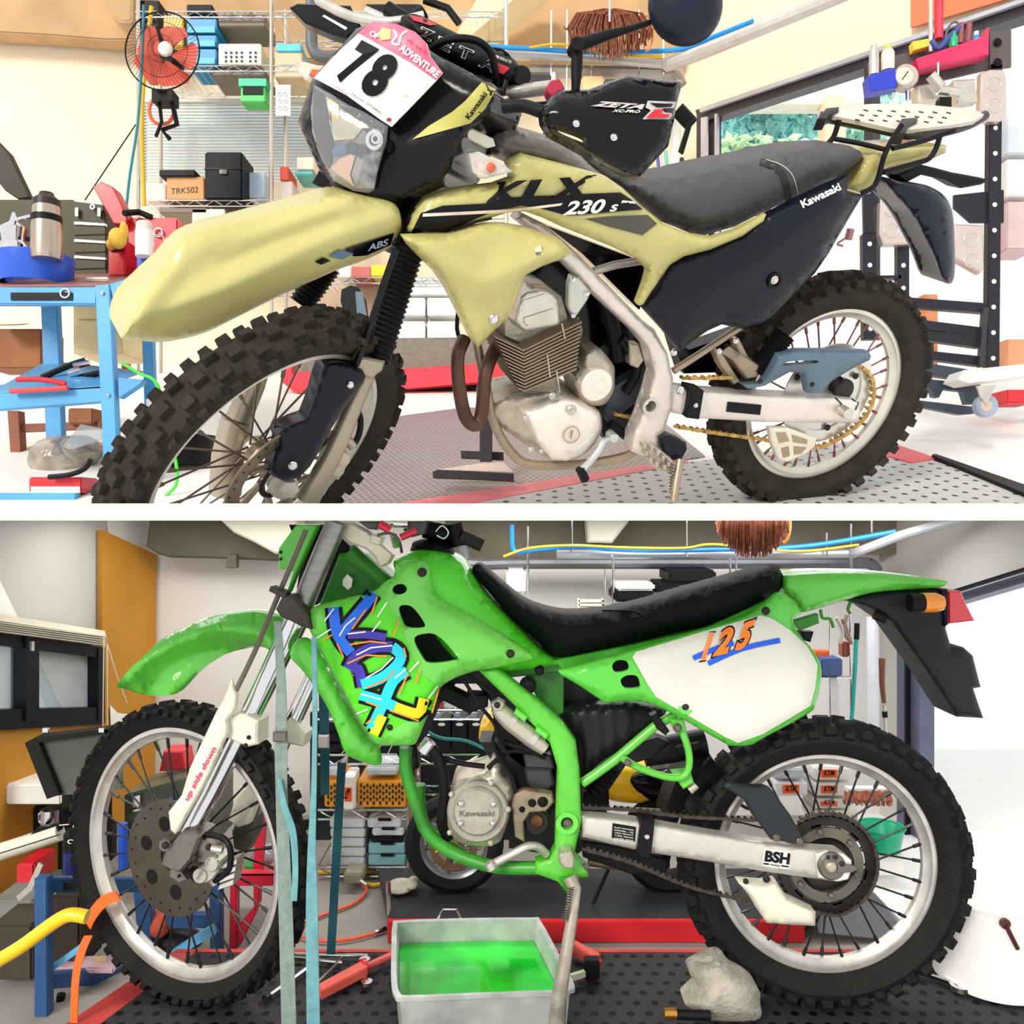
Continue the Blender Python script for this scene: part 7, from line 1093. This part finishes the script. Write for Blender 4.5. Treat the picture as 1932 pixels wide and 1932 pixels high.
mg=thing('steel_mug',V(94,1560,2.4),'small steel mug on the dark shelf','mug'); part(mg,'mug_body',CHR,lambda m:m.lathe(V(96,1560,2.4),(0,0,1),[(.026,0),(.026,.05),(.024,.05),(.023,.004)],24)); part(mg,'mug_handle',CHR,lambda m:m.tube([V(80,1530,2.4),V(74,1536,2.4),V(74,1550,2.4),V(80,1555,2.4)],.003,6))
sc_=thing('spray_can',V(138,1652,2.3),'blue and black spray can with cream cap left of the front tyre','spray can'); part(sc_,'can_body',mt('can_navy',(30,40,110),.3,.2),lambda m:m.lathe(V(138,1652,2.3),(0,0,1),[(.024,0),(.024,.07)],22,cap=True)); part(sc_,'can_label',BLKM,lambda m:m.lathe(V(138,1604,2.3),(0,0,1),[(.0242,0),(.0242,.045),(.016,.056)],22,cap=True)); part(sc_,'can_cap',CRM,lambda m:(m.lathe(V(144,1562,2.3),(0,0,1),[(.009,0),(.008,.013)],14,cap=True),m.tube([V(144,1554,2.3),V(112,1557,2.3)],.0015,6))); text(sc_,'CC',flatsurf(FP(2.3),.0245),(127,1592),(150,1592),8,WHT,0,.02,.001)
hose('air_hose','yellow hose hanging at the left of the blue cart','hose',[(46,1682,0),(54,1700,0),(52,1745,0)],4,YH,FP(2.35)); hose('air_hose','coiled yellow hose behind the cart leg','hose',[(90,1690,0),(112,1686,0),(124,1704,0),(120,1720,0)],4,YH,FP(2.6)); m=MB(); m.pprism(FP(2.2),[(52,1672),(72,1628),(80,1634),(60,1680),(36,1700),(30,1692)],0,.006,0); tagp(m.build('steel_angle',ALU),'bright steel angle strip at the left edge','strip')
m=MB(); blob(m,304,1740,2.3,20,26,.05); tagp(m.build('orange_gloves',mt('glove_orange',(220,96,66),.8,0,.2,20,.5,30)),'crumpled orange gloves on the blue cart','gloves'); m=MB(); blob(m,338,1776,2.32,44,24,.05); tagp(m.build('black_bag',mt('bag_black',(34,34,40),.5,0,.2,20,.6,30)),'black bag on the lower shelf of the blue cart','bag'); m=MB(); m.ball(V(190,1818,2.14),.018); tagp(m.build('wooden_ball_grip',mt('wood_pale',(206,166,110),.6)),'pale wooden grip on the cart shelf','grip'); bx('flat_parcel','white and red parcel on the lower cart shelf','parcel',100,1826,214,1838,2.1,.06,mt('parcel',(214,180,190),.5,0,.3,8)); m=MB(); m.lathe(V(232,1640,2.4),(0,0,1),[(.013,0),(.013,.13)],14,cap=True); tagp(m.build('blue_tube',BLU),'blue tube standing behind the rim','tube')
m=MB(); m.ptube(FP(2.05),[(104,1990,0),(112,1900,0),(116,1876,0)],8,2,10); tagp(m.build('trestle',BLKM),'black bent trestle bar under the cart rail','trestle'); m=MB(); m.pprism(FP(2.7),[(308,1418),(344,1418),(350,1452),(300,1456)],0,.08,2); tagp(m.build('red_pouch',RED),'red pouch seen through the upper spokes','pouch')
# right side clutter
P28=FP(2.75)
for i,(x0,y0,x1,y1,c_,l) in enumerate(((1464,1450,1516,1470,(196,200,206),'grey box behind the upper spokes of the rear wheel'),(1464,1476,1524,1502,(236,236,240),'white carton left of the orange labelled boxes'),(1536,1448,1606,1472,(246,240,232),'white carton with orange label, top of the pile'),(1536,1478,1606,1502,(240,236,232),'white carton with orange label, middle of the pile'),(1536,1508,1604,1526,(226,220,214),'white carton with orange label, bottom of the pile'),(1540,1530,1606,1556,(246,230,214),'cream carton under the labelled pile'))):
    o=bx('parts_carton',l,'carton',x0,y0,x1,y1,2.75,.14,mt('pcarton_%d'%i,c_,.5)); 
    if i in (1,2,3,4): part(o,'carton_label',mt('label_orange',()),lambda m:m.wbox(x0+14,y0+5,x0+44,y1-5,2.745,.004)); text(o,'KTM',flatsurf(FP(2.744),0),(x0+19,y1-9),(x0+39,y1-9),(y1-y0)*.4,DEC,.2,.02,.001)
br=thing('yard_brush',V(1634,1524,2.6),'brown bristled yard brush head behind the rear wheel','brush'); part(br,'brush_bristles',mt('bristle_rust',(176,104,80),.8,0,.3,60),lambda m:[m.tube([V(1594+i*.9,1494+random.uniform(-3,2),2.6),V(1590+i*.98+random.uniform(-4,4),1516+random.uniform(-6,6),2.58)],.0022,4,False) for i in range(96)])['kind']='stuff'; part(br,'brush_head',WHT,lambda m:m.wbox(1600,1488,1676,1495,2.6,.03))
m=MB(); A_=V(1662,1602,2.62); m.lathe(A_,(0,0,1),[(.055,0),(.068,.07),(.072,.072),(.062,.06),(.05,.006)],32); tagp(m.build('green_basin',mt('basin_green',(20,176,130),.35)),'bright green basin seen through the rear spokes','basin'); bx('white_crate','white crate under the green basin','crate',1626,1612,1706,1652,2.65,.12,WHT)
bp_=hose('broom_pole','turquoise broom pole leaning by the right corner','handle',[(1617,1178,0),(1612,1280,0),(1604,1400,0)],4,mt('turquoise',(30,180,170),.4),P28); m=MB(); m.ptube(P28,[(1617,1176,0),(1616,1206,0)],5,1,10,False); m.build('pole_grip',BLKM,bp_)
hose('downpipe','pale downpipe in the right corner','pipe',[(1646,1165,-.2),(1648,1420,-.2)],11,mt('pipe_offwhite',(222,224,232),.4),P28); sw_=thing('pruning_saw',V(1668,1400,2.7),'pole saw with a brown sheath leaning in the right corner','saw'); part(sw_,'saw_sheath',mt('sheath_brown',(128,78,56),.6),lambda m:m.ptube(P28,[(1664,1242,0,6),(1664,1290,0,5),(1668,1326,0,4)],5,1,10,False)); part(sw_,'saw_pole',ALU,lambda m:m.ptube(P28,[(1668,1330,0),(1672,1410,0)],3.5,1,10,False)); part(sw_,'saw_clamp',BLKM,lambda m:m.ptube(P28,[(1669,1342,0),(1670,1353,0)],5,1,10,False))
m=MB(); [m.ptube(P28,[(x,1150,0),(x+2,1420,0)],1.8,1,8,False) for x in (1565,1604)]; m.ptube(P28,[(1540,1278,0),(1606,1278,0)],3,1,8,False); tagp(m.build('hanging_rail',CHR),'slim chrome rail frame behind the green side cover','rail')
for l,P_,c_ in (('pliers with white handles hanging under the tail',[(1578,1165,0),(1590,1190,0),(1584,1214,0)],(206,196,186)),('pliers with brown handles hanging under the tail',[(1590,1168,0),(1600,1195,0),(1606,1215,0)],(170,130,110)),('scissors hanging under the tail',[(1598,1160,0),(1592,1188,0),(1602,1208,0)],(150,140,130))): m=MB(); m.ptube(P28,P_,4,3,8); tagp(m.build('hanging_pliers',mt('pl%d'%c_[0],c_,.3,.4)),l,'pliers','hand tools hanging under the tail')
bcx=bx('blue_crate','blue crate on the rail behind the side cover','crate',1550,1243,1590,1276,2.72,.1,mt('crate_slate_blue',(70,96,150),.5,0,.1,20)); bx('spray_bottles','orange and white bottles behind the blue crate','bottles',1540,1228,1568,1244,2.76,.04,mt('bottle_orange',(240,110,60),.4)); bx('brown_bottle','amber bottle beside the blue crate','bottle',1590,1212,1604,1240,2.76,.04,mt('amber_glass',(150,70,40),.3)); hose('striped_tube','clear tube with red stripes behind the side cover','tube',[(1572,1282,0),(1576,1356,0)],8,TRANS,P28)
m=MB(); m.pprism(LR,[(1692,1170),(1735,1140),(1735,1700),(1692,1700)],.02,.06); m.pprism(LR,[(1735,1142),(1990,1064),(1990,1082),(1735,1158)],.02,.06); struct(m.build('door_2',mt('door_frame_bluegrey',(104,108,132),.4,.4))); m=MB(); m.pprism(LR,[(1735,1132),(1990,1052),(1990,1058),(1735,1138)],.06,.02); m.pprism(LR,[(1706,1168),(1709,1168),(1709,1700),(1706,1700)],.04,.02); struct(m.build('trim_13',WB))
